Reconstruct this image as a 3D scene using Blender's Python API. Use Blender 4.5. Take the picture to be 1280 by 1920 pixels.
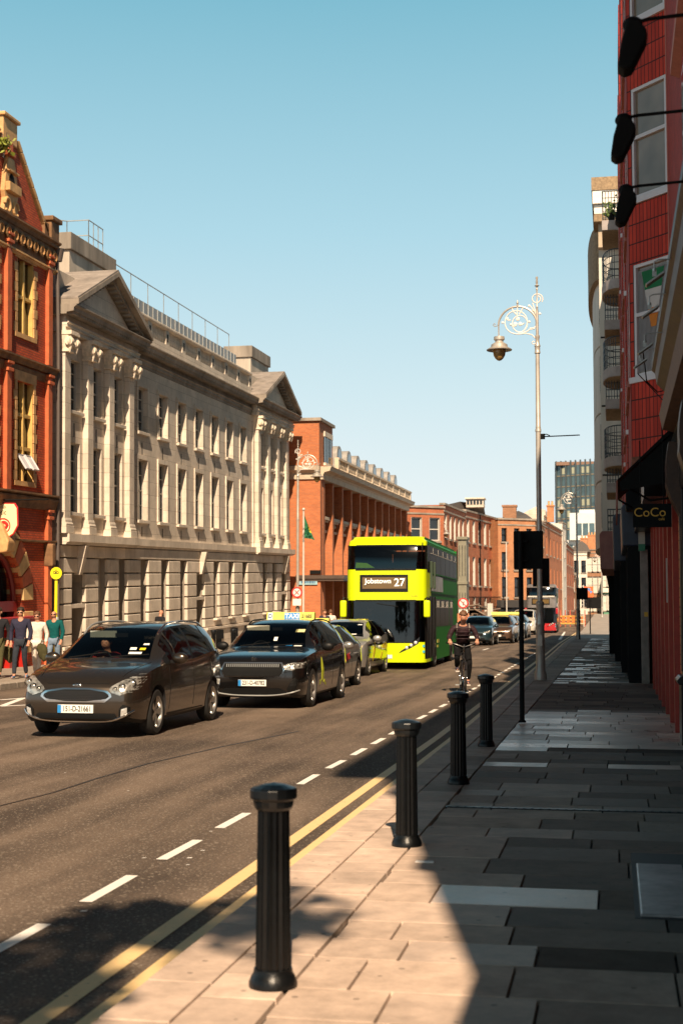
import bpy, bmesh, math, random
import numpy as np
from mathutils import Vector, Matrix
from mathutils.bvhtree import BVHTree
rnd = random.Random(7)
sc = bpy.context.scene
COL = sc.collection
for o in list(bpy.data.objects): bpy.data.objects.remove(o)
R = math.radians
# ---------------------------------------------------------------- camera
FPX = 2667.0; PITCH = math.atan(188/FPX); YAW = math.atan(510*math.cos(PITCH)/FPX)
cd = bpy.data.cameras.new("camera"); cam = bpy.data.objects.new("camera", cd); COL.objects.link(cam)
cam.location = (0, 0, 1.75); cam.rotation_euler = (R(90)+PITCH, 0, YAW)
cd.sensor_fit = 'HORIZONTAL'; cd.sensor_width = 24.0; cd.lens = 24.0*FPX/1280
cd.clip_start = .1; cd.clip_end = 6000
cd.dof.use_dof = True; cd.dof.focus_distance = 24.0; cd.dof.aperture_fstop = 3.6
sc.camera = cam
sc.render.resolution_x = 682; sc.render.resolution_y = 1024
# ---------------------------------------------------------------- light
SUN = Vector((-.24, 1.15, -1.0)).normalized()
sl = bpy.data.lights.new("sun", 'SUN'); so = bpy.data.objects.new("sun", sl); COL.objects.link(so)
sl.energy = 5.0; sl.angle = R(.53); sl.color = (1, .78, .55)
so.rotation_euler = SUN.to_track_quat('-Z', 'Y').to_euler()
so.location = (10, -20, 40)
sc.view_settings.view_transform = 'Standard'; sc.view_settings.look = 'None'
sc.view_settings.exposure = 0.72; sc.view_settings.gamma = 1.0
w = bpy.data.worlds.new("World"); sc.world = w; w.use_nodes = True
nt = w.node_tree; nt.nodes.clear()
def N(nt, t, **k):
    n = nt.nodes.new(t)
    for a, b in k.items(): setattr(n, a, b)
    return n
out = N(nt, 'ShaderNodeOutputWorld'); bg = N(nt, 'ShaderNodeBackground')
sky = N(nt, 'ShaderNodeTexSky'); sky.sky_type = 'NISHITA'; sky.sun_disc = False
sky.sun_elevation = math.asin(-SUN.z); sky.sun_rotation = math.atan2(-SUN.x, -SUN.y)
sky.air_density = 1.0; sky.dust_density = 1.2
tc = N(nt, 'ShaderNodeTexCoord'); sx = N(nt, 'ShaderNodeSeparateXYZ'); rp = N(nt, 'ShaderNodeValToRGB')
nt.links.new(tc.outputs['Generated'], sx.inputs[0]); nt.links.new(sx.outputs['Z'], rp.inputs[0])
SKYR = [(0.0, (.70, .70, .70)), (.07, (.65, .70, .71)), (.16, (.50, .635, .675)), (.26, (.345, .55, .63)), (.41, (.165, .40, .50)), (.50, (.02, .042, .055)), (1.0, (.007, .012, .016))]
cr = rp.color_ramp
while len(cr.elements) < len(SKYR): cr.elements.new(.5)
for e, (p, c) in zip(cr.elements, SKYR): e.position = p; e.color = (*c, 1)
m1 = N(nt, 'ShaderNodeMix', data_type='RGBA'); m1.inputs[0].default_value = .12
ml = N(nt, 'ShaderNodeMix', data_type='RGBA', blend_type='MULTIPLY'); ml.inputs[0].default_value = 1
ml.inputs[7].default_value = (.07, .075, .07, 1)
nt.links.new(sky.outputs[0], ml.inputs[6]); nt.links.new(rp.outputs[0], m1.inputs[6]); nt.links.new(ml.outputs[2], m1.inputs[7])
nt.links.new(m1.outputs[2], bg.inputs[0]); bg.inputs[1].default_value = .82
nt.links.new(bg.outputs[0], out.inputs[0])
# ---------------------------------------------------------------- pixel helpers (1280x1920 photo) -> world
cy_, sy_ = math.cos(YAW), math.sin(YAW); cp_, sp_ = math.cos(PITCH), math.sin(PITCH)
FW = Vector((-sy_*cp_, cy_*cp_, sp_)); RT = Vector((cy_, sy_, 0)); UP = RT.cross(FW); C0 = Vector((0, 0, 1.75))
def ray(px, py): return FW + RT*((px-640)/FPX) - UP*((py-960)/FPX)
def G(px, py, z=0.): d = ray(px, py); return C0 + d*((z-1.75)/d.z)
def atY(px, py, Y): d = ray(px, py); return C0 + d*(Y/d.y)
def xat(px, Y, z=1.75):   # X of the image column px at distance Y, height z
    best = atY(px, 1148, Y)
    py = 1148 - (z-1.75)/Y*FPX
    for _ in range(4):
        p = atY(px, py, Y); py -= (z-p.z)/max(Y, 1)*FPX
    return p.x
def gz(y): return 0. if y < 130 else (.013*(min(y, 300)-130))
# ---------------------------------------------------------------- materials
MATS = {}
def newmat(name):
    m = bpy.data.materials.new(name); m.use_nodes = True; m.node_tree.nodes.clear(); MATS[name] = m
    nt = m.node_tree; o = N(nt, 'ShaderNodeOutputMaterial'); b = N(nt, 'ShaderNodeBsdfPrincipled')
    nt.links.new(b.outputs[0], o.inputs[0]); return m, nt, b
def mat(name, col, rough=.6, metal=0., var=.12, vs=3., bump=0., bs=40., coat=0., spec=.5, streak=False):
    if name in MATS: return MATS[name]
    m, nt, b = newmat(name)
    t = N(nt, 'ShaderNodeTexCoord'); mp = N(nt, 'ShaderNodeMapping')
    if streak: mp.inputs['Scale'].default_value = (1, 1, .15)
    nt.links.new(t.outputs['Object'], mp.inputs[0])
    if var > 0:
        n = N(nt, 'ShaderNodeTexNoise'); n.inputs['Scale'].default_value = vs; n.inputs['Detail'].default_value = 6; n.inputs['Roughness'].default_value = .65
        nt.links.new(mp.outputs[0], n.inputs['Vector'])
        r = N(nt, 'ShaderNodeValToRGB'); r.color_ramp.elements[0].position = .3; r.color_ramp.elements[1].position = .7
        r.color_ramp.elements[0].color = (*[c*(1-var) for c in col], 1); r.color_ramp.elements[1].color = (*[min(1, c*(1+var)) for c in col], 1)
        nt.links.new(n.outputs[0], r.inputs[0]); nt.links.new(r.outputs[0], b.inputs['Base Color'])
    else: b.inputs['Base Color'].default_value = (*col, 1)
    b.inputs['Roughness'].default_value = rough; b.inputs['Metallic'].default_value = metal
    b.inputs['Coat Weight'].default_value = coat; b.inputs['Coat Roughness'].default_value = .06
    b.inputs['Specular IOR Level'].default_value = spec
    if bump > 0:
        n2 = N(nt, 'ShaderNodeTexNoise'); n2.inputs['Scale'].default_value = bs; n2.inputs['Detail'].default_value = 4
        nt.links.new(t.outputs['Object'], n2.inputs['Vector']); bp = N(nt, 'ShaderNodeBump'); bp.inputs['Strength'].default_value = bump; bp.inputs['Distance'].default_value = .02
        nt.links.new(n2.outputs[0], bp.inputs['Height']); nt.links.new(bp.outputs[0], b.inputs['Normal'])
    return m
def brick(name, c1, c2, mortar, bw=.225, bh=.075, ms=.01, var=.25, offs=.5, rough=.85, soot=.35, op='ADD'):
    if name in MATS: return MATS[name]
    m, nt, b = newmat(name)
    t = N(nt, 'ShaderNodeTexCoord'); s = N(nt, 'ShaderNodeSeparateXYZ'); a = N(nt, 'ShaderNodeMath', operation=op); c = N(nt, 'ShaderNodeCombineXYZ')
    nt.links.new(t.outputs['Object'], s.inputs[0]); nt.links.new(s.outputs[0], a.inputs[0]); nt.links.new(s.outputs[1], a.inputs[1])
    nt.links.new(a.outputs[0], c.inputs[0]); nt.links.new(s.outputs[2], c.inputs[1])
    bt = N(nt, 'ShaderNodeTexBrick'); bt.offset = offs
    bt.inputs['Color1'].default_value = (*c1, 1); bt.inputs['Color2'].default_value = (*c2, 1); bt.inputs['Mortar'].default_value = (*mortar, 1)
    bt.inputs['Scale'].default_value = 1; bt.inputs['Brick Width'].default_value = bw; bt.inputs['Row Height'].default_value = bh
    bt.inputs['Mortar Size'].default_value = ms; bt.inputs['Mortar Smooth'].default_value = .2; bt.inputs['Bias'].default_value = -.1
    nt.links.new(c.outputs[0], bt.inputs[0])
    n = N(nt, 'ShaderNodeTexNoise'); n.inputs['Scale'].default_value = 1.1; n.inputs['Detail'].default_value = 8; n.inputs['Roughness'].default_value = .7
    nt.links.new(t.outputs['Object'], n.inputs['Vector'])
    r = N(nt, 'ShaderNodeValToRGB'); r.color_ramp.elements[0].position = .3; r.color_ramp.elements[1].position = .65
    r.color_ramp.elements[0].color = (1-soot, 1-soot, 1-soot, 1); r.color_ramp.elements[1].color = (1+var*.4,)*3+(1,)
    nt.links.new(n.outputs[0], r.inputs[0])
    mx = N(nt, 'ShaderNodeMix', data_type='RGBA', blend_type='MULTIPLY'); mx.inputs[0].default_value = 1
    nt.links.new(bt.outputs[0], mx.inputs[6]); nt.links.new(r.outputs[0], mx.inputs[7]); nt.links.new(mx.outputs[2], b.inputs['Base Color'])
    b.inputs['Roughness'].default_value = rough
    bp = N(nt, 'ShaderNodeBump'); bp.inputs['Strength'].default_value = .5; bp.inputs['Distance'].default_value = .008; bp.invert = True
    nt.links.new(bt.outputs['Fac'], bp.inputs['Height']); nt.links.new(bp.outputs[0], b.inputs['Normal'])
    return m
def glass_dark(name, col=(.012, .016, .02), rough=.06):
    if name in MATS: return MATS[name]
    m, nt, b = newmat(name)
    t = N(nt, 'ShaderNodeTexCoord'); n = N(nt, 'ShaderNodeTexNoise'); n.inputs['Scale'].default_value = .8
    nt.links.new(t.outputs['Object'], n.inputs['Vector']); bp = N(nt, 'ShaderNodeBump'); bp.inputs['Strength'].default_value = .12; bp.inputs['Distance'].default_value = .05
    nt.links.new(n.outputs[0], bp.inputs['Height']); nt.links.new(bp.outputs[0], b.inputs['Normal'])
    r = N(nt, 'ShaderNodeValToRGB'); r.color_ramp.elements[0].color = (*[c*.5 for c in col], 1); r.color_ramp.elements[1].color = (*[c*2.2 for c in col], 1)
    n3 = N(nt, 'ShaderNodeTexNoise'); n3.inputs['Scale'].default_value = 1.7; nt.links.new(t.outputs['Object'], n3.inputs['Vector'])
    nt.links.new(n3.outputs[0], r.inputs[0]); nt.links.new(r.outputs[0], b.inputs['Base Color'])
    b.inputs['Roughness'].default_value = rough; b.inputs['IOR'].default_value = 1.5; b.inputs['Specular IOR Level'].default_value = .6
    return m
def glass_see(name, tint=(.35, .4, .4), refl=.10):
    if name in MATS: return MATS[name]
    m = bpy.data.materials.new(name); m.use_nodes = True; nt = m.node_tree; nt.nodes.clear(); MATS[name] = m
    o = N(nt, 'ShaderNodeOutputMaterial'); tr = N(nt, 'ShaderNodeBsdfTransparent'); tr.inputs[0].default_value = (*tint, 1)
    gl = N(nt, 'ShaderNodeBsdfGlossy'); gl.inputs['Roughness'].default_value = .04; gl.inputs[0].default_value = (1, 1, 1, 1)
    fr = N(nt, 'ShaderNodeFresnel'); fr.inputs[0].default_value = 1.5; ad = N(nt, 'ShaderNodeMath', operation='MAXIMUM'); ad.inputs[1].default_value = refl
    mx = N(nt, 'ShaderNodeMixShader'); nt.links.new(fr.outputs[0], ad.inputs[0]); nt.links.new(ad.outputs[0], mx.inputs[0])
    nt.links.new(tr.outputs[0], mx.inputs[1]); nt.links.new(gl.outputs[0], mx.inputs[2]); nt.links.new(mx.outputs[0], o.inputs[0])
    return m
def emit(name, col, st=1.):
    if name in MATS: return MATS[name]
    m, nt, b = newmat(name); b.inputs['Base Color'].default_value = (*col, 1); b.inputs['Emission Color'].default_value = (*col, 1); b.inputs['Emission Strength'].default_value = st; return m
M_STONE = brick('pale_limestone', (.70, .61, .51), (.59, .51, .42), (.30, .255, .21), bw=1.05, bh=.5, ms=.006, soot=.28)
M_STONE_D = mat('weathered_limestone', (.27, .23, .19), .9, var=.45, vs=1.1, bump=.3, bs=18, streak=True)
M_SASH = mat('white_sash_paint', (.52, .49, .44), .5, var=.1)
M_WGL = glass_dark('window_glass')
M_BLACK = mat('black_gloss_paint', (.011, .012, .012), .3, var=.3, vs=8, bump=.06, bs=60)
M_BLK2 = mat('black_matte', (.006, .0062, .0065), .8, var=.3, spec=.2)
M_GREYMET = mat('galvanised_steel', (.42, .43, .42), .45, .6, var=.15)
M_LAMP = mat('silver_lamp_paint', (.46, .42, .37), .38, .35, var=.15, vs=4)
M_RED_BRK = brick('victorian_red_brick', (.60, .092, .025), (.44, .058, .018), (.20, .06, .03), soot=.32)
M_TERRA = mat('buff_terracotta', (.58, .34, .14), .7, var=.3, vs=3, bump=.2, bs=20)
M_TERRA_D = mat('sooty_terracotta', (.19, .10, .045), .8, var=.5, vs=2.5, bump=.3, bs=16)
M_OR_BRK = brick('orange_brick', (.52, .155, .05), (.42, .115, .04), (.36, .19, .11), soot=.12)
M_GEO_BRK = brick('georgian_red_brick', (.46, .12, .045), (.36, .085, .035), (.32, .17, .10), soot=.22)
M_TAN_BRK = brick('tan_orange_brick', (.52, .21, .085), (.43, .16, .07), (.36, .22, .13), soot=.2)
M_BRN_BRK = brick('brown_brick', (.36, .16, .08), (.28, .12, .06), (.3, .2, .13), soot=.2)
M_SLATE = mat('roof_slate', (.10, .085, .075), .7, var=.25, vs=6, bump=.3, bs=12)
M_YEL = mat('signal_yellow_paint', (.78, .68, .015), .35, var=.06, coat=.5)
M_RUB = mat('tyre_rubber', (.012, .012, .012), .75, var=.2)
M_CHR = mat('chrome', (.7, .68, .66), .15, 1., var=.05)
M_SKIN = mat('skin', (.50, .24, .15), .55, var=.1, vs=12)
# ---------------------------------------------------------------- mesh builder
class MB:
    def __init__(s): s.v = []; s.f = []; s.m = []; s.cur = 0
    def add(s, vs, fs):
        o = len(s.v); s.v += [tuple(v) for v in vs]
        for f in fs: s.f.append(tuple(i+o for i in f)); s.m.append(s.cur)
        return s
    def box(s, x0, x1, y0, y1, z0, z1):
        if x0 > x1: x0, x1 = x1, x0
        if y0 > y1: y0, y1 = y1, y0
        if z0 > z1: z0, z1 = z1, z0
        return s.add([(x0, y0, z0), (x1, y0, z0), (x1, y1, z0), (x0, y1, z0), (x0, y0, z1), (x1, y0, z1), (x1, y1, z1), (x0, y1, z1)],
                     [(0, 3, 2, 1), (4, 5, 6, 7), (0, 1, 5, 4), (1, 2, 6, 5), (2, 3, 7, 6), (3, 0, 4, 7)])
    def cyl(s, p0, p1, r0, r1=None, n=12, cap=True):
        r1 = r0 if r1 is None else r1; p0 = Vector(p0); p1 = Vector(p1); d = (p1-p0).normalized()
        a = d.orthogonal().normalized(); b = d.cross(a)
        vs = []
        for p, r in ((p0, r0), (p1, r1)):
            for k in range(n):
                t = 2*math.pi*k/n; vs.append(p + a*math.cos(t)*r + b*math.sin(t)*r)
        fs = [(k, (k+1) % n, n+(k+1) % n, n+k) for k in range(n)]
        if cap: fs += [tuple(range(n-1, -1, -1)), tuple(range(n, 2*n))]
        return s.add(vs, fs)
    def tube(s, pts, r, n=8, closed=False):
        pts = [Vector(p) for p in pts]; m = len(pts); rs = r if isinstance(r, (list, tuple)) else [r]*m
        vs = []; prev = None
        for i, p in enumerate(pts):
            if closed: d = pts[(i+1) % m]-pts[i-1]
            else: d = pts[min(i+1, m-1)]-pts[max(i-1, 0)]
            d.normalize()
            if prev is None: a = d.orthogonal().normalized()
            else:
                a = prev - d*prev.dot(d)
                a = a.normalized() if a.length > 1e-6 else d.orthogonal().normalized()
            prev = a; b = d.cross(a)
            for k in range(n):
                t = 2*math.pi*k/n; vs.append(p+a*math.cos(t)*rs[i]+b*math.sin(t)*rs[i])
        fs = []
        for i in range(m if closed else m-1):
            j = (i+1) % m
            for k in range(n): fs.append((i*n+k, i*n+(k+1) % n, j*n+(k+1) % n, j*n+k))
        if not closed: fs += [tuple(range(n-1, -1, -1)), tuple(range((m-1)*n, m*n))]
        return s.add(vs, fs)
    def lathe(s, prof, c=(0, 0, 0), n=24, ax='z', flute=0, fd=0., cap=True):
        vs = []
        for r, h in prof:
            for k in range(n):
                t = 2*math.pi*k/n
                rr = r*(1-(fd if (flute and k % 2) else 0))
                a, b = math.cos(t)*rr, math.sin(t)*rr
                if ax == 'z': vs.append((c[0]+a, c[1]+b, c[2]+h))
                elif ax == 'x': vs.append((c[0]+h, c[1]+a, c[2]+b))
                else: vs.append((c[0]+a, c[1]+h, c[2]+b))
        m = len(prof); fs = []
        for i in range(m-1):
            for k in range(n):
                q = (i*n+k, i*n+(k+1) % n, (i+1)*n+(k+1) % n, (i+1)*n+k)
                fs.append(q if ax != 'y' else q[::-1])
        if cap and prof[0][0] > 1e-4: fs.append(tuple(range(n-1, -1, -1)))
        if cap and prof[-1][0] > 1e-4: fs.append(tuple(range((m-1)*n, m*n)))
        return s.add(vs, fs)
    def prism(s, poly, axis, a0, a1):
        """poly in the two other coordinates (order x,y,z without axis) extruded along axis"""
        def mk(p, a):
            return {'x': (a, p[0], p[1]), 'y': (p[0], a, p[1]), 'z': (p[0], p[1], a)}[axis]
        n = len(poly)
        vs = [mk(p, a0) for p in poly]+[mk(p, a1) for p in poly]
        return s.add(vs, [tuple(range(n-1, -1, -1)), tuple(range(n, 2*n))]+[(i, (i+1) % n, n+(i+1) % n, n+i) for i in range(n)])
    def sph(s, c, r, nu=16, nv=10):
        rx, ry, rz = r if isinstance(r, (tuple, list)) else (r, r, r)
        vs = []
        for i in range(nv+1):
            p = math.pi*i/nv
            for k in range(nu):
                t = 2*math.pi*k/nu; vs.append((c[0]+rx*math.sin(p)*math.cos(t), c[1]+ry*math.sin(p)*math.sin(t), c[2]+rz*math.cos(p)))
        return s.add(vs, [(i*nu+k, (i+1)*nu+k, (i+1)*nu+(k+1) % nu, i*nu+(k+1) % nu) for i in range(nv) for k in range(nu)])
    def build(s, name, mats, parent=None, smooth=False, bevel=0., loc=None, fix=True, seg=2):
        me = bpy.data.meshes.new(name); me.from_pydata(s.v, [], s.f)
        ms = mats if isinstance(mats, (list, tuple)) else [mats]
        for m in ms: me.materials.append(m)
        if len(ms) > 1: me.polygons.foreach_set('material_index', s.m)
        if fix:
            bm = bmesh.new(); bm.from_mesh(me)
            bmesh.ops.recalc_face_normals(bm, faces=bm.faces)
            if bevel: bmesh.ops.bevel(bm, geom=[e for e in bm.edges if e.is_manifold and e.calc_face_angle(0) > .5], offset=bevel, segments=seg, affect='EDGES', profile=.6)
            bm.to_mesh(me); bm.free()
        if smooth: me.polygons.foreach_set('use_smooth', [True]*len(me.polygons)); me.set_sharp_from_angle(angle=R(38))
        me.update()
        return put(name, me, parent, loc)
def put(name, me, parent=None, loc=None):
    o = bpy.data.objects.new(name, me); COL.objects.link(o)
    if parent is not None: o.parent = parent
    if loc is not None: o.location = loc
    return o
def tag(o, label, cat, group=None):
    o['label'] = label; o['category'] = cat
    if group: o['group'] = group
    return o
def E(name, label, cat, loc=(0, 0, 0), rot=(0, 0, 0), group=None):
    o = bpy.data.objects.new(name, None); COL.objects.link(o); o.location = loc; o.rotation_euler = rot; o.empty_display_size = .3
    return tag(o, label, cat, group)
def struct(o): o['kind'] = 'structure'; return o
def copy_tree(o, parent=None, **k):
    c = o.copy(); COL.objects.link(c)
    if parent is not None: c.parent = parent
    for ch in [x for x in bpy.data.objects if x.parent == o]: copy_tree(ch, c)
    return c
def recopy(src, loc, rot=None, label=None, scale=None):
    c = copy_tree(src); c.location = loc
    if rot is not None: c.rotation_euler = rot
    if label: c['label'] = label
    if scale: c.scale = scale
    return c
def text(name, s, size, m, parent, loc, rot=(R(90), 0, 0), ext=.002, align='CENTER', sx=1., bold=0.):
    cu = bpy.data.curves.new(name, 'FONT'); cu.body = s; cu.size = size; cu.extrude = ext; cu.align_x = align; cu.align_y = 'CENTER'; cu.offset = bold
    t = bpy.data.objects.new(name, cu); COL.objects.link(t)
    bpy.context.view_layer.update()
    me = bpy.data.meshes.new_from_object(t.evaluated_get(bpy.context.evaluated_depsgraph_get()))
    bpy.data.objects.remove(t)
    me.materials.clear(); me.materials.append(m)
    o = put(name, me, parent, loc); o.rotation_euler = rot; o.scale = (sx, 1, 1); return o
def pchip(xs, ys, x):
    xs = np.array(xs, float); ys = np.array(ys, float); h = np.diff(xs); d = np.diff(ys)/h
    m = np.zeros(len(xs)); m[0] = d[0]; m[-1] = d[-1]
    for i in range(1, len(xs)-1):
        if d[i-1]*d[i] > 0: m[i] = 3*(h[i-1]+h[i])/((2*h[i]+h[i-1])/d[i-1]+(h[i]+2*h[i-1])/d[i])
    x = min(max(x, xs[0]), xs[-1]); i = min(max(int(np.searchsorted(xs, x))-1, 0), len(h)-1)
    t = (x-xs[i])/h[i]; t2, t3 = t*t, t*t*t
    return float(ys[i]*(2*t3-3*t2+1)+ys[i+1]*(-2*t3+3*t2)+h[i]*(m[i]*(t3-2*t2+t)+m[i+1]*(t3-t2)))
# facade frame: u along wall, d outward, z up
class Fr:
    def __init__(s, o, u, n): s.o = Vector(o); s.u = Vector(u).normalized(); s.n = Vector(n).normalized()
    def p(s, u, d, z): return s.o+s.u*u+s.n*d+Vector((0, 0, z))
    def box(s, mb, u0, u1, d0, d1, z0, z1):
        P = s.p
        vs = [P(u0, d0, z0), P(u1, d0, z0), P(u1, d1, z0), P(u0, d1, z0), P(u0, d0, z1), P(u1, d0, z1), P(u1, d1, z1), P(u0, d1, z1)]
        return mb.add(vs, [(0, 3, 2, 1), (4, 5, 6, 7), (0, 1, 5, 4), (1, 2, 6, 5), (2, 3, 7, 6), (3, 0, 4, 7)])
    def prof(s, mb, pts, u0, u1):   # moulding: profile (d,z) swept along u
        n = len(pts); vs = [s.p(u0, d, z) for d, z in pts]+[s.p(u1, d, z) for d, z in pts]
        return mb.add(vs, [tuple(range(n)), tuple(range(2*n-1, n-1, -1))]+[(i, n+i, n+(i+1) % n, (i+1) % n) for i in range(n)])
    def wall(s, mb, u0, u1, z0, z1, ops, t=.35, d=0.):
        zs = sorted(set([z0, z1]+[max(z0, min(z1, v)) for o in ops for v in (o[2], o[3])]))
        for a, b in zip(zs[:-1], zs[1:]):
            if b-a < 1e-4: continue
            mid = (a+b)/2; cut = sorted([(max(u0, o[0]), min(u1, o[1])) for o in ops if o[2] < mid < o[3] and o[1] > u0 and o[0] < u1])
            u = u0
            for c0, c1 in cut:
                if c0 > u+1e-4: s.box(mb, u, c0, d-t, d, a, b)
                u = max(u, c1)
            if u1 > u+1e-4: s.box(mb, u, u1, d-t, d, a, b)
def sash(fr, parent, u0, u1, z0, z1, depth, rows=4, cols=2, mf=None, sill=True, msill=None, fw=.06, name='window', gl=None, sd=.08):
    """sash window: frame mesh, its pane and sill as sub-parts"""
    mb = MB(); mf = mf or M_SASH
    fr.box(mb, u0, u0+fw, -depth, -depth+.07, z0, z1); fr.box(mb, u1-fw, u1, -depth, -depth+.07, z0, z1)
    fr.box(mb, u0+fw, u1-fw, -depth, -depth+.07, z0, z0+fw); fr.box(mb, u0+fw, u1-fw, -depth, -depth+.07, z1-fw, z1)
    zm = (z0+z1)/2
    for r in range(1, rows):
        z = z0+(z1-z0)*r/rows; h = .03 if r*2 == rows else .012
        fr.box(mb, u0+fw, u1-fw, -depth+.005, -depth+.05, z-h, z+h)
    for c in range(1, cols):
        u = u0+(u1-u0)*c/cols; fr.box(mb, u-.012, u+.012, -depth+.008, -depth+.045, z0+fw, z1-fw)
    o = mb.build(name, mf, parent)
    g = MB(); fr.box(g, u0, u1, -depth-.03, -depth+.001, z0, z1); g.build('pane', gl or M_WGL, o)
    if sill:
        q = MB(); fr.box(q, u0-.12, u1+.12, -depth+.07, sd, z0-.12, z0-.003); q.build('sill', msill or M_STONE, o, bevel=.01, seg=1)
    return o
# ================================================================ SETTING
def asphalt():
    m, nt, b = newmat('asphalt')
    t = N(nt, 'ShaderNodeTexCoord')
    n1 = N(nt, 'ShaderNodeTexNoise'); n1.inputs['Scale'].default_value = 55; n1.inputs['Detail'].default_value = 3
    n2 = N(nt, 'ShaderNodeTexNoise'); n2.inputs['Scale'].default_value = .45; n2.inputs['Detail'].default_value = 7; n2.inputs['Roughness'].default_value = .6
    mp = N(nt, 'ShaderNodeMapping'); mp.inputs['Scale'].default_value = (1.5, .12, 1); n3 = N(nt, 'ShaderNodeTexNoise'); n3.inputs['Scale'].default_value = 1.2; n3.inputs['Detail'].default_value = 5
    vo = N(nt, 'ShaderNodeTexVoronoi'); vo.inputs['Scale'].default_value = 70
    for n in (n1, n2, vo): nt.links.new(t.outputs['Object'], n.inputs['Vector'])
    nt.links.new(t.outputs['Object'], mp.inputs[0]); nt.links.new(mp.outputs[0], n3.inputs['Vector'])
    r1 = N(nt, 'ShaderNodeValToRGB'); e = r1.color_ramp.elements; e[0].position = .3; e[0].color = (.086, .064, .049, 1); e[1].position = .72; e[1].color = (.22, .165, .125, 1)
    nt.links.new(n1.outputs[0], r1.inputs[0])
    r2 = N(nt, 'ShaderNodeValToRGB'); e = r2.color_ramp.elements; e[0].position = .3; e[0].color = (.72, .72, .72, 1); e[1].position = .7; e[1].color = (1.2, 1.2, 1.2, 1); nt.links.new(n2.outputs[0], r2.inputs[0])
    r3 = N(nt, 'ShaderNodeValToRGB'); e = r3.color_ramp.elements; e[0].position = .38; e[0].color = (.56, .56, .57, 1); e[1].position = .62; e[1].color = (1.15, 1.14, 1.12, 1); nt.links.new(n3.outputs[0], r3.inputs[0])
    a = N(nt, 'ShaderNodeMix', data_type='RGBA', blend_type='MULTIPLY'); a.inputs[0].default_value = 1; nt.links.new(r1.outputs[0], a.inputs[6]); nt.links.new(r2.outputs[0], a.inputs[7])
    c = N(nt, 'ShaderNodeMix', data_type='RGBA', blend_type='MULTIPLY'); c.inputs[0].default_value = 1; nt.links.new(a.outputs[2], c.inputs[6]); nt.links.new(r3.outputs[0], c.inputs[7])
    # pale aggregate chips
    wn = N(nt, 'ShaderNodeMath', operation='GREATER_THAN'); wn.inputs[1].default_value = .93; sc_ = N(nt, 'ShaderNodeSeparateColor'); nt.links.new(vo.outputs['Color'], sc_.inputs[0]); nt.links.new(sc_.outputs[0], wn.inputs[0])
    d = N(nt, 'ShaderNodeMix', data_type='RGBA'); d.inputs[7].default_value = (.34, .28, .22, 1); ms = N(nt, 'ShaderNodeMath', operation='MULTIPLY'); ms.inputs[1].default_value = .7
    nt.links.new(wn.outputs[0], ms.inputs[0]); nt.links.new(ms.outputs[0], d.inputs[0]); nt.links.new(c.outputs[2], d.inputs[6]); nt.links.new(d.outputs[2], b.inputs['Base Color'])
    b.inputs['Roughness'].default_value = .8; b.inputs['Specular IOR Level'].default_value = .22
    bp = N(nt, 'ShaderNodeBump'); bp.inputs['Strength'].default_value = .6; bp.inputs['Distance'].default_value = .012; nt.links.new(n1.outputs[0], bp.inputs['Height']); nt.links.new(bp.outputs[0], b.inputs['Normal'])
    return m
M_ASPH = asphalt()
M_PAVE = mat('plain_paving', (.30, .25, .20), .75, var=.25, vs=1.4, bump=.2, bs=30)
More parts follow.
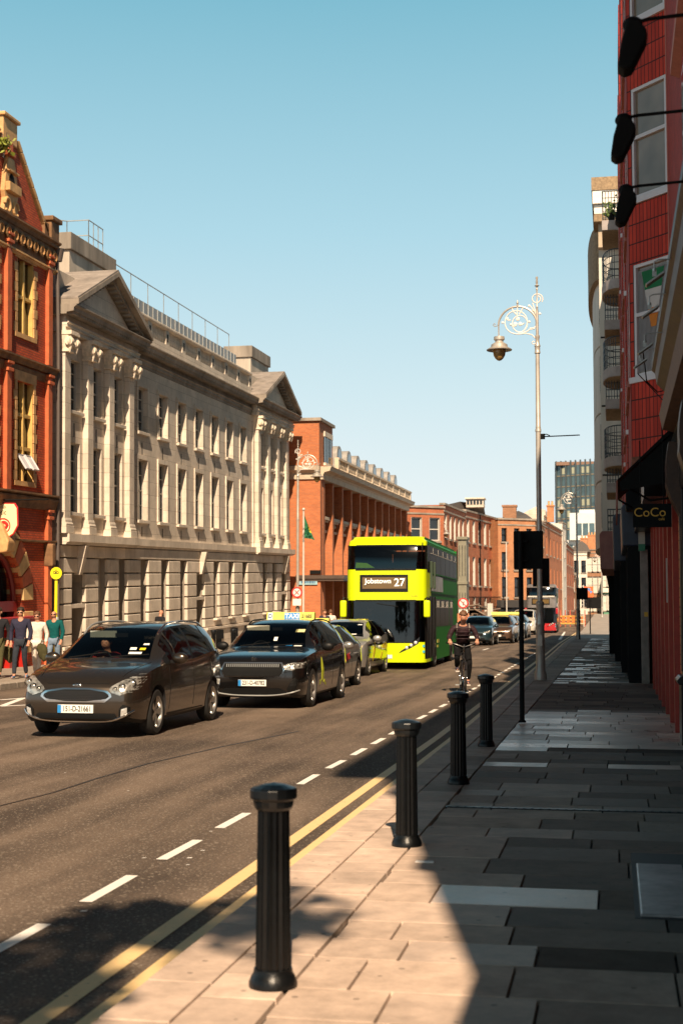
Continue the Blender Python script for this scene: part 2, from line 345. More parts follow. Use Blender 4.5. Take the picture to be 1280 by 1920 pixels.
def slabmat():
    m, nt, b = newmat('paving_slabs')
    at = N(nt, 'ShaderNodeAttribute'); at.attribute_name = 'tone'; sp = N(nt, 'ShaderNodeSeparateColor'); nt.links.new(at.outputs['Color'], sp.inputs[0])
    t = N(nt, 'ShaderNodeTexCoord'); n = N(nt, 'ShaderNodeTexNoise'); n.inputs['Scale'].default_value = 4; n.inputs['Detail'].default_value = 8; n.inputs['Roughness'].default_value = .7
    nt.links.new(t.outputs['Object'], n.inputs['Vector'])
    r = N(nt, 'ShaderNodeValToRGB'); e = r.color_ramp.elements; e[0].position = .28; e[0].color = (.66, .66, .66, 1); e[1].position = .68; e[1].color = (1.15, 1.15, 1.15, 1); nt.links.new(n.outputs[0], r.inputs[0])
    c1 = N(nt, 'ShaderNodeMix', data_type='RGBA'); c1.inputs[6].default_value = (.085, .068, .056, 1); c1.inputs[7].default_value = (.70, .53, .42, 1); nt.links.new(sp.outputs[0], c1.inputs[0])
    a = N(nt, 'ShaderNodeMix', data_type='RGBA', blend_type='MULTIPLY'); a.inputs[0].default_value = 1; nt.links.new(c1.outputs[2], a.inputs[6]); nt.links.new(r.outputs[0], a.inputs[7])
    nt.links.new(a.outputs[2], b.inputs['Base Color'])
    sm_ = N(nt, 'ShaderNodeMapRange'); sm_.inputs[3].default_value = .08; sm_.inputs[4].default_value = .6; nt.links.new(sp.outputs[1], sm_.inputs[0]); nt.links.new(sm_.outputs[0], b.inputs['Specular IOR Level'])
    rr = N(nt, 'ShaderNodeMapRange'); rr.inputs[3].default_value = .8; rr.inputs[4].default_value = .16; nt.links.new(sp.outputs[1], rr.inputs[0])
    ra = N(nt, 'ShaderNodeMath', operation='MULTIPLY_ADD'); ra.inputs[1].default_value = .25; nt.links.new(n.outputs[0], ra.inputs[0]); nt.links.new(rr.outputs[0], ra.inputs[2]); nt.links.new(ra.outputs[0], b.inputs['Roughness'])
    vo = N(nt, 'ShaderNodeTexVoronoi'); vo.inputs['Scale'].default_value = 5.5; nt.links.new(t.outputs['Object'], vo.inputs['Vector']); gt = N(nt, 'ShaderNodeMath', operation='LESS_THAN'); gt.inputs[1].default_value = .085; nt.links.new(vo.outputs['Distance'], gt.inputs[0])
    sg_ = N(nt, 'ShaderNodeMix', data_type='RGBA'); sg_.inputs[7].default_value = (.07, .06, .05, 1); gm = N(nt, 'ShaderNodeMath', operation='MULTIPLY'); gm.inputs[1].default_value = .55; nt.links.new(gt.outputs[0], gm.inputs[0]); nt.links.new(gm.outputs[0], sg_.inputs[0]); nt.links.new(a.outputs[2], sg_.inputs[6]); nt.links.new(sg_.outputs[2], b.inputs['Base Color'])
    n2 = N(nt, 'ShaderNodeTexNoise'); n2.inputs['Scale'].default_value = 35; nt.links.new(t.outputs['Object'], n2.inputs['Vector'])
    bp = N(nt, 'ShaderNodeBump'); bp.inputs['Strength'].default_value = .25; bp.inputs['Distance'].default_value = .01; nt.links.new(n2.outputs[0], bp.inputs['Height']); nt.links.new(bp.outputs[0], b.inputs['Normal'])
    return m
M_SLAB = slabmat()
# road / ground sheet following the street's long profile
ys = [-60, -20] + list(range(0, 130, 10)) + list(range(130, 300, 10)) + [300, 500, 1500]
mb = MB(); xs = [-700, -60, -25, 0, 25, 60, 700]
for y in ys:
    for x in xs: mb.v.append((x, y, gz(y)))
nx = len(xs)
for i in range(len(ys)-1):
    for j in range(nx-1): mb.f.append((i*nx+j, i*nx+j+1, (i+1)*nx+j+1, (i+1)*nx+j)); mb.m.append(0)
struct(mb.build('road', M_ASPH, fix=False))
# kerb line of the right hand pavement
def kx(y): return float(np.interp(y, [-60, 20, 45, 60, 80, 130, 300], [-2.08, -2.08, -2.3, -2.42, -2.65, -2.8, -3.2]))
YK = [-30, 0, 10, 20, 30, 40, 50, 60, 70, 80, 100, 130]+list(range(150, 310, 30))
def strip(name, f0, f1, z, m, yl=YK, zb=None, hh=None):
    mb = MB()
    for y in yl:
        mb.v += [(f0(y), y, gz(y)+z), (f1(y), y, gz(y)+z)]
        if zb is not None: mb.v += [(f0(y), y, gz(y)+zb), (f1(y), y, gz(y)+zb)]
    k = 2 if zb is None else 4
    for i in range(len(yl)-1):
        a, b = i*k, (i+1)*k
        mb.f.append((a, a+1, b+1, b)); mb.m.append(0)
        if zb is not None: mb.f += [(a+2, a, b, b+2), (a+1, a+3, b+3, b+1)]; mb.m += [0, 0]
    return struct(mb.build(name, m, fix=False))
strip('pavement_bed', lambda y: kx(y)+.3, lambda y: 30, .07, mat('paving_joint_grit', (.035, .03, .026), .9, var=.3), zb=-.3)
strip('pavement_across_the_road', lambda y: -60, lambda y: float(np.interp(y, [-40, 60, 110, 300], [-13.55, -13.6, -12.6, -10.5])), .12, M_PAVE, [-40, 0, 40, 60, 80, 110, 130, 200, 300], zb=-.3)
lk = lambda y: float(np.interp(y, [-40, 60, 110, 300], [-13.55, -13.6, -12.6, -10.5]))
# left kerb stones
M_GRAN = mat('granite_kerb', (.34, .29, .24), .7, var=.3, vs=7, bump=.3, bs=60)
mb = MB(); y = 0.
while y < 110:
    L = rnd.uniform(.9, 1.3)
    mb.box(lk(y)-.28, lk(y)+.02, y+.005, y+L-.005, -.1, .132+rnd.uniform(0, .004)); y += L
struct(mb.build('kerb_across_the_road', M_GRAN, bevel=.012, seg=1))
# right pavement: individually laid slabs, granite margin
random.seed(3)
pale_px = [(985, 1555), (1010, 1572), (935, 1690), (1000, 1431), (905, 1585), (1180, 1440)]
pale = [G(x, y, .1) for x, y in pale_px]
slabs = MB(); tones = []
def slab(x0, x1, y0, y1, tone, gloss, z=.1):
    dz = [rnd.uniform(-.002, .002) for _ in range(4)]
    zt = gz(y0)+z; b = .003
    o = len(slabs.v)
    slabs.v += [(x0, y0, zt-.03), (x1, y0, zt-.03), (x1, y1, zt-.03), (x0, y1, zt-.03),
                (x0+b, y0+b, zt+dz[0]), (x1-b, y0+b, zt+dz[1]), (x1-b, y1-b, zt+dz[2]), (x0+b, y1-b, zt+dz[3])]
    for f in [(4, 5, 6, 7), (0, 1, 5, 4), (1, 2, 6, 5), (2, 3, 7, 6), (3, 0, 4, 7)]: slabs.f.append(tuple(q+o for q in f)); slabs.m.append(0); tones.append((tone, gloss))
y = 2.2
while y < 92:
    dpt = rnd.choice([.36, .42, .47, .52, .56]) if y < 40 else rnd.uniform(.5, .8)
    x = -1.42 + rnd.uniform(-.01, .01); right = 1.5
    edge = kx(y)
    first = True
    while x < right:
        L = rnd.uniform(.55, .95) if not first else rnd.uniform(.25, .9); first = False
        cx, cyy = x+L/2, y+dpt/2
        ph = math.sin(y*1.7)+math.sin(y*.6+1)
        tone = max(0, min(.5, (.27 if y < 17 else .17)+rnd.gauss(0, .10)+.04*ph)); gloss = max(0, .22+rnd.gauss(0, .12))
        if cx < -.55: tone = max(tone, .80+rnd.uniform(-.08, .1)) if cyy < 12 else tone+.15  # near slabs by the kerb paler: sunlight put into their tone
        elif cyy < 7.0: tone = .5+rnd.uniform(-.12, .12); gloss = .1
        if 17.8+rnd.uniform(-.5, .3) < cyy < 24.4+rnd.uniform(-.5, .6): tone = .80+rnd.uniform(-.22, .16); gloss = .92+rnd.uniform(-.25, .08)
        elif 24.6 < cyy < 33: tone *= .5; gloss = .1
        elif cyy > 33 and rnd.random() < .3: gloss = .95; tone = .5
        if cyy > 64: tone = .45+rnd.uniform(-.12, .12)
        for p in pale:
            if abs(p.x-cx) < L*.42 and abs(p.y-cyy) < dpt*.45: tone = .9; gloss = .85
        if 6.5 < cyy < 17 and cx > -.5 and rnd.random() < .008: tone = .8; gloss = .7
        slab(x+.004, x+L-.005, y+.004, y+dpt-.006, tone, gloss); x += L
    y += dpt
# granite kerb stones and margin
y = 2.0
while y < 92:
    L = rnd.uniform(.38, .75)
    if y > 30: L *= 1.6
    k = kx(y+L/2); wide = -1.43-k
    slab(k, k+.3, y+.005, y+L-.005, (.8 if y < 13 else .6)+rnd.uniform(-.12, .12), .3, .102)  # nearer kerb stones toned up as if sunlit
    y += L
y = 2.0
while y < 92:
    L = rnd.uniform(.3, .55)
    if y > 30: L *= 2
    k = kx(y+L/2)
    slab(k+.307, -1.435, y+.005, y+L-.005, (.82 if y < 13 else .42)+rnd.uniform(-.18, .16), .3, .1)  # sunlit paleness painted into the nearer margin stones
    y += L
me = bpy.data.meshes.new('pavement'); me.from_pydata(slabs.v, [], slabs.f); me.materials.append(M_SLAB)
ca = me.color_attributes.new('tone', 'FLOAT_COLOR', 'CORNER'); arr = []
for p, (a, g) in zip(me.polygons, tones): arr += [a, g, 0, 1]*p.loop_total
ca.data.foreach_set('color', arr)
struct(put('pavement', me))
strip('kerb_face', lambda y: kx(y)-.004, lambda y: kx(y)+.29, .068, M_GRAN, YK, zb=-.1)
strip('far_paving', lambda y: kx(y), lambda y: 30, .1, mat('far_concrete_paving', (.33, .29, .25), .7, var=.2, vs=.8), [92, 110, 130, 150, 200, 250, 300], zb=0)
# road markings
def paint(name, col, wear=.5):
    m, nt, b = newmat(name); t = N(nt, 'ShaderNodeTexCoord')
    n = N(nt, 'ShaderNodeTexNoise'); n.inputs['Scale'].default_value = 9; n.inputs['Detail'].default_value = 9; n.inputs['Roughness'].default_value = .75; nt.links.new(t.outputs['Object'], n.inputs['Vector'])
    r = N(nt, 'ShaderNodeValToRGB'); e = r.color_ramp.elements; e[0].position = .33; e[0].color = (.12, .10, .08, 1); e[1].position = .33+.1*wear+.02; e[1].color = (*col, 1)
    el = e.new(.8); el.color = (*[c*.86 for c in col], 1)
    nt.links.new(n.outputs[0], r.inputs[0]); nt.links.new(r.outputs[0], b.inputs['Base Color']); b.inputs['Roughness'].default_value = .6
    n1 = N(nt, 'ShaderNodeTexNoise'); n1.inputs['Scale'].default_value = 60; nt.links.new(t.outputs['Object'], n1.inputs['Vector']); bp = N(nt, 'ShaderNodeBump'); bp.inputs['Strength'].default_value = .4; bp.inputs['Distance'].default_value = .006; nt.links.new(n1.outputs[0], bp.inputs['Height']); nt.links.new(bp.outputs[0], b.inputs['Normal'])
    return m
M_WPAINT = paint('white_road_paint', (.90, .85, .78)); M_YPAINT = paint('yellow_road_paint', (.86, .60, .28))
yl = [0]+list(range(2, 130, 3))
strip('yellow_line', lambda y: kx(y)-.19, lambda y: kx(y)-.09, .004, M_YPAINT, yl)
strip('yellow_line', lambda y: kx(y)-.42, lambda y: kx(y)-.31, .004, M_YPAINT, yl)
mb = MB(); y = 5.29
while y < 62:
    x = -3.16-.006*max(0, y-35)
    j = rnd.uniform(-.01, .01)
    mb.add([(x-.042+j*.5, y, .004), (x+.042+j*.5, y, .004), (x+.042-j*.5, y+.88, .004), (x-.042-j*.5, y+.88, .004)], [(0, 1, 2, 3)]); y += 1.5
mb.add([(-3.5, 92, .004), (-3.3, 92, .004), (-4.2, 128, .004), (-4.35, 128, .004)], [(0, 1, 2, 3)])
for k in range(3): mb.add([(-6.0, 48+k*9, .004), (-5.9, 48+k*9, .004), (-5.9, 51+k*9, .004), (-6.0, 51+k*9, .004)], [(0, 1, 2, 3)])
# hatched box by the far kerb
a = G(0, 1313); b_ = G(62, 1308); c_ = G(0, 1325); d_ = G(60, 1322)
for p, q in ((a, b_), (c_, d_), (G(5, 1324), G(45, 1309)), (G(-60, 1322), G(-12, 1311))):
    p = Vector(p); q = Vector(q); n = Vector((-(q-p).y, (q-p).x, 0)).normalized()*.07
    mb.add([p-n+Vector((0, 0, .004)), p+n+Vector((0, 0, .004)), q+n+Vector((0, 0, .004)), q-n+Vector((0, 0, .004))], [(0, 1, 2, 3)])
for s in (0, .5): mb.add([(-13.2+s*.6, 36, .004), (-13.1+s*.6, 36, .004), (-13.1+s*.6, 60, .004), (-13.2+s*.6, 60, .004)], [(0, 1, 2, 3)])
struct(mb.build('white_marking', M_WPAINT, fix=False))
# paint flecks, tar joint
mb = MB()
for px, py in [(157, 1710), (270, 1610), (355, 1610), (352, 1623), (380, 1596), (122, 1450), (240, 1484), (395, 1560)]:
    p = G(px, py); s = rnd.uniform(.01, .02); mb.add([(p.x-s, p.y-s, .004), (p.x+s, p.y-s*.6, .004), (p.x+s, p.y+s, .004), (p.x-s*.8, p.y+s, .004)], [(0, 1, 2, 3)])
struct(mb.build('paint_fleck', M_WPAINT, fix=False))
mb = MB(); pts = [G(-40, 1522), G(100, 1487), G(180, 1461), G(280, 1432), G(420, 1400), G(560, 1372)]
for p, q in zip(pts[:-1], pts[1:]):
    n = Vector((-(q-p).y, (q-p).x, 0)).normalized()*.013; z = Vector((0, 0, .004)); mb.add([p-n+z, p+n+z, q+n+z, q-n+z], [(0, 1, 2, 3)])
struct(mb.build('tar_joint', mat('tar', (.018, .016, .016), .45), fix=False))
# drain channel, cellar hatch in pavement
dy = G(1040, 1519, .1).y
mb = MB(); mb.box(-1.42, 1.4, dy-.03, dy+.03, .05, .109)
for k in range(40): mb.box(-1.4+k*.07, -1.38+k*.07, dy-.031, dy+.031, .108, .112)
struct(mb.build('drain_channel', mat('cast_iron', (.02, .025, .028), .4, .6)))
p0 = G(1190, 1722, .1); p1 = G(1183, 1622, .1)
mb = MB(); mb.box(p0.x, p0.x+1.2, p0.y-.02, p1.y+.45, .05, .104); fr0 = mb.build('cellar_hatch', mat('hatch_iron', (.015, .015, .015), .6)); tag(fr0, 'dark iron cellar hatch frame let into the pavement at the lower right', 'hatch')
mb = MB(); mb.box(p0.x+.03, p0.x+.32, p0.y+.02, p1.y-.03, .1, .118); mb.build('hatch_slab', mat('pale_worn_stone', (.34, .31, .30), .35, var=.5, vs=5), fr0, bevel=.01)
mb = MB(); mb.box(p0.x+.335, p0.x+.36, p0.y+.02, p1.y-.03, .104, .124); mb.build('hatch_rail', M_GREYMET, fr0)
mb = MB(); q = G(796, 1616, .104); mb.box(q.x-.06, q.x+.06, q.y-.025, q.y+.025, .1, .1065); tag(mb.build('pavement_marker', M_WPAINT), 'small white stud plate set in the shaded slabs beside the second bollard', 'marker')

# ================================================================ RIGHT HAND BUILDINGS
M_TIMB = mat('black_shopfront_paint', (.008, .007, .007), .35, var=.4, vs=5, spec=.3)
M_GILT = mat('brown_gilded_moulding', (.045, .02, .011), .5, var=.5, vs=4, bump=.2, bs=15)
M_RTILE = brick('oxblood_stack_tile', (.58, .050, .028), (.40, .030, .018), (.06, .014, .012), bw=.125, bh=.33, ms=.012, offs=0., soot=.25, op='SUBTRACT')
M_RBRK2 = brick('oxblood_brick', (.46, .042, .026), (.34, .028, .018), (.05, .012, .010), bw=.22, bh=.075, ms=.009, soot=.25)
M_PINK = mat('faded_pink_render', (.42, .17, .13), .8, var=.2, vs=4, streak=True)
M_UPVC = mat('white_window_frame', (.62, .60, .62), .4, var=.05)
# A: near corner pub
A = E('corner_pub', 'black timber pub front with brown gilded cornice at the right edge', 'building', (0, 0, 0))
fr = Fr((.95, 0, 0), (0, 1, 0), (-1, 0, 0))
mb = MB(); mb.box(.95, 14, -1.1, 18.9, 3.9, 14.4); mb.box(1.1, 14, -1.1, 18.85, 0, 3.9)
mb.build('wall', M_RBRK2, A)
mb = MB(); mb.prism([(.5, 14.4), (.5, 14.75), (.95, 14.9), (14, 14.9), (14, 14.4)], 'y', -1.6, 18.95); mb.build('eaves_cornice', M_GILT, A)
mb = MB(); mb.prism([(1.2, 14.9), (2.3, 18.8), (9, 19.6), (13.5, 14.9)], 'y', -.9, 18.8); mb.build('roof', M_SLATE, A)  # unseen set-back roof, added to keep the tiled bay shaded
mb = MB()
fr.prof(mb, [(0, 3.95), (.14, 3.95), (.16, 4.45), (.22, 4.5), (.24, 4.6), (.36, 4.72), (.38, 4.86), (.42, 4.9), (.42, 5.0), (.0, 5.12)], -.9, 18.85); mb.build('cornice', M_GILT, A)
mb = MB(); fr.prof(mb, [(0, 3.3), (.1, 3.3), (.12, 3.36), (.12, 3.86), (.2, 3.94), (0, 3.94)], -.9, 18.8); mb.build('fascia', M_TIMB, A)
for k in range(3):   # string lights of brown moulding under the first floor
    mb = MB(); fr.prof(mb, [(0, 5.6+k*3.2), (.12, 5.65+k*3.2), (.12, 5.8+k*3.2), (0, 5.88+k*3.2)], -.9, 18.88); mb.build('string_course', M_PINK, A)
for k in range(5):
    for j in range(3):
        mb = MB(); fr.box(mb, 1+k*3.7, 2.6+k*3.7, .002, .05, 6.2+j*3.1, 8.3+j*3.1); o = mb.build('window', M_UPVC, A)
        g = MB(); fr.box(g, 1.1+k*3.7, 2.5+k*3.7, .05, .06, 6.3+j*3.1, 8.2+j*3.1); g.build('pane', M_WGL, o)
for y in (2.0, 6.2, 10.4, 14.6, 18.25):
    mb = MB(); fr.box(mb, y, y+.55, -.15, .1, .1, 3.3); fr.box(mb, y-.04, y+.59, -.15, .14, .1, .85)
    for q in range(3): fr.box(mb, y+.1+q*.14, y+.16+q*.14, .1, .115, 1.0, 3.0)
    fr.prof(mb, [(0, .85), (.17, .85), (.19, .9), (.15, .95), (0, .97)], y-.06, y+.61)
    o = mb.build('pilaster', M_TIMB, A, bevel=.008, seg=1)
    mb = MB(); prof = [(0, 2.95)]+[(.1+.12*math.sin(t*math.pi)*(1 if t < .5 else .8)+.14*t, 2.95+.95*t) for t in np.linspace(0, 1, 10)]+[(0, 3.9)]
    fr.prof(mb, prof, y+.03, y+.52); mb.build('console_bracket', M_GILT, o)
for y in (2.6, 6.8, 11.0, 15.2):
    mb = MB(); fr.box(mb, y, y+3.0, -.15, .02, .1, .75); o = mb.build('stall_riser', M_TIMB, A)
    mb = MB(); fr.box(mb, y, y+3.0, -.1, -.05, .75, 3.3); mb.build('shop_window', M_WGL, A)
# gilded decorative scroll and speaker at the end of the cornice
mb = MB(); fr.prof(mb, [(.1, 4.05), (.3, 4.1), (.34, 4.3), (.2, 4.42), (.1, 4.42)], 11, 18.7); mb.build('dentil_band', mat('worn_timber', (.10, .045, .02), .6, var=.4, vs=8), A)
# three black sign floodlights on long arms, then four small silver ones
def flood(kind, loc, L):
    if kind == 'black':
        o = E('floodlight', 'x', 'floodlight', loc, group='floodlights on arms over the shopfront')
        mb = MB(); mb.tube([(L, 0, .02), (L*.5, 0, .045), (.12, 0, .02), (0, 0, 0)], .017, 8); mb.build('arm', M_BLK2, o, smooth=True)
        mb = MB(); mb.sph((-.02, 0, -.02), (.085, .07, .07)); mb.build('knuckle', M_BLK2, o, smooth=True)
        mb = MB(); mb.prism([(-.06, -.0), (.03, -.02), (.09, -.10), (.10, -.16), (-.03, -.42), (-.10, -.44), (-.15, -.40), (-.12, -.2)], 'y', -.11, .11)
        h = mb.build('lamp_head', M_BLK2, o, bevel=.02)
        mb = MB(); mb.add([(.085, -.09, -.18), (.085, .09, -.18), (-.03, .09, -.405), (-.03, -.09, -.405)], [(0, 1, 2, 3)]); mb.build('lens', mat('floodlight_lens', (.10, .075, .06), .15), h)
    else:
        o = E('floodlight', 'x', 'floodlight', loc, group='floodlights on arms over the shopfront')
        mb = MB(); mb.tube([(L, 0, .03), (.06, 0, .0), (0, 0, -.03), (0, 0, -.13)], .010, 8); mb.build('arm', M_GREYMET, o, smooth=True)
        mb = MB(); mb.cyl((0, 0, -.13), (0, 0, -.17), .028); mb.box(-.03, .03, -.012, .012, -.24, -.15); mb.build('knuckle', M_GREYMET, o)
        mb = MB(); mb.prism([(-.13, -.36), (-.11, -.38), (.14, -.21), (.13, -.18)], 'y', -.1, .1); h = mb.build('lamp_head', M_GREYMET, o, bevel=.006)
    return o
fl = [((xat(1190, 7.4, 4.85), 7.4, 4.83), 'black'), ((xat(1172, 8.75, 4.85), 8.75, 4.79), 'black'), ((xat(1176, 10.2, 4.85), 10.2, 4.78), 'black')]
lbl = ['large blurred black floodlight nearest the top of the picture', 'tilted black floodlight in the middle of the three black ones', 'upright black floodlight in front of the white window sill']
for (loc, k), lb in zip(fl, lbl):
    o = flood(k, loc, (.98-loc[0])/.62); o['label'] = lb; o.scale = (.62,)*3
fl2 = [(1226, 487, 12.8), (1217, 552, 14.2), (1208, 625, 16.0), (1199, 655, 17.6)]
lbl = ['silver floodlight above the flag curtained window', 'silver floodlight across the middle of the flag curtained window', 'silver floodlight low beside the cornice end', 'farthest silver floodlight at the lower window corner']
for (px, py, Y), lb in zip(fl2, lbl):
    p = atY(px, py, Y); o = flood('silver', p, (.97-p.x)/.62); o['label'] = lb; o.scale = (.62,)*3
# wires
mb = MB(); mb.tube([atY(1205, 660, 18), atY(1212, 715, 18.5), atY(1232, 735, 19), atY(1262, 728, 18.9)], .008, 6); mb.tube([atY(1195, 700, 20), atY(1228, 735, 20), atY(1265, 775, 18.9)], .008, 6)
tag(mb.build('loose_cable', M_BLK2, smooth=True), 'thin black cable looping across the red tiled bay below the window', 'cable')
# awning
AW = E('shop_awning', 'black fabric awning sloping out over the pavement at the right', 'awning', (0, 0, 0))
mb = MB(); y0, y1 = 19.2, 22.8
mb.prism([(.95, 4.35), (.08, 3.52), (.06, 3.49), (.95, 4.27)], 'y', y0, y1); mb.build('canopy', M_BLK2, AW)
mb = MB(); pts = []
for k in range(13): pts.append((y0+(y1-y0)*k/12, 3.12+.04*(k % 2)))
mb.prism([(y0, 3.5)]+pts+[(y1, 3.5)], 'x', .055, .075); mb.build('valance', mat('faded_red_fabric', (.24, .08, .06), .8), AW)
mb = MB(); mb.prism([(.95, 4.25), (.09, 3.47), (.12, 3.36), (.95, 3.5)], 'y', y0+.02, y0+.04); mb.build('side_panel', M_BLK2, AW)
mb = MB(); mb.tube([(.95, 19.5, 3.3), (.5, 19.5, 3.25), (.1, 19.5, 3.5)], .015); mb.tube([(.95, 22.5, 3.3), (.5, 22.5, 3.25), (.1, 22.5, 3.5)], .015); mb.build('folding_arm', M_BLK2, AW)
SG = E('cafe_sign', 'black hanging cafe sign with gold CoCo lettering under the awning', 'sign', (0, 0, 0))
pa = atY(1186, 948, 19.0); pb = atY(1259, 988, 19.0)
mb = MB(); mb.box(pa.x, pb.x, 19.0, 19.05, pb.z, pa.z+.02); mb.build('sign_board', mat('sign_black', (.005, .006, .007), .6, var=0, spec=.1), SG)
M_GOLD = mat('gold_lettering', (.60, .32, .03), .4, var=0)
pc = atY(1218, 961, 18.98)
text('lettering', 'CoCo', .165, M_GOLD, SG, (pc.x, 18.995, pc.z), sx=1.0)
pc = atY(1240, 973, 18.98); text('small_lettering', 'café', .05, M_GOLD, SG, (pc.x, 18.995, pc.z))
mb = MB(); mb.cyl((pa.x+.1, 19.02, pa.z), (pa.x+.1, 19.02, 4.0), .008); mb.cyl((pb.x-.1, 19.02, pa.z), (pb.x-.1, 19.02, 4.2), .008); mb.build('hanger', M_BLK2, SG)
# B: red tiled bay building
B = E('red_tiled_building', 'oxblood red tiled block with projecting bay windows above the shops', 'building', (0, 0, 0))
Y0b, XL = 23.3, .33
mb = MB(); mb.box(.96, 14, 19.0, 29.2, 4.3, 16.0); mb.box(.96, 14, 29.2, 52, 4.3, 17.9); mb.build('wall', M_RBRK2, B)
def bay(y, first):
    """canted bay: near face from (1.0,y) to (XL,y+.8), street face, far cant"""
    n0 = Vector((-.8, -.67, 0)); a = Vector((1.02, y, 0)); b = Vector((XL, y+.8, 0)); u = (b-a).normalized(); n = Vector((u.y, -u.x, 0))
    if n.y > 0: n = -n
    f = Fr(a, u, n); W = (b-a).length
    ZT = 14.2 if first else 18.0
    wins = [(5.66, 7.56), (8.68, 10.58), (11.75, 13.7)]
    body = E('x', 'x', 'x'); bpy.data.objects.remove(body)
    mb = MB(); f.wall(mb, -.1, W, 4.33, ZT, [(.1, W-.1, z0, z1) for z0, z1 in wins], t=.12)
    o = mb.build('bay', M_RTILE, B)
    f2 = Fr(b, (0, 1, 0), (-1, 0, 0)); D = 4.2
    mb = MB(); f2.wall(mb, 0, D, 4.33, ZT, [(.35, 1.9, z0, z1) for z0, z1 in wins]+[(2.3, 3.85, z0, z1) for z0, z1 in wins], t=.12); mb.build('bay_front', M_RBRK2, o)
    mb = MB(); mb.prism([(1.02, y), (XL, y+.8), (XL, y+5.0), (1.02, y+5.8)], 'z', 4.1, 4.33); mb.build('soffit', mat('brown_brick_soffit', (.16, .06, .035), .9, var=.5, vs=9, bump=.6, bs=14), o)
    mb = MB()
    f.box(mb, -.06, .02, .002, .08, 4.33, ZT)
    mb.build('pink_pier', M_PINK, o)
    for z0, z1 in wins:
        for (ff, u0, u1) in ((f, .1, W-.1), (f2, .35, 1.9), (f2, 2.3, 3.85)):
            m2 = MB(); t = .055
            for q in ((u0, u0+t, z0, z1), (u1-t, u1, z0, z1), (u0+t, u1-t, z0, z0+t), (u0+t, u1-t, z1-t, z1), (u0+t, u1-t, z0+(z1-z0)*.55-.03, z0+(z1-z0)*.55+.03)): ff.box(m2, q[0], q[1], -.06, -.01, q[2], q[3])
            wn = m2.build('window', M_UPVC, o)
            m2 = MB(); ff.box(m2, u0, u1, -.075, -.061, z0, z1); m2.build('pane', M_BAYGL, wn)
            m2 = MB(); ff.box(m2, u0-.08, u1+.08, .001, .05, z0-.1, z0-.003); m2.build('sill', M_UPVC if ff is f else M_PINK, wn)
            if ff is f and first:
                pass
    return f, W, o
M_BAYGL = glass_dark('bay_glass', (.15, .115, .085), .05)  # pane colour warmed to imitate a reflection
fbay, Wbay, ob = bay(Y0b, True)
for y in (30.2, 37.0, 43.8): bay(y, False)
# curtains behind first near window
mb = MB()
for k in range(24):
    u = .16+k*(Wbay-.32)/24
    fbay.box(mb, u, u+.018, -.058, -.05, 5.75, 7.45)
mb.build('net_curtain', mat('net_curtain_cloth', (.30, .30, .31), .9), ob)
# Irish flag hung in the window
for k, c in enumerate(((.01, .16, .06), (.55, .52, .5), (.6, .2, .03))):
    mb = MB(); zt = 7.42-k*.32; wd = .27-k*.07; cx = Wbay*.5
    P = [fbay.p(cx-wd, -.045, zt), fbay.p(cx+wd, -.045, zt), fbay.p(cx+wd-.07, -.045, zt-.32), fbay.p(cx-wd+.07, -.045, zt-.32)]
    Q = [p-fbay.n*.004 for p in P]
    mb.add(P+Q, [(0, 1, 2, 3), (7, 6, 5, 4), (0, 4, 5, 1), (1, 5, 6, 2), (2, 6, 7, 3), (3, 7, 4, 0)]); mb.build('flag_cloth', mat('flag_band_%s' % 'abc'[k], c, .9), ob)
# ground floor piers of B
M_PIERB = brick('pier_tan_brick', (.70, .25, .11), (.58, .19, .08), (.10, .03, .02), bw=.6, bh=.13, ms=.008, soot=.2)
M_PIERR = mat('pier_red_tile', (.30, .032, .02), .5, var=.25, vs=6)
fr = Fr((.98, 0, 0), (0, 1, 0), (-1, 0, 0))
mb = MB(); mb.box(.99, 14, 18.95, 34.0, 0, 4.1); mb.build('ground_floor_wall', M_PIERR, B)
for y in (19.4, 21.2, 23.0, 24.9, 26.8, 28.7, 30.6):
    mb = MB(); fr.box(mb, y, y+.75, 0, .09, .1, 3.6); mb.build('brick_pier', M_PIERB, B, bevel=.01, seg=1)
    mb = MB(); fr.box(mb, y+.752, y+.95, 0, .17, .1, 3.6); mb.build('tiled_pier', M_PIERR, B)
mb = MB(); fr.box(mb, 22.95, 23.02, .14, .16, 1.9, 2.6); mb.build('notice_plate', mat('pale_notice', (.5, .45, .42), .6), B)
mb = MB(); mb.prism([(.5, 3.6), (.5, 4.1), (1, 4.1), (1, 3.6)], 'y', 23.2, 34); mb.build('shop_fascia', M_TIMB, B)
# projecting box sign under bay
mb = MB(); p = atY(1172, 892, 27); q = atY(1216, 955, 27); mb.box(p.x, .95, 27, 27.5, q.z, p.z); tag(mb.build('box_sign', mat('sign_black', (.008,)*3), bevel=.02), 'blank black box sign mounted below the red tiled bay', 'sign')
# dark shopfronts further along
def shop(name, label, y0, y1, xf, ztop, mfas, xfas, zf0, mw, wn=3, lab2=None):
    o = E(name, label, 'shopfront', (0, 0, 0))
    mb = MB(); mb.box(xf, 12, y0, y1, 0, zf0); w_ = mb.build('front_wall', mw, o)
    mb = MB(); mb.prism([(xfas, zf0), (xfas-.02, ztop-.1), (xfas+.06, ztop), (12, ztop), (12, zf0)], 'y', y0-.06, y1+.02); mb.build('fascia', mfas, o, bevel=.03)
    fr = Fr((xf, y0, 0), (0, 1, 0), (-1, 0, 0)); L = (y1-y0)/wn
    for k in range(wn):
        mb = MB(); fr.box(mb, k*L+.25, (k+1)*L-.1, .002, .03, .7, zf0-.35); s = mb.build('shop_window', M_WGL, o)
        mb = MB(); fr.box(mb, k*L+.02, k*L+.22, .0, .09, .1, zf0-.02); mb.build('post', mw, o)
    return o
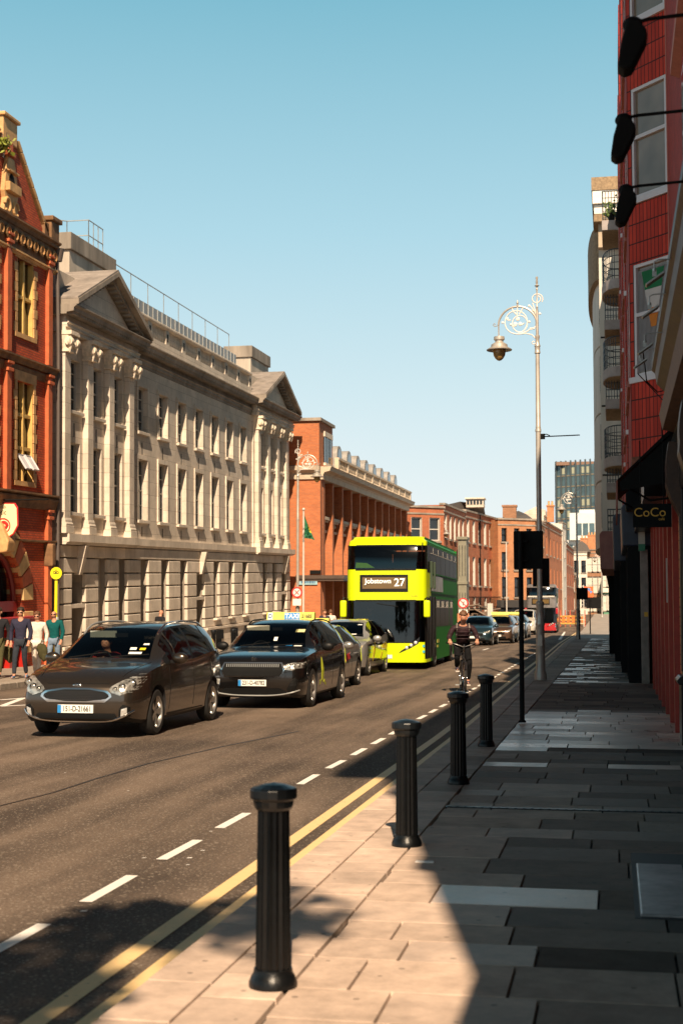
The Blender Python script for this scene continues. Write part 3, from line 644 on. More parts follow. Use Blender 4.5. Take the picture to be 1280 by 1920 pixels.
M_NAVY = mat('navy_shop_paint', (.012, .02, .04), .4, var=.3)
sA = shop('shopfront', 'dark shopfront with grey stone door surround beside the brick piers', 34.02, 39.7, .42, 4.3, M_NAVY, .22, 3.3, M_BLK2)
sB = shop('shopfront', 'navy shopfront with graffiti scrawl on its end wall', 39.8, 49, .29, 4.45, M_NAVY, .02, 3.15, M_BLK2)
sC = shop('shopfront', 'shopfront with faded pink fascia at the foot of the balconied block', 49.1, 58, .12, 4.5, mat('dusky_pink_fascia', (.30, .13, .11), .7, var=.2), -.42, 3.2, M_BLK2)
sD = shop('shopfront', 'farthest black shopfront standing forward of the others on the right', 58.1, 88, -.1, 4.3, M_BLK2, -.3, 3.3, M_BLK2, 5)
# graffiti tag on end wall of sB
mb = MB(); base = atY(1178, 1138, 39.75)
sq = [(0, .05), (.12, .16), (.2, .18), (.06, .1), (.04, .0), (.2, -.06), (.26, .06), (.3, .14), (.28, -.02), (.34, -.1), (.4, .05), (.36, .1), (.42, .02), (.5, .04), (.44, -.07), (.52, -.1)]
mb.tube([(base.x+a*.9, 39.775, base.z+b) for a, b in sq], .012, 6); mb.build('graffiti', mat('white_spray', (.45, .47, .45), .8), sB)
mb = MB(); mb.box(.62, .80, 33.7, 33.95, .1, 3.2); tag(mb.build('stone_pilaster', mat('grey_stone', (.22, .19, .16), .8, var=.3), bevel=.02), 'narrow grey stone pilaster between brick piers and the dark shopfront', 'pilaster')
mb = MB(); p = atY(1196, 985, 33.5); q = atY(1209, 1033, 33.5); mb.box(p.x, q.x, 33.5, 33.56, q.z, p.z); hs = mb.build('hanging_sign', mat('cream_sign', (.42, .40, .33), .6, var=.1)); tag(hs, 'small cream and green hanging sign beyond the brick piers', 'sign')
mb = MB(); mb.box(p.x, q.x, 33.49, 33.5, q.z, q.z+.16); mb.build('green_band', mat('sign_green', (.03, .18, .10), .6), hs)
mb = MB(); p = atY(1211, 1152, 31.5); mb.box(p.x-.04, p.x+.04, 31.5, 31.55, p.z-.05, p.z+.05); tag(mb.build('alarm_box', mat('alarm_yellow', (.6, .35, .03), .5)), 'tiny yellow box fixed by the doorway beyond the piers', 'box')
# C: cream block with balconies
M_CREAM = mat('cream_render', (.60, .56, .50), .8, var=.12, vs=2, streak=True)
M_BEIGE = mat('beige_cladding', (.44, .35, .26), .8, var=.15, vs=2)
M_COPING = mat('speckled_brown_coping', (.27, .19, .115), .9, var=.4, vs=9)
Cc = E('balconied_apartment_block', 'cream apartment block with curved balconies beyond the red building', 'building', (0, 0, 0))
mb = MB(); mb.box(.55, 14, 50.0, 60, 4.45, 18.5); mb.box(-.42, 14, 60, 88, 4.4, 17.5); mb.build('wall', M_CREAM, Cc)
# bowed bay that swells toward the street, capped by a brown curved parapet
def bow(x0, x1, yc, ry, z0, z1, prot, m, nm, par, zpow=0):
    mb = MB(); n = 16; vs = []
    ring = [(x1, yc-ry)]+[(x0-prot*math.sin(math.pi*k/n), yc-ry*math.cos(math.pi*k/n)) for k in range(n+1)]+[(x1, yc+ry)]
    mb.prism(ring, 'z', z0, z1); return mb.build(nm, m, par, smooth=True)
for k, z in enumerate((4.5, 7.4, 10.3, 13.2)):
    b = bow(-.36, 1, 67, 5.5, z, z+2.82, .42, M_CREAM, 'bow_front', Cc)
    mb = MB(); mb.box(-.44, -.42, 60.8, 62.2, z+.8, z+2.3); mb.build('window', M_WGL, Cc)
    mb = MB(); mb.box(-.38, .3, 59.96, 60.01, z+.02, z+.08); mb.build('joint_line', M_BLK2, Cc)
bow(-.42, 1, 67, 6.3, 15.9, 18.2, .55, M_COPING, 'curved_parapet', Cc)
mb = MB(); mb.box(-.60, 10, 59.2, 75, 18.0, 18.3); mb.box(-.68, 10.2, 59.1, 75.2, 19.3, 19.85); o1 = mb.build('penthouse_coping', M_COPING, Cc)
mb = MB(); mb.box(-.42, 9.8, 59.6, 74.8, 17.0, 19.28); mb.build('penthouse', M_BEIGE, Cc)
mb = MB(); mb.box(-.64, 10, 59.14, 60.2, 18.75, 19.29); mb.box(-.58, 10, 59.3, 60.2, 18.35, 18.72); mb.build('white_soffit_band', mat('white_fascia', (.74, .70, .64), .6), Cc)
mb = MB(); mb.box(-.2, .9, 59.55, 59.6, 17.2, 19.0); mb.build('penthouse_window', M_CREAM, Cc)
def rail(mb, x0, x1, yc, ry, z, curved):
    n = 12 if curved else 1
    if curved: ring = [(x1-(x1-x0)*math.sin(math.pi*k/n)**.6 if 0 < k < n else x1, yc-ry*math.cos(math.pi*k/n)) for k in range(n+1)]
    else: ring = [(x1, yc-ry), (x0, yc-ry), (x0, yc+ry), (x1, yc+ry)]
    for h in (.1, .35, .6, .85, 1.1): mb.tube([(x, y, z+h) for x, y in ring], .022 if h > 1 else .014, 6)
    for i in range(len(ring)-1):
        (xa, ya), (xb, yb) = ring[i], ring[i+1]; m = 2 if curved else 7
        for j in range(m): t = j/m; mb.cyl((xa+(xb-xa)*t, ya+(yb-ya)*t, z), (xa+(xb-xa)*t, ya+(yb-ya)*t, z+1.1), .012, n=6)
    return ring
def balcony(z, x0, x1, yc, ry, curved, k):
    mb = MB()
    ring = rail(MB(), x0, x1, yc, ry, z, curved)
    mb.prism(ring, 'z', z-.42, z-.06); b = mb.build('balcony', mat('grey_balcony_edge', (.34, .30, .29), .8, var=.2), Cc)
    mb = MB(); ring2 = [(x+.03*(x < x1-.01), yc+(y-yc)*.94) for x, y in ring]; mb.prism(ring2, 'z', z-.44, z-.421); mb.build('soffit', M_COPING, b)
    mb = MB(); rail(mb, x0+.03, x1, yc, ry-.05, z-.05, curved); mb.build('railing', mat('dark_railing', (.03, .045, .055), .4, .3), b)
    mb = MB(); mb.box(x1-.06, x1-.01, yc-ry*.5, yc+ry*.5, z, z+2.1); mb.build('balcony_door', M_WGL, b)
for k, (py, cv) in enumerate([(537, 1), (603, 0), (697, 1), (750, 0), (860, 1), (905, 0), (1010, 0)]):
    Y = 54.0; z = atY(1150, py, Y).z
    balcony(z, (-.28 if cv else -.2), .55, Y+(0 if cv else 1.0), 1.7, cv, k)
z = atY(1150, 425, 54).z
balcony(z, -.24, .55, 54.3, 1.5, 0, 9)
mb = MB(); rr = random.Random(5)
for k in range(120):
    c = (.1+rr.gauss(0, .12), 52.9+rr.gauss(0, .1), z+.12+abs(rr.gauss(0, .22))); s = .05
    mb.add([(c[0]-s, c[1], c[2]), (c[0], c[1]+s*.5, c[2]-s), (c[0]+s, c[1]-s*.3, c[2]+s*.2), (c[0], c[1], c[2]+s)], [(0, 1, 2, 3)])
pl = mb.build('leaves', mat('leaf_green', (.09, .14, .03), .6, var=.4), None, fix=False)
PP = E('potted_plant', 'green pot plant behind the top balcony railing', 'plant', (0, 0, 0)); pl.parent = PP
mb = MB(); mb.lathe([(.1, 0), (.15, .28), (.13, .28), (.12, .2)], (.1, 52.9, z-.06)); mb.build('pot', M_BLK2, PP)
# open vent windows sticking out of the cream wall
for (px, py), s in (((1124, 562), 1), ((1124, 826), 1)):
    p = atY(px, py, 64); mb = MB(); mb.prism([(p.x, p.z), (p.x+.05, p.z-.02), (p.x+.34, p.z+.42), (p.x+.29, p.z+.44)], 'y', 64, 65); mb.build('open_window', M_UPVC, Cc)
# ================================================================ LEFT HAND BUILDINGS
TILT = math.atan(.0275)
# D: Victorian red brick with gable (facade X=-17.4, up to Y=42.9); local frame origin (−17.4, 43.0)
D = E('gabled_brick_building', 'red and buff Victorian brick building with steep gable at the left edge', 'building', (-17.4, 42.5, 0), (TILT, 0, 0))
fr = Fr((0, 0, 0), (0, 1, 0), (1, 0, 0))
U0 = -14.0
wz = [(5.75, 8.75, 3), (10.2, 12.45, 2)]
wu = [(-2.75, -1.55), (-5.4, -4.2), (-8.0, -6.8), (-10.6, -9.4)]
gl_y = glass_dark('amber_reflecting_glass', (.03, .02, .008), .1)
ops = [(a, b, z0, z1) for a, b in wu for z0, z1, _ in wz]
ARC = (-3.9, 1.55, 2.15)  # arch centre u, radius, spring z
ops.append((ARC[0]-ARC[1], ARC[0]+ARC[1], -1.5, ARC[2]))
mb = MB(); fr.wall(mb, U0, 0, -1.5, ARC[2], [o for o in ops if o[3] <= ARC[2]], t=.5)
n = 14; za = ARC[2]+ARC[1]
for k in range(n):   # spandrels round the arch
    t0, t1 = math.pi*k/n, math.pi*(k+1)/n
    a0 = (ARC[0]-ARC[1]*math.cos(t0), ARC[2]+ARC[1]*math.sin(t0)); a1 = (ARC[0]-ARC[1]*math.cos(t1), ARC[2]+ARC[1]*math.sin(t1))
    mb.prism([(a0[0], a0[1]), (a1[0], a1[1]), (a1[0], za), (a0[0], za)], 'x', -.5, 0)
fr.box(mb, U0, ARC[0]-ARC[1], -.5, 0, ARC[2], za); fr.box(mb, ARC[0]+ARC[1], 0, -.5, 0, ARC[2], za)
fr.wall(mb, U0, 0, za, 13.45, [o for o in ops if o[3] > za], t=.5)
fr.box(mb, U0, 0, -9, -.5, 12.0, 13.4)
mb.build('wall', M_RED_BRK, D)
mb = MB(); fr.box(mb, U0, -.02, -8, -.9, -1, 12.0); mb.build('interior', M_BLK2, D)
# gable
gc, gh, gw = -3.55, 16.4, 3.25
mb = MB(); mb.prism([(gc-gw, 13.42), (gc+gw-.25, 13.42), (gc+.55, gh-.6), (gc-.55, gh-.6)], 'x', -.5, .02); mb.build('gable', M_RED_BRK, D)
mb = MB()
for s in (-1, 1):
    a = (gc+s*(gw-.1), 13.4); b = (gc+s*.55, gh-.5); nseg = 9
    for k in range(nseg):
        t0, t1 = k/nseg, (k+1)/nseg
        p0 = (a[0]+(b[0]-a[0])*t0, a[1]+(b[1]-a[1])*t0); p1 = (a[0]+(b[0]-a[0])*t1, a[1]+(b[1]-a[1])*t1)
        vb = MB(); vb.prism([p0, p1, (p1[0]+s*.17, p1[1]+.05), (p0[0]+s*.17, p0[1]+.05)], 'x', -.55, .1); vb.build('coping_stone', M_TERRA, D, bevel=.02, seg=1)
mb = MB(); mb.box(-.5, .12, gc-.5, gc+.5, gh-.75, gh-.05); mb.box(-.55, .2, gc-.57, gc+.57, gh-.05, gh+.06); mb.build('gable_cap', M_TERRA, D, bevel=.03)
# gable niche with scrolls and strip pilaster
mb = MB(); mb.box(.0, .14, gc-.16, gc+.16, 13.4, gh-.7); mb.box(.02, .22, gc-.2, gc+.2, 15.25, 15.4); mb.build('gable_pilaster', mat('orange_red_terracotta', (.50, .12, .04), .7, var=.2, vs=5), D, bevel=.02)
mb = MB()
mb.prism([(gc-.55, 13.45), (gc+.55, 13.45), (gc+.42, 13.95), (gc+.5, 14.15), (gc+.38, 14.75), (gc+.2, 15.2), (gc-.2, 15.2), (gc-.38, 14.75), (gc-.5, 14.15), (gc-.42, 13.95)], 'x', .02, .16)
for s in (-1, 1): mb.tube([(.17, gc+s*(.3+.18*math.cos(t)), 13.75+.2*math.sin(t)) for t in np.linspace(0, 5.5, 14)], .05, 8)
mb.box(.02, .3, gc-.42, gc+.42, 14.42, 14.15); mb.box(.02, .26, gc-.36, gc+.36, 14.75, 14.82)
o = mb.build('niche_surround', M_TERRA, D, bevel=.015, seg=1)
mb = MB(); mb.sph((.14, gc, 14.45), (.09, .2, .3)); mb.build('niche', M_BLK2, o, smooth=True)  # black bulge paints the shade of a hollow that is not cut
mb = MB(); mb.prism([(gc-gw, 13.3), (gc+gw-.3, 13.3), (gc, 16.2)], 'x', -8, -.52); mb.box(-8, -.5, U0, gc-gw, 13.4, 14.4); mb.build('roof', M_SLATE, D)
# corner pier and cornice turret
mb = MB(); mb.box(-.9, .18, -.55, .1, 13.3, 14.1); mb.box(-1.0, .26, -.62, .18, 14.1, 14.25); mb.box(-2.6, .1, -.9, .0, 13.4, 14.0); mb.build('corner_turret', M_TERRA_D, D, bevel=.03)
mb = MB(); mb.cyl((.1, .18, 12.95), (.1, .18, 13.35), .13, .2); mb.tube([(.1, .12, 13.2), (.12, .2, 10), (.12, .2, -1)], .06, 8); mb.build('downpipe', mat('old_lead_pipe', (.10, .08, .07), .6), D, smooth=True)
# string courses / friezes
for z0, z1, d, m in ((12.65, 13.4, .1, M_TERRA_D), (13.3, 13.5, .26, M_TERRA_D), (9.25, 9.45, .22, M_TERRA_D), (8.95, 9.2, .06, M_TERRA_D), (4.95, 5.3, .2, M_TERRA_D), (5.3, 5.42, .26, M_TERRA_D), (3.92, 4.0, .14, M_TERRA_D), (12.5, 12.62, .14, M_TERRA)):
    mb = MB(); fr.prof(mb, [(0, z0), (d*.5, z0), (d*.7, (z0+z1)/2), (d, z1-.05), (d, z1), (0, z1)], U0, .1); mb.build('string_course', m, D)
mb = MB()
for k in range(28):
    u = U0+.3+k*.5; mb.lathe([(0, .0), (.17, 0), (.2, .05), (.14, .08), (.1, .03), (0, .03)], (.1, u, 13.0), 12, 'x')
mb.build('frieze_roundels', mat('aged_terracotta', (.34, .18, .07), .8, var=.4, vs=3), D)
# vertical strips
M_STRIP = MATS['orange_red_terracotta']
for u in (-.45, -3.55, -6.2, -8.8, -11.4):
    mb = MB()
    for a, b in ((-.1 if u > -1 else 3.9, 4.95), (5.4, 9.2), (9.5, 13.0)):
        fr.box(mb, u-.16, u+.16, 0, .13, a, b); fr.box(mb, u-.2, u+.2, 0, .19, b-.3, b-.2); fr.box(mb, u-.2, u+.2, .0, .2, b-.08, b)
    mb.build('pilaster_strip', M_STRIP, D, bevel=.012, seg=1)
# mullioned windows, terracotta surrounds, yellow lit reveals
M_REV = mat('buff_window_stone', (.62, .40, .12), .7, var=.2, vs=3)
for a, b in wu:
    for z0, z1, rows in wz:
        mb = MB(); um = (a+b)/2
        fr.box(mb, um-.05, um+.05, -.24, -.04, z0, z1)
        for r in range(1, rows): z = z0+(z1-z0)*r/rows; fr.box(mb, a, um-.05, -.24, -.05, z-.05, z+.05); fr.box(mb, um+.05, b, -.24, -.05, z-.05, z+.05)
        fr.box(mb, a-.0, a+.03, -.24, .0, z0, z1); fr.box(mb, b-.03, b, -.24, .0, z0, z1)
        o = mb.build('window', M_REV, D)
        g = MB(); fr.box(g, a, b, -.20, -.17, z0, z1); g.build('pane', gl_y, o)
        q = MB()
        for k in range(int((z1-z0)/.3)):
            e = .0 if k % 2 else .1
            for s in (0, 1): fr.box(q, (a-.16-e if s == 0 else b+.003), (a-.003 if s == 0 else b+.16+e), .003, .035, z0+k*.3+.01, z0+k*.3+.29)
        fr.box(q, a-.2, b+.2, .003, .04, z1+.003, z1+.32); fr.box(q, a-.2, b+.2, .003, .05, z0-.15, z0-.003)
        q.build('surround', M_TERRA, o)
# two open casements
for k, u in enumerate((-2.55, -2.0)):
    mb = MB(); mb.add([(-.05, u, 6.55), (-.05, u+.42, 6.55), (.2, u+.46, 6.12), (.2, u+.04, 6.12)], [(0, 1, 2, 3)]); mb.add([(-.05, u, 6.52), (-.05, u+.42, 6.52), (.2, u+.46, 6.09), (.2, u+.04, 6.09)], [(3, 2, 1, 0)])
    mb.tube([(-.05, u, 6.55), (-.05, u+.42, 6.55), (.2, u+.46, 6.12), (.2, u+.04, 6.12)], .03, 6, closed=True); mb.build('open_casement', M_UPVC, D)
# arch with striped voussoirs and red doors
mb = MB(); mb2 = MB(); nv = 13
for k in range(nv):
    t0, t1 = math.pi*k/nv+.01, math.pi*(k+1)/nv-.01
    P = []
    for t, r in ((t0, ARC[1]+.0), (t1, ARC[1]), (t1, ARC[1]+.72), (t0, ARC[1]+.72)): P.append((ARC[0]-r*math.cos(t), ARC[2]+r*math.sin(t)))
    vb = MB(); vb.prism(P, 'x', -.52, .09); vb.build('arch_stone', M_STRIP if k % 2 else mat('pale_yellow_voussoir', (.66, .45, .20), .7, var=.2, vs=3), D, bevel=.012, seg=1)
pass
for k in range(4):
    for s in (-1, 1):
        c = ARC[0]+s*(ARC[1]+.36); vb = MB(); vb.box(-.52, .092, c-.36, c+.36, ARC[2]-.42*(2*k)-.42-.3, ARC[2]-.42*(2*k)-.32); vb.build('jamb_stone', MATS['pale_yellow_voussoir'], D, bevel=.012, seg=1)
mb = MB(); fr.prof(mb, [(0, 3.55), (.35, 3.6), (.4, 3.9), (.2, 4.35), (.0, 4.6)], ARC[0]-.28, ARC[0]+.28); mb.build('carved_keystone', M_TERRA, D, bevel=.05)
mb = MB(); mb.box(0, .3, -.65, -.38, 3.2, 3.9); mb.build('carved_corbel', M_TERRA_D, D, bevel=.05)
M_REDP = mat('red_door_paint', (.42, .018, .012), .35, var=.2, coat=.3)
M_DEEPR = mat('dark_red_frame', (.16, .01, .012), .4, var=.2)
mb = MB(); mb.tube([(-.2, ARC[0]-1.42*math.cos(t), ARC[2]+1.42*math.sin(t)) for t in np.linspace(0, math.pi, 20)], .09, 8)
fr.box(mb, ARC[0]-1.5, ARC[0]+1.5, -.35, -.1, 1.85, 2.15); fr.box(mb, ARC[0]-1.5, ARC[0]-1.3, -.35, -.1, -1, 1.85); fr.box(mb, ARC[0]+1.3, ARC[0]+1.5, -.35, -.1, -1, 1.85); fr.box(mb, ARC[0]-.06, ARC[0]+.06, -.3, -.12, 2.15, 3.6)
dr = mb.build('door_frame', M_DEEPR, D)
mb = MB(); fr.box(mb, ARC[0]-1.9, ARC[0]+2.0, .0, .22, 1.35, 1.62); fr.box(mb, ARC[0]-1.9, ARC[0]+2.0, .0, .3, 1.62, 1.7)
for u in (-1.55, -.55, .55, 1.55): fr.box(mb, ARC[0]+u-.16, ARC[0]+u+.16, -.1, .15, -1, 1.35)
mb.build('red_shopfront', M_REDP, D, bevel=.015, seg=1)
mb = MB(); fr.box(mb, ARC[0]-1.4, ARC[0]+1.4, -.45, -.4, -1, 3.7); mb.build('door_glass', M_WGL, dr)
# green weeds growing on the gable
WD = E('wall_weeds', 'yellow green weeds sprouting from the gable slope of the brick building', 'plant', (0, 0, 0))
mb = MB()
for k in range(90):
    c = Vector((-17.2+rr.gauss(0, .1), 37.9+rr.gauss(0, .16), 15.3+rr.gauss(0, .14))); s = .07
    a = Vector((rr.uniform(-s, s), rr.uniform(-s, s), rr.uniform(-s, s))); b = Vector((rr.uniform(-s, s), rr.uniform(-s, s), rr.uniform(-s, s)))
    mb.add([c-a, c-b, c+a, c+b], [(0, 1, 2, 3)])
mb.build('leaves', mat('weed_leaf', (.20, .22, .02), .6, var=.4), WD, fix=False)
mb = MB()
for k in range(9):
    c = Vector((-17.25, 37.9+rr.uniform(-.15, .15), 14.95)); mb.tube([c, c+Vector((rr.uniform(-.1, .2), rr.uniform(-.2, .2), .5+rr.random()*.3))], .008, 5)
mb.build('stem', MATS['brown_gilded_moulding'], WD)
# shield sign
SS = E('shield_sign', 'white and red shield shaped hanging sign on the red brick building', 'sign', (-16.4, 0, 0))
pa = atY(-20, 0, 38.0)
Ysh = 38.4
def sp(px, py): p = atY(px, py, Ysh); return (p.x+16.4, p.z)
shp = [(-33, 945), (26, 945), (31, 953), (32, 985), (24, 1000), (12, 1008), (2, 1012), (-8, 1008), (-20, 1000), (-30, 985), (-32, 953)]
P = [sp(*q) for q in shp]; cxs = sum(p[0] for p in P)/len(P); czs = sum(p[1] for p in P)/len(P)
mb = MB(); mb.prism([(cxs+(x-cxs)*1.06, czs+(z-czs)*1.06) for x, z in P], 'y', Ysh+.01, Ysh+.06); mb.build('sign_border', mat('sign_red', (.62, .02, .02), .4, var=0), SS)
mb = MB(); mb.prism(P, 'y', Ysh-.005, Ysh+.01); mb.build('sign_face', mat('sign_cream', (.82, .72, .42), .4, var=0), SS)
q = sp(6, 986); mr = MATS['sign_red']
mb = MB()
mb.tube([(q[0]+.21*math.cos(t), Ysh-.012, q[1]+.21*math.sin(t)) for t in np.linspace(0, 2*math.pi, 28)[:-1]], .018, 6, closed=True)
mb.tube([(q[0]+.13*math.cos(t)*(1-t/9), Ysh-.012, q[1]+.13*math.sin(t)*(1-t/9)) for t in np.linspace(0, 6, 20)], [.05-.006*k/3 for k in range(20)], 6)
mb.tube([(q[0]-.1, Ysh-.012, q[1]-.05), (q[0]+.02, Ysh-.012, q[1]-.12), (q[0]+.12, Ysh-.012, q[1]-.02)], .045, 6); mb.build('emblem', mr, SS)
M_DKTX = mat('dark_lettering', (.02, .015, .012), .5, var=0)
q = sp(2, 951); text('lettering', 'irish', .13, M_DKTX, SS, (q[0]+.05, Ysh-.01, q[1]))
q = sp(0, 961); text('lettering', 'celtic', .19, M_DKTX, SS, (q[0], Ysh-.01, q[1]))
mb = MB(); z = atY(0, 944, Ysh).z+.1; mb.tube([(-1.0, Ysh+.03, z), (.5, Ysh+.03, z)], .02); mb.build('bracket', M_BLK2, SS)

# E: classical stone block, local origin (-17.5, 43.2), length 33.6
EB = E('stone_courthouse', 'long pale limestone classical block with pediments and pilasters', 'building', (-17.5, 43.2, 0), (TILT, 0, 0))
fr = Fr((0, 0, 0), (0, 1, 0), (1, 0, 0))
P1, P2, LEN = 6.95, 25.1, 33.0
cw = [8.35+2.5*i for i in range(7)]; pw = [1.2, 3.25, 5.35]; pw2 = [26.6, 28.65, 30.7]
W2 = (8.35, 10.05); W1 = (5.0, 7.3); GZ = (1.0, 3.5); hw = .54
ops = [(c-hw, c+hw, *W2) for c in cw]+[(c-hw, c+hw, *W1) for c in cw]
mb = MB(); fr.wall(mb, P1, P2, 4.25, 10.81, ops, t=.55)
for u0, u1, ws in ((0, P1, pw), (P2, LEN, pw2)): fr.wall(mb, u0, u1, 4.25, 10.81, [(c-hw, c+hw, *W) for c in ws for W in (W1, W2)], t=.55, d=.08)
mb.build('wall', M_STONE, EB)
mb = MB(); fr.box(mb, .02, LEN-.02, -13, -.9, -1.5, 12.0); mb.build('core', M_BLK2, EB)
mb = MB(); fr.box(mb, 0, LEN, -.9, -.56, 10.4, 11.4); fr.box(mb, .01, LEN, -13, -.4, 11.3, 11.5); fr.box(mb, LEN-.5, LEN-.001, -13, -.56, -1.5, 11.25); fr.box(mb, .001, .5, -13, -.56, -1.5, 11.25); mb.build('end_wall', M_STONE, EB)
for c in cw+pw+pw2:
    d0 = 0 if c in cw else .08
    f3 = Fr((d0, 0, 0), (0, 1, 0), (1, 0, 0))
    for W in (W1, W2): sash(f3, EB, c-hw, c+hw, *W, .21, rows=4, cols=2, fw=.045, msill=M_STONE, sd=.12)
    mb = MB()
    if c in cw:
        for z0, z1 in (W1, W2):
            f3.box(mb, c-hw-.14, c-hw-.003, .003, .05, z0, z1); f3.box(mb, c+hw+.003, c+hw+.14, .003, .05, z0, z1); f3.box(mb, c-hw-.14, c+hw+.14, .003, .055, z1+.003, z1+.17)
        mb.build('architrave', M_STONE, EB)
    mb = MB(); f3.box(mb, c-.025, c+.025, .003, .012, W2[0]-.85, W2[0]-.4)
    if c in cw: f3.box(mb, c-.025, c+.025, .003, .012, W1[0]-.6, W1[0]-.25)
    mb.build('vent_slot', M_BLK2, EB)
# pilasters with volute capitals
def pilaster(u, first=[None]):
    if first[0] is None:
        mb = MB(); f = Fr((0, 0, 0), (0, 1, 0), (1, 0, 0))
        f.box(mb, 0, .5, .0, .2, 4.78, 10.13)
        o = mb.build('pilaster', M_STONE, EB, bevel=.01, seg=1)
        mb = MB(); f.box(mb, -.09, .59, 0, .29, 4.28, 4.52); f.prof(mb, [(0, 4.52), (.27, 4.52), (.28, 4.59), (.24, 4.64), (.24, 4.70), (.21, 4.78), (0, 4.78)], -.05, .55); mb.build('pilaster_base', M_STONE, o, bevel=.01, seg=1)
        mb = MB(); f.box(mb, -.05, .55, 0, .36, 10.14, 10.2); f.box(mb, -.12, .62, 0, .46, 10.68, 10.81)
        mb.prism([(0, 10.2), (.5, 10.2), (.6, 10.68), (-.1, 10.68)], 'x', 0, .34)
        for s in (-.02, .52):
            mb.lathe([(0, 0), (.17, 0), (.18, .07), (.13, .1), (.1, .06), (.05, .14), (0, .14)], (.34, s, 10.46), 14, 'x')
            mb.lathe([(0, -.1), (.13, -.1), (.15, 0), (.13, .1), (0, .1)], (.36, s, 10.46), 12, 'y')
            mb.cyl((.38, s, 10.3), (.36, s, 10.1), .06, .02)
        for s in (.12, .25, .38): mb.sph((.38, s, 10.4), (.06, .06, .13), 8, 6)
        mb.build('capital', mat('carved_stone', (.74, .63, .50), .85, var=.3, vs=6, bump=.4, bs=18), o, smooth=True)
        o.location = (.08, u, 0); first[0] = o; return o
    c = copy_tree(first[0]); c.location = (.08, u, 0); return c
for u in (-.08, 1.98, 4.05, 6.15, 25.35, 27.4, 29.45, 31.5): pilaster(u)
# entablature, cornice
for u0, u1, d in ((-.1, P1+.1, .30), (P1+.101, P2-.151, .03), (P2-.15, LEN+.1, .30)):
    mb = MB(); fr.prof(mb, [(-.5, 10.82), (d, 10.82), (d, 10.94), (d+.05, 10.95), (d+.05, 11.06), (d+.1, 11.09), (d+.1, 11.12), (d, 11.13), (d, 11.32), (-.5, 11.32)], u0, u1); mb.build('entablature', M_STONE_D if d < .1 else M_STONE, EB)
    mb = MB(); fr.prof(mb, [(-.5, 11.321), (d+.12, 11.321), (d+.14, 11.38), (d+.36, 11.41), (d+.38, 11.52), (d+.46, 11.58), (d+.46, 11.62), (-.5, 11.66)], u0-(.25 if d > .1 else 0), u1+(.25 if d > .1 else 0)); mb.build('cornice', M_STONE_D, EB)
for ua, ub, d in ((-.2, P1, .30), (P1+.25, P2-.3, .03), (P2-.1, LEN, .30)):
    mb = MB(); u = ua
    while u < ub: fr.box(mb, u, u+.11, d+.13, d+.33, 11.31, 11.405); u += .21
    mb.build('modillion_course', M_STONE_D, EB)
# pediments
def pediment(u0, u1, d=.30):
    um = (u0+u1)/2; ap = 13.42; BZ = 11.62
    mb = MB(); mb.prism([(u0+.2, BZ), (u1-.2, BZ), (um, ap-.35)], 'x', -1.2, d-.05); o = mb.build('pediment', M_STONE, EB)
    mb = MB()
    for s, ue in ((-1, u0-.3), (1, u1+.3)):
        for (e0, e1, h0, h1) in ((.0, .5, .0, .17), (.5, .42, -.14, .0)):
            dd0, dd1 = -1.3, d+e0+.05 if e0 else d+.5
            a = (ue, BZ+.01+h0); b = (um, ap-.14+h0)
            mb.prism([a, b, (um, ap-.14+h1), (ue, BZ+.01+h1)], 'x', dd0, d+(.52 if h0 == 0 else .3))
        n = 14
        for k in range(1, n):
            t = k/n; y = ue+(um-ue)*t; z = BZ-.14+(ap-.15-BZ)*t; mb.box(d, d+.26, y-.06, y+.06, z-.06, z+.02)
    mb.build('raking_cornice', M_STONE_D, o)
    mb = MB()
    mb.prism([(u0-.3, BZ+.19), (um, ap+.035), (um, ap+.1), (u0-.3, BZ+.25)], 'x', -3.4, d+.5); mb.prism([(u1+.3, BZ+.19), (um, ap+.035), (um, ap+.1), (u1+.3, BZ+.25)], 'x', -3.4, d+.5)
    mb.build('pediment_roof', mat('lead_grey_slab', (.25, .215, .19), .8, var=.35, vs=2), o)
pediment(0, P1); pediment(P2, LEN-.3)
# attic blocks
for u0, u1 in ((3.6, 8.0), (29.0, 32.9)):
    mb = MB(); mb.box(-2.4, -1.05, u0, u1, 11.5, 14.35); mb.box(-1.0, -.3, u0-2.8, u0-.02, 11.5, 13.0); o = mb.build('attic_block', mat('weathered_attic_stone', (.46, .40, .33), .9, var=.35, vs=.8, streak=True), EB)
    mb = MB(); mb.box(-2.5, -.95, u0-.1, u1+.12, 14.35, 14.95); mb.build('attic_coping', M_STONE_D, o, bevel=.02)
# balustrade between pavilions
mb = MB(); fr.box(mb, P1+.1, P2-.1, -.55, .02, 11.6, 12.17); fr.prof(mb, [(-.5, 12.77), (.0, 12.77), (.07, 12.83), (.07, 12.89), (.0, 12.94), (-.5, 12.94)], P1+.1, P2-.1)
nb = 8; sp_ = (P2-P1-.4)/nb
for k in range(nb+1): u = P1+.2+k*sp_; fr.box(mb, u-.22, u+.22, -.5, -.02, 12.17, 12.77)
o = mb.build('balustrade', M_STONE, EB)
mb = MB()
for k in range(nb):
    for j in range(7):
        u = P1+.2+k*sp_+.22+(sp_-.44)*(j+.5)/7
        mb.lathe([(.07, 0), (.07, .06), (.04, .1), (.085, .22), (.06, .38), (.045, .5), (.07, .55), (.07, .6)], (-.16, u, 12.17), 8)
mb.build('balusters', M_STONE, o, smooth=True)['kind'] = 'stuff'
mb = MB()
for k in range(nb+1): u = P1+.2+k*sp_; fr.box(mb, u-.07, u+.07, -.018, -.004, 12.3, 12.62)
mb.build('recess_shade', M_BLK2, o)  # black plates painted as shade on the pedestals, nothing is sunk
mb = MB(); fr.box(mb, P1, P2, -1.2, -.8, 11.3, 13.85)
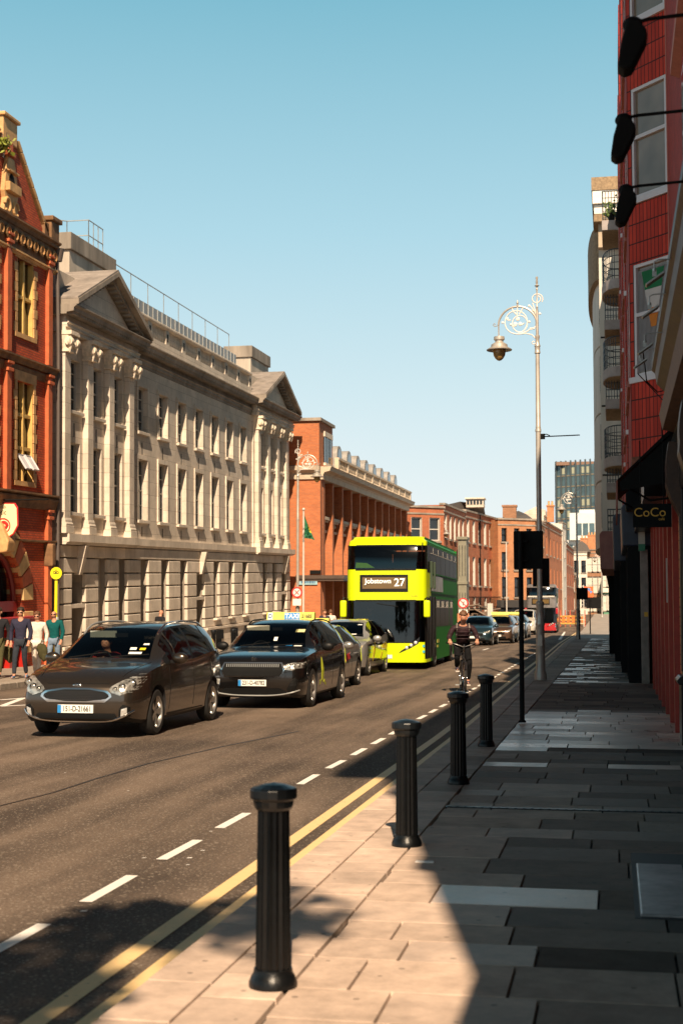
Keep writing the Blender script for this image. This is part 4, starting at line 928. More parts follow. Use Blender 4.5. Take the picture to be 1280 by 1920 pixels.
mb.build('lead_parapet', mat('standing_seam_lead', (.25, .25, .25), .5, .3, var=.3, vs=3, streak=True), EB)
mb = MB()
for u in np.arange(P1+.3, P2, .6): fr.box(mb, u-.02, u+.02, -.8, -.77, 12.3, 13.85)
mb.build('seam', M_GREYMET, EB)
def guardrail(pts, h, name, lab, par_rot=True, sp=1.9, two=True):
    g = E(name, lab, 'railing', (-17.5, 43.2, 0), (TILT, 0, 0)); mb = MB()
    pts = [Vector(p) for p in pts]
    for hh in ((h, h*.5) if two else (h,)): mb.tube([p+Vector((0, 0, hh)) for p in pts], .022, 6)
    mb.build('handrail', M_GREYMET, g)
    for a, b in zip(pts[:-1], pts[1:]):
        n = max(1, int((b-a).length/sp))
        for k in range(n+1):
            q = a+(b-a)*(k/n); mb = MB(); mb.cyl(q-Vector((0, 0, .3)), q+Vector((0, 0, h)), .02, n=6); mb.box(q.x-.04, q.x+.05, q.y-.04, q.y+.04, q.z-.45, q.z-.05); mb.build('post', M_GREYMET, g)
    return g
guardrail([(-1.0, P1+.9, 13.85), (-1.0, P2-.6, 13.85)], .95, 'roof_railing', 'thin metal railing along the roof edge of the stone building', two=False)
guardrail([(-3.2, 5.6, 14.97), (-2.3, 6.5, 14.97), (-1.45, 6.5, 14.97), (-1.45, 8.0, 14.97)], 1.15, 'roof_railing', 'grey safety railing round the roof corner above the nearer pediment', sp=.45)
# ledge between storeys
for u0, u1, d in ((-.02, P1, .42), (P1, P2, .22), (P2, LEN+.02, .42)):
    mb = MB(); fr.prof(mb, [(-.4, 3.93), (d-.12, 3.93), (d-.1, 3.98), (d, 4.02), (d, 4.27), (-.4, 4.3)], u0, u1); mb.build('ledge', M_STONE, EB)
# rusticated ground floor: real courses with recessed joints
gops = []; arches = [(1.6, 1), (15.8, 1), (31.6, 1)]
slots = [3.9, 5.95, 8.35, 10.85, 13.35, 18.3, 20.8, 23.3, 27.3, 29.4]
for s in slots: gops.append((s-.48, s+.48, *GZ))
aw = .62; asp = 2.55
for a, _ in arches: gops.append((a-aw, a+aw, -1.5, asp))
mb = MB(); fr.wall(mb, 0, LEN, -1.5, 3.93, gops+[(a-aw, a+aw, asp, asp+aw) for a, _ in arches], t=.5, d=-.03)
for a, _ in arches:
    for k in range(12):
        t0, t1 = math.pi*k/12, math.pi*(k+1)/12
        p0 = (a-aw*math.cos(t0), asp+aw*math.sin(t0)); p1 = (a-aw*math.cos(t1), asp+aw*math.sin(t1)); mb.prism([p0, p1, (p1[0], asp+aw), (p0[0], asp+aw)], 'x', -.53, -.03)
gw_ = mb.build('rusticated_wall', M_STONE_D, EB)
courses = [(.62, 1.0)]+[(1.0+.5*k, 1.0+.5*(k+1)) for k in range(5)]+[(3.5, 3.93)]
mb = MB()
for z0, z1 in courses:
    mid = (z0+z1)/2; cuts = sorted([(o[0], o[1]) for o in gops if o[2] < mid < o[3]])
    for a, _ in arches:
        if asp < mid < asp+aw:
            h = math.sqrt(max(0, aw*aw-(mid-.12-asp)**2)); cuts.append((a-h, a+h))
    cuts = sorted(cuts); u = 0
    for c0, c1 in cuts+[(LEN, LEN)]:
        if c0-u > .05:
            fr.box(mb, u+.0, c0-.0, -.029, .12, z0+.022, z1-.022)
        u = c1
mb.build('rustication_blocks', M_STONE, EB, bevel=.022, seg=1)
for z0, z1, d in ((-1.5, .6, .2), (.52, .62, .26)):
    u = 0; mb = MB()
    for a, _ in arches: fr.box(mb, u, a-aw, -.028, d, z0, z1); u = a+aw
    fr.box(mb, u, LEN, -.028, d, z0, z1); mb.build('plinth', M_STONE, EB)
for a, _ in arches:
    mb = MB(); fr.prof(mb, [(0, 2.95), (.2, 2.95), (.42, 3.9), (0, 3.9)], a-.14, a+.14); mb.build('keystone', M_STONE, EB, bevel=.01)
    mb = MB(); fr.box(mb, a-aw, a+aw, -.5, -.42, -1.2, 1.9); o = mb.build('door', mat('dark_timber_door', (.05, .03, .02), .6), EB)
    mb = MB(); fr.box(mb, a-aw, a+aw, -.5, -.44, 1.9, 3.2); mb.build('fanlight', M_WGL, o)
    mb = MB(); fr.box(mb, a-aw, a+aw, -.42, .1, 1.85, 1.98); mb.build('lintel', M_STONE, o)
for s in slots:
    sash(Fr((-.03, 0, 0), (0, 1, 0), (1, 0, 0)), EB, s-.48, s+.48, *GZ, .24, rows=4, cols=2, sill=False)
    mb = MB(); fr.box(mb, s-.55, s+.55, .26, .28, .05, .45); fr.box(mb, s-.45, s+.45, .201, .215, -.35, .3); mb.build('basement_grille', M_BLK2, EB)
    mb = MB(); fr.prof(mb, [(.12, .9), (.3, .92), (.3, .98), (.12, 1.0)], s-.55, s+.55); mb.build('sill', M_STONE, EB)

# F: orange brick block, local origin (-16, 78.4)
T2 = math.atan(.017)
FB = E('orange_brick_block', 'orange brick block with tall brick fins and pale balustrade behind the bus', 'building', (-16.0, 78.4, 0), (T2, 0, 0))
fr = Fr((0, 0, 0), (0, 1, 0), (1, 0, 0)); LF = 33.8
mb = MB(); mb.box(-14, 0, 0, .6, -1.5, 9.2); mb.box(-14, -1.0, .6, LF, 8.2, 9.2); fr.box(mb, .6, LF, -1.35, -.62, -1.5, 0.4); fr.box(mb, .6, LF, -1.3, -.6, 7.25, 9.2); mb.build('wall', M_OR_BRK, FB)
mb = MB(); mb.box(-9, -.02, -.9, 3.0, 9.95, 12.45); mb.box(-14, -.02, -.6, 0, -1.5, 9.2); tw = mb.build('stair_tower', M_OR_BRK, FB)
mb = MB(); mb.box(-9.2, .12, -1.05, 3.12, 12.45, 12.62); mb.build('tower_coping', M_STONE_D, tw)
mb = MB(); mb.box(-.018, .03, .35, 2.5, 10.2, 11.7); mb.build('window', M_WGL, tw); mb = MB(); mb.box(-.018, .08, .3, 2.6, 11.7, 12.0); mb.box(-.018, .12, .3, 2.6, 10.05, 10.2); mb.build('lintel', M_STONE, tw)
mb = MB()
for u in (.9, 1.5, 2.0): mb.box(.031, .05, u-.03, u+.03, 10.2, 11.7)
mb.build('glazing_bar', M_BLK2, tw)
mb = MB()
pr = [(-1.6, 9.2), (.1, 9.2), (.12, 9.5), (.16, 9.52), (.18, 9.6), (.5, 9.68), (.55, 9.85), (.6, 9.92), (-1.6, 9.95)]
fr.prof(mb, pr, -.45, LF+.1); f4 = Fr((0, -.6, 0), (-1, 0, 0), (0, -1, 0)); f4.prof(mb, [(-.02, 9.2), (.1, 9.2), (.12, 9.5), (.16, 9.55), (.4, 9.7), (.45, 9.92), (-.02, 9.93)], -.0, 13); mb.build('cornice', mat('cream_moulding', (.56, .46, .35), .8, var=.15, vs=2), FB)
mb = MB(); mb.box(-8, -.05, -1.0, 0, 9.931, 9.96); mb.build('gutter', M_STONE_D, FB)
mb = MB(); fr.box(mb, 3.1, LF, .1, .3, 9.93, 10.08); fr.box(mb, 3.1, LF, .06, .34, 10.62, 10.74)
for k in range(11): u = 3.3+k*3.0; fr.box(mb, u-.2, u+.2, .08, .32, 10.08, 10.62)
bl = mb.build('balustrade', MATS['cream_moulding'], FB)
mb = MB()
for k in range(10):
    for j in range(6): u = 3.5+k*3.0+.35+j*.42; mb.lathe([(.09, 0), (.05, .1), (.1, .25), (.05, .45), (.09, .54)], (.2, u, 10.08), 7)
mb.build('balusters', MATS['cream_moulding'], bl, smooth=True)['kind'] = 'stuff'
mb = MB(); mb.prism([(-1.2, 9.95), (-3.2, 12.2), (-9, 12.4), (-14, 9.95)], 'y', 3.0, LF-.3); mb.build('mansard_roof', M_SLATE, FB)
M_LEAD = mat('lead_dormer', (.30, .28, .26), .6, .1, var=.2, vs=4)
for k in range(9):
    u = 4.6+k*3.3
    mb = MB(); ring = [(u-.8, 10.0)]+[(u-.8*math.cos(math.pi*t/10), 11.35+.55*math.sin(math.pi*t/10)) for t in range(11)]+[(u+.8, 10.0)]
    mb.prism(ring, 'x', -3.2, -.55); o = mb.build('dormer', M_LEAD, FB, smooth=True)
    mb = MB(); ring = [(u-.62, 10.1)]+[(u-.62*math.cos(math.pi*t/10), 11.3+.42*math.sin(math.pi*t/10)) for t in range(11)]+[(u+.62, 10.1)]; mb.prism(ring, 'x', -.549, -.53); mb.build('dormer_window', M_WGL, o)
nf = 11; sf = (LF-.6)/nf
for k in range(nf+1):
    u = .0+k*sf if k else .0
    if k:
        mb = MB(); fr.box(mb, u-.2, u+.2, -.62, 0, -1.5, 9.19); mb.build('brick_fin', M_OR_BRK, FB)
for k in range(nf):
    u0 = (k*sf+.2) if k else .6; u1 = (k+1)*sf-.2
    mb = MB(); fr.box(mb, u0+.15, u1-.15, -.68, -.6, 3.4, 6.3)
    for q in (.33, .66): uu = u0+.15+(u1-u0-.3)*q; fr.box(mb, uu-.04, uu+.04, -.6, -.54, 3.4, 6.3)
    o = mb.build('window', mat('grey_window_frame', (.22, .20, .18), .5), FB)
    mb = MB(); fr.box(mb, u0+.25, u1-.25, -.598, -.59, 3.5, 6.2); mb.build('pane', M_WGL, o)
    mb = MB(); fr.box(mb, u0+.1, u1-.1, -.64, -.3, 6.3, 6.45); fr.box(mb, u0, u1, -.64, -.12, 7.0, 7.2); fr.box(mb, u0+.1, u1-.1, -.64, -.2, 6.9, 7.0); o = mb.build('carved_panel', MATS['cream_moulding'], FB, bevel=.02)
    mb = MB()
    for q in range(9): mb.sph((-.45+rr.uniform(0, .1), u0+.4+(u1-u0-.8)*rr.random(), 6.5+rr.random()*.38), (.12, .14, .12), 8, 6)
    mb.build('carving', MATS['cream_moulding'], o, smooth=True)
    mb = MB(); fr.box(mb, u0, u1, -.7, -.62, 0.4, 3.4); mb.build('ground_floor_glazing', M_WGL, FB)
mb = MB(); mb.box(-1.4, 1.3, -.7, LF-4, 3.5, 3.62); mb.box(-1.4, 1.36, -.76, LF-3.9, 3.62, 3.82); mb.build('canopy', mat('brown_metal_canopy', (.10, .07, .055), .5, .3), FB)
mb = MB(); mb.box(-.6, 0, -.72, -.6, 3.9, 4.1); mb.build('wall_lamp', M_BLK2, FB)
p = atY(585, 1092, 77.7); mb = MB(); mb.box(p.x-.75, p.x+.3, 77.66, 77.7, p.z-.13, p.z+.13); sg = mb.build('wall_sign', mat('pale_blue_sign', (.30, .50, .56), .5, var=.1)); tag(sg, 'small pale blue and white name board on the orange brick side wall', 'sign')
mb = MB()
for k in range(9): mb.box(p.x-.6+k*.09, p.x-.55+k*.09, 77.645, 77.66, p.z-.05, p.z+.06)
mb.build('sign_lettering', mat('deep_blue_letter', (.02, .10, .25), .5), sg)

# ---- terraces beyond, generic facades between two ground points
def facade(o, a, b, z0, z1, m, rows, n, ww=.9, dep=8, top=None, t=.3, par=.35, frame=None, arch=False, mg=None, skip=()):
    a = Vector((*a, 0)); b = Vector((*b, 0)); u = (b-a); W = u.length; u.normalize(); nrm = Vector((u.y, -u.x, 0))
    f = Fr(a, u, nrm); ops = []
    for (za, zb) in rows:
        for k in range(n):
            c = W*(k+.5)/n; ops.append((c-ww/2, c+ww/2, za, zb))
    mb = MB(); f.wall(mb, 0, W, z0, z1, ops, t=t); f.box(mb, .02, W-.02, -dep, -t-.6, z0, z1-.05)
    f.box(mb, 0, .3, -dep, -t, z0, z1); f.box(mb, W-.3, W, -dep, -t, z0, z1); f.box(mb, .3, W-.3, -t-.6, -t, z1-.25, z1)
    wl = mb.build('wall', m, o)
    mb = MB(); f.box(mb, -.08, W+.08, -.35, .14, z1, z1+.16); f.box(mb, -.03, W+.03, .003, .06, z1-.55, z1-.42); mb.build('parapet_coping', M_STONE_D, o)
    for i, op in enumerate(ops):
        mb = MB(); fw = .09
        f.box(mb, op[0], op[0]+fw, -t+.05, -t+.14, op[2], op[3]); f.box(mb, op[1]-fw, op[1], -t+.05, -t+.14, op[2], op[3]); f.box(mb, op[0]+fw, op[1]-fw, -t+.05, -t+.14, op[3]-fw, op[3]); f.box(mb, op[0]+fw, op[1]-fw, -t+.05, -t+.14, op[2], op[2]+fw)
        zm = (op[2]+op[3])/2; f.box(mb, op[0]+fw, op[1]-fw, -t+.06, -t+.13, zm-.04, zm+.04)
        if not arch: f.box(mb, op[0]-.001, op[0]+.03, -t+.14, -.01, op[2], op[3]); f.box(mb, op[1]-.03, op[1]+.001, -t+.14, -.01, op[2], op[3])
        w_ = mb.build('window', frame or M_SASH, o)
        mb = MB(); f.box(mb, op[0], op[1], -t+.02, -t+.045, op[2], op[3]); mb.build('pane', mg or M_WGL, w_)
        mb = MB(); f.box(mb, op[0]-.1, op[1]+.1, .002, .12, op[2]-.16, op[2]); mb.build('sill', M_STONE_D, w_)
    return f, W
def chimney(o, x, y, z, w=1.2, d=.6, h=1.4, m=None, pots=3):
    mb = MB(); mb.box(x-w/2, x+w/2, y-d/2, y+d/2, z, z+h); mb.box(x-w/2-.08, x+w/2+.08, y-d/2-.08, y+d/2+.08, z+h, z+h+.18); c = mb.build('chimney', m or M_TAN_BRK, o)
    mb = MB()
    for k in range(pots): mb.lathe([(.14, 0), (.11, .4), (.14, .45)], (x-w/2+(k+.5)*w/pots, y, z+h+.18), 8)
    mb.build('chimney_pot', mat('clay_pot', (.55, .33, .14), .8), c)
def q(px, Y, z=4): return (xat(px, Y, z), Y)
GB = E('georgian_corner_house', 'red brick Georgian corner house with attic skylight behind the yellow bus', 'building')
a = q(764, 114.5); b = q(832, 116.5); c = q(872, 127); d = q(934, 140)
facade(GB, a, b, -.5, 10.3, M_GEO_BRK, [(1.0, 3.0), (4.2, 6.0), (7.6, 9.5)], 2, 1.0)
facade(GB, b, c, -.5, 10.6, M_GEO_BRK, [(.8, 3.1), (4.4, 6.6), (7.9, 9.9)], 5, .95)
facade(GB, c, d, -.5, 10.8, M_GEO_BRK, [(.8, 3.1), (4.2, 6.8), (8.1, 10.1)], 6, .95)
p = q(850, 126); ap = q(866, 133)
mb = MB(); mb.add([(b[0]-2, b[1]+1, 10.2), (d[0]-1, d[1]-1, 10.4), (d[0]-6, d[1]+8, 10.4), (b[0]-6, b[1]+14, 10.2), (p[0]+.2, 130, 11.9), (p[0]+2.0, 134, 11.9)], [(0, 1, 5, 4), (1, 2, 5), (2, 3, 4, 5), (3, 0, 4), (0, 3, 2, 1)]); mb.build('roof', M_SLATE, GB)
mb = MB(); mb.box(p[0]+.7, p[0]+2.3, 130.5, 132, 11.4, 12.15); mb.box(p[0]+.6, p[0]+2.4, 130.3, 132.2, 12.15, 12.28); sk = mb.build('roof_lantern', M_STONE, GB)
for k in range(5): mb = MB(); mb.box(p[0]+.78+k*.3, p[0]+.98+k*.3, 130.46, 130.5, 11.65, 12.05); mb.build('pane', M_WGL, sk)
mb = MB(); e_ = q(903, 133.2); mb.cyl((e_[0]-.1, 132.6, -.5), (e_[0]-.1, 132.6, 10.8), .09, n=8); mb.build('downpipe', M_BLK2, GB)
# pale green stucco bay on the corner
GBB = E('green_oriel', 'tall pale green painted timber oriel bay between two brick fronts', 'bay window')
b1 = q(859, 120.5); b2 = q(877, 121.5)
mb = MB(); mb.box(b1[0], b2[0], 120.3, 122.2, -.5, 7.9); mb.box(b1[0]-.1, b2[0]+.1, 120.15, 122.2, 7.9, 8.15); mb.box(b1[0]-.06, b2[0]+.06, 120.2, 122.2, 4.1, 4.35); ob_ = mb.build('bay_body', mat('pale_green_paint', (.20, .19, .14), .6, var=.15), GBB, bevel=.02)
for z in (.8, 4.8):
    for k in range(3):
        w3 = (b2[0]-b1[0])/3; mb = MB(); mb.box(b1[0]+w3*k+.1, b1[0]+w3*(k+1)-.1, 120.28, 120.3, z, z+2.6); mb.build('window', M_WGL, ob_)
HB = E('tan_brick_corner_house', 'tan orange brick corner house with arched lower window left of the dark signal', 'building')
a = q(934, 136); b = q(1004, 138.5); c = q(1021, 150)
facade(HB, a, b, -.5, 10.6, M_TAN_BRK, [(3.2, 5.1), (5.8, 7.5), (8.5, 9.8)], 3, .62, frame=M_BLK2, arch=True)
facade(HB, b, c, -.5, 10.6, M_TAN_BRK, [(3.2, 5.0), (5.9, 7.6), (8.5, 9.9)], 4, .6, frame=M_BLK2, arch=True)
mb = MB(); mb.add([(a[0], a[1], 10.6), (b[0], b[1], 10.6), (b[0]-1.2, b[1]+7, 11.7), (a[0]+1.5, a[1]+7, 11.9), (a[0], a[1]+14, 10.6), (b[0], b[1]+14, 10.6)], [(0, 1, 2, 3), (1, 5, 2), (0, 3, 4), (3, 2, 5, 4)]); mb.build('roof', M_SLATE, HB, fix=False)
cx_ = xat(953, 137, 12); chimney(HB, cx_, 138.5, 10.6, 1.3, .9, 1.35, M_BRN_BRK, 0)
mb = MB(); mb.box(a[0]-.1, b[0]+.1, a[1]-.7, a[1]-.3, 2.2, 2.9); mb.build('shop_fascia', mat('dark_shop_fascia', (.03, .028, .028), .5), HB)
mb = MB(); mb.box(a[0], b[0], a[1]-.45, a[1]-.35, -.2, 2.2); mb.build('shop_window', M_WGL, HB)
# taller render backdrop pieces and the further terraces
IB = E('brick_flats', 'orange brick flats with narrow windows beyond the dark traffic signal', 'building')
a = q(1004, 152); b = q(1022, 158); c = q(1054, 178)
facade(IB, a, b, -.5, 11.4, M_OR_BRK, [(3, 5), (6, 8), (9, 11)], 2, .8)
facade(IB, b, c, 0, 11.7, M_OR_BRK, [(1.4, 3.4), (4.6, 6.8), (8.2, 10.2)], 5, .7, frame=M_BLK2, arch=True, mg=M_WGL)
mb = MB(); mb.box(a[0]-2.4, a[0]+.3, 165, 175, 11, 12.9); mb.prism([(a[0]-2.6, 12.9), (a[0]-.6, 13.9), (a[0]+.5, 13.5), (a[0]+.5, 12.9)], 'y', 165, 176); mb.build('rear_gable', M_STONE, IB); chimney(IB, a[0]+1.3, 160, 11.8, .75, .7, 1.7, M_TAN_BRK, 2)
JB = E('narrow_white_house', 'narrow white rendered house front between orange brick neighbours', 'building')
a = q(1055, 180); b = q(1062, 184)
facade(JB, a, b, 0, 12.9, mat('white_render', (.66, .60, .52), .8, var=.1), [(1.5, 2.3), (3.6, 4.4), (6.2, 7.0), (8.6, 9.4), (10.8, 11.6)], 1, .35)
KB = E('gabled_brick_house', 'dark orange brick house with steep slate gable beyond the narrow white front', 'building')
a = q(1062, 186); b = q(1076, 205)
facade(KB, a, b, .5, 10.5, M_GEO_BRK, [(2, 4), (5.2, 7), (8, 9.6)], 4, .8, arch=True, frame=M_BLK2)
mb = MB(); mb.add([(a[0], a[1], 10.5), (b[0], b[1], 10.5), (b[0]-2, b[1]+3, 13.6), (a[0]-.5, a[1]+3, 14.0), (a[0]-5, a[1]+9, 10.5), (b[0]-6, b[1]+9, 10.5)], [(0, 1, 2, 3), (2, 1, 5), (0, 3, 4), (3, 2, 5, 4)]); mb.build('roof', M_SLATE, KB, fix=False)
LB = E('white_terrace_house', 'white painted terrace house at the end of the street', 'building')
a = q(1074, 236); b = q(1101, 236)
facade(LB, a, b, 1, 11.5, MATS['white_render'], [(2.6, 4.4), (5.4, 7.4), (8.2, 10.2)], 2, .75, frame=M_BLK2, arch=True)
mb = MB(); mb.prism([(a[0]-1, 11.6), (a[0]+1.5, 13.4), (b[0], 12.8), (b[0]+.6, 11.6)], 'y', 236, 246); mb.build('roof', M_SLATE, LB); chimney(LB, a[0]+2, 240, 12.3, 1.6, 1, 1.6)
MBD = E('brown_brick_terrace', 'brown brick terrace with white sash windows closing the street', 'building')
a = q(1101, 237); b = q(1131, 237)
facade(MBD, a, b, 1, 11.9, M_BRN_BRK, [(1.9, 4.2), (4.9, 7.6), (8.4, 10.8)], 3, 1.0, mg=mat('blind_white_pane', (.55, .52, .46), .4))
chimney(MBD, (a[0]+b[0])/2+.4, 240, 12.0, 3.2, 1.2, 2.4, M_TAN_BRK, 7)
mb = MB(); mb.prism([(a[0]+1, 12.0), (b[0]-.3, 15.8), (b[0]+4, 14.6), (b[0]+5, 12.0)], 'y', 246, 256); mb.build('roof', M_SLATE, MBD)
NB = E('green_shop_house', 'green painted shop house with white sashes at the far right corner', 'building')
a = q(1131, 232); b = q(1160, 232)
facade(NB, a, b, 1, 8.6, mat('sage_green_paint', (.10, .24, .15), .6, var=.15), [(2.0, 4.6), (5.8, 8.0)], 4, .8, mg=MATS['blind_white_pane'])
mb = MB(); mb.box(a[0]-.1, b[0], 231.6, 231.95, 4.9, 5.6); mb.build('shop_fascia', MATS['white_render'], NB)
# mural hoarding
MU = E('mural_hoarding', 'orange and blue painted mural hoarding near the end of the street', 'hoarding')
a = q(1095, 228); b = q(1112, 228)
mb = MB(); mb.box(a[0], b[0], 228, 228.2, 4.0, 5.8); mb.build('board', mat('mural_orange', (.70, .12, .03), .6, var=.3, vs=.8), MU)
mb = MB()
for k, (x, z, s) in enumerate(((.25, 5.1, .4), (.7, 5.2, .35), (1.0, 4.8, .3))): mb.prism([(a[0]+x, z-.5*s), (a[0]+x+s, z+.2), (a[0]+x+s*.6, z+.9*s), (a[0]+x-.2, z+.4)], 'y', 227.96, 228)
mb.build('painted_shapes', mat('mural_blue', (.08, .25, .55), .6, var=.3, vs=2), MU)
# glass tower and white office far behind
TW = E('glass_office_tower', 'tall blue grey glass office tower rising beyond the street end', 'tower')
Yt = 430
x0, x1, x2 = xat(1043, Yt, 45), xat(1116, Yt-6, 45), xat(1140, Yt+10, 45)
def gf(A_, B_, z1, m, cols, rows, z0=10, dd=14):
    A_ = Vector((*A_, 0)); B_ = Vector((*B_, 0)); u = (B_-A_); W = u.length; u.normalize(); f = Fr(A_, u, (u.y, -u.x, 0))
    mb = MB(); f.box(mb, 0, W, -dd, 0, z0, z1); core = mb.build('glass_wall', m, TW)
    mb = MB()
    for k in range(cols+1): uu = W*k/cols; f.box(mb, uu-.16, uu+.16, .01, .45, z0, z1+(1.5 if k % 2 else 1.5))
    mb.build('fins', mat('tower_fin', (.09, .11, .12), .5, .3), TW)
    mb = MB()
    for r in range(rows): z = z0+(z1-z0)*r/rows; f.box(mb, 0, W, .01, .12, z, z+.35)
    mb.build('floor_bands', mat('tower_band', (.20, .17, .12), .6), TW)
    for k in range(cols):
        for r in range(rows):
            mb = MB()
            if rr.random() < .25: f.box(mb, W*k/cols+.25, W*(k+.8)/cols, .005, .02, z0+(z1-z0)*r/rows+.7, z0+(z1-z0)*(r+.8)/rows)
            if mb.v: mb.build('window_blind', mat('cream_blind', (.36, .37, .27), .7), core)
m_tg = mat('tower_glass', (.08, .13, .15), .15, .2, var=.4, vs=.25)
gf((x0, Yt), (x1, Yt-6), 45.5, m_tg, 8, 11); gf((x1, Yt-5.99), (x2, Yt+14), 46.2, m_tg, 12, 11, dd=.5)
mb = MB(); mb.box(x0, x1, Yt-2, Yt+12, 45.6, 46.6); mb.build('roof_plant', mat('rust_roof_band', (.22, .13, .09), .8), TW)
mb = MB(); xa = xat(1041, Yt, 46); mb.box(xa-.3, xa+2.6, Yt+3, Yt+3.4, 46, 47.2); mb.box(xa-.3, xa, Yt+2, Yt+4, 10, 47); mb.build('roof_screen', MATS['tower_fin'], TW)
WO = E('white_office', 'low white office block with glazed bands in front of the tower', 'building')
Yo = 330; xa, xb, xm = xat(1050, Yo, 20), xat(1140, Yo, 20), xat(1078, Yo, 20)
mb = MB(); mb.box(xa, xb, Yo, Yo+12, 4, 18.2); mb.box(xm-1.2, xb, Yo-1.5, Yo+10, 18.2, 24.4); mb.box(xm+1, xb-3, Yo-.5, Yo+8, 24.4, 25.2); mb.build('wall', mat('white_panel', (.60, .62, .60), .5, var=.08, vs=.4), WO)
for k in range(7):
    mb = MB(); mb.box(xm+.3+k*1.45, xm+1.5+k*1.45, Yo-1.53, Yo-1.5, 19.2, 22.0); mb.build('window', m_tg, WO)
mb = MB(); mb.box(xa+.3, xm-.6, Yo-.05, Yo-.01, 8, 17.2); mb.build('window', m_tg, WO)
# low infill behind cars so the street reads closed on the left
WT = E('rear_brick_terrace', 'distant brick terrace glimpsed behind the stopped traffic', 'building')
facade(WT, q(1040, 210), q(1080, 228), .5, 7.5, M_BRN_BRK, [(2.2, 4), (5, 6.6)], 5, .9)
# ================================================================ STREET FURNITURE
M_BCAP = mat('bollard_paint', (.0035, .004, .0045), .35, var=.3, vs=10, bump=.12, bs=50, spec=.3)
def bollard(loc, label, group, s=1.):
    o = E('bollard', label, 'bollard', loc, group=group)
    mb = MB(); mb.lathe([(.108, 0), (.108, .02), (.098, .045), (.088, .06), (.085, .08)], n=28); mb.build('base', M_BCAP, o, smooth=True)
    mb = MB(); mb.lathe([(.080, .08), (.077, .3), (.074, .6), (.072, .77)], n=32, flute=1, fd=.10); mb.build('shaft', M_BCAP, o, smooth=True)
    mb = MB(); mb.lathe([(.076, .77), (.086, .785), (.090, .80), (.092, .815), (.104, .822), (.106, .83), (.106, .862), (.101, .868), (.05, .884), (0, .892)], n=16); mb.build('cap', mat('sky_sheen_cap', (.007, .009, .011), .35, var=.3, vs=12, spec=.5), o, bevel=.002, seg=1)  # bluish, paler cap colour imitates sky sheen
    return o
b0 = bollard((-1.50, 6.25, .1), 'nearest fluted black bollard, large and soft at the bottom of the picture', 'bollards along the near kerb')
for (x, y), lb in zip([(-1.46, 10.12), (-1.49, 13.82), (-1.56, 17.69)], ['second black bollard, beside the tip of the sunlit paving', 'third black bollard, in front of the cyclist wheel', 'farthest of the near black bollards, nearest to the dark signal pole']):
    recopy(b0, (x, y, .1), label=lb)
for (px, py), lb in zip([(400, 1236), (437, 1232), (520, 1215)], ['black bollard on the far pavement between the brown car and the black taxi', 'black bollard on the far pavement close behind the taxi mirror', 'black bollard on the far pavement hidden mostly by the taxi roof']):
    g = G(px, py, .12); c = recopy(b0, g, label=lb, scale=(1.0, 1.0, 1.15)); c['group'] = 'bollards on the far pavement'
def spiral(c, r0, r1, a0, a1, n=22):
    return [(c[0]+(r0+(r1-r0)*t)*math.cos(a0+(a1-a0)*t), 0, c[1]+(r0+(r1-r0)*t)*math.sin(a0+(a1-a0)*t)) for t in np.linspace(0, 1, n)]
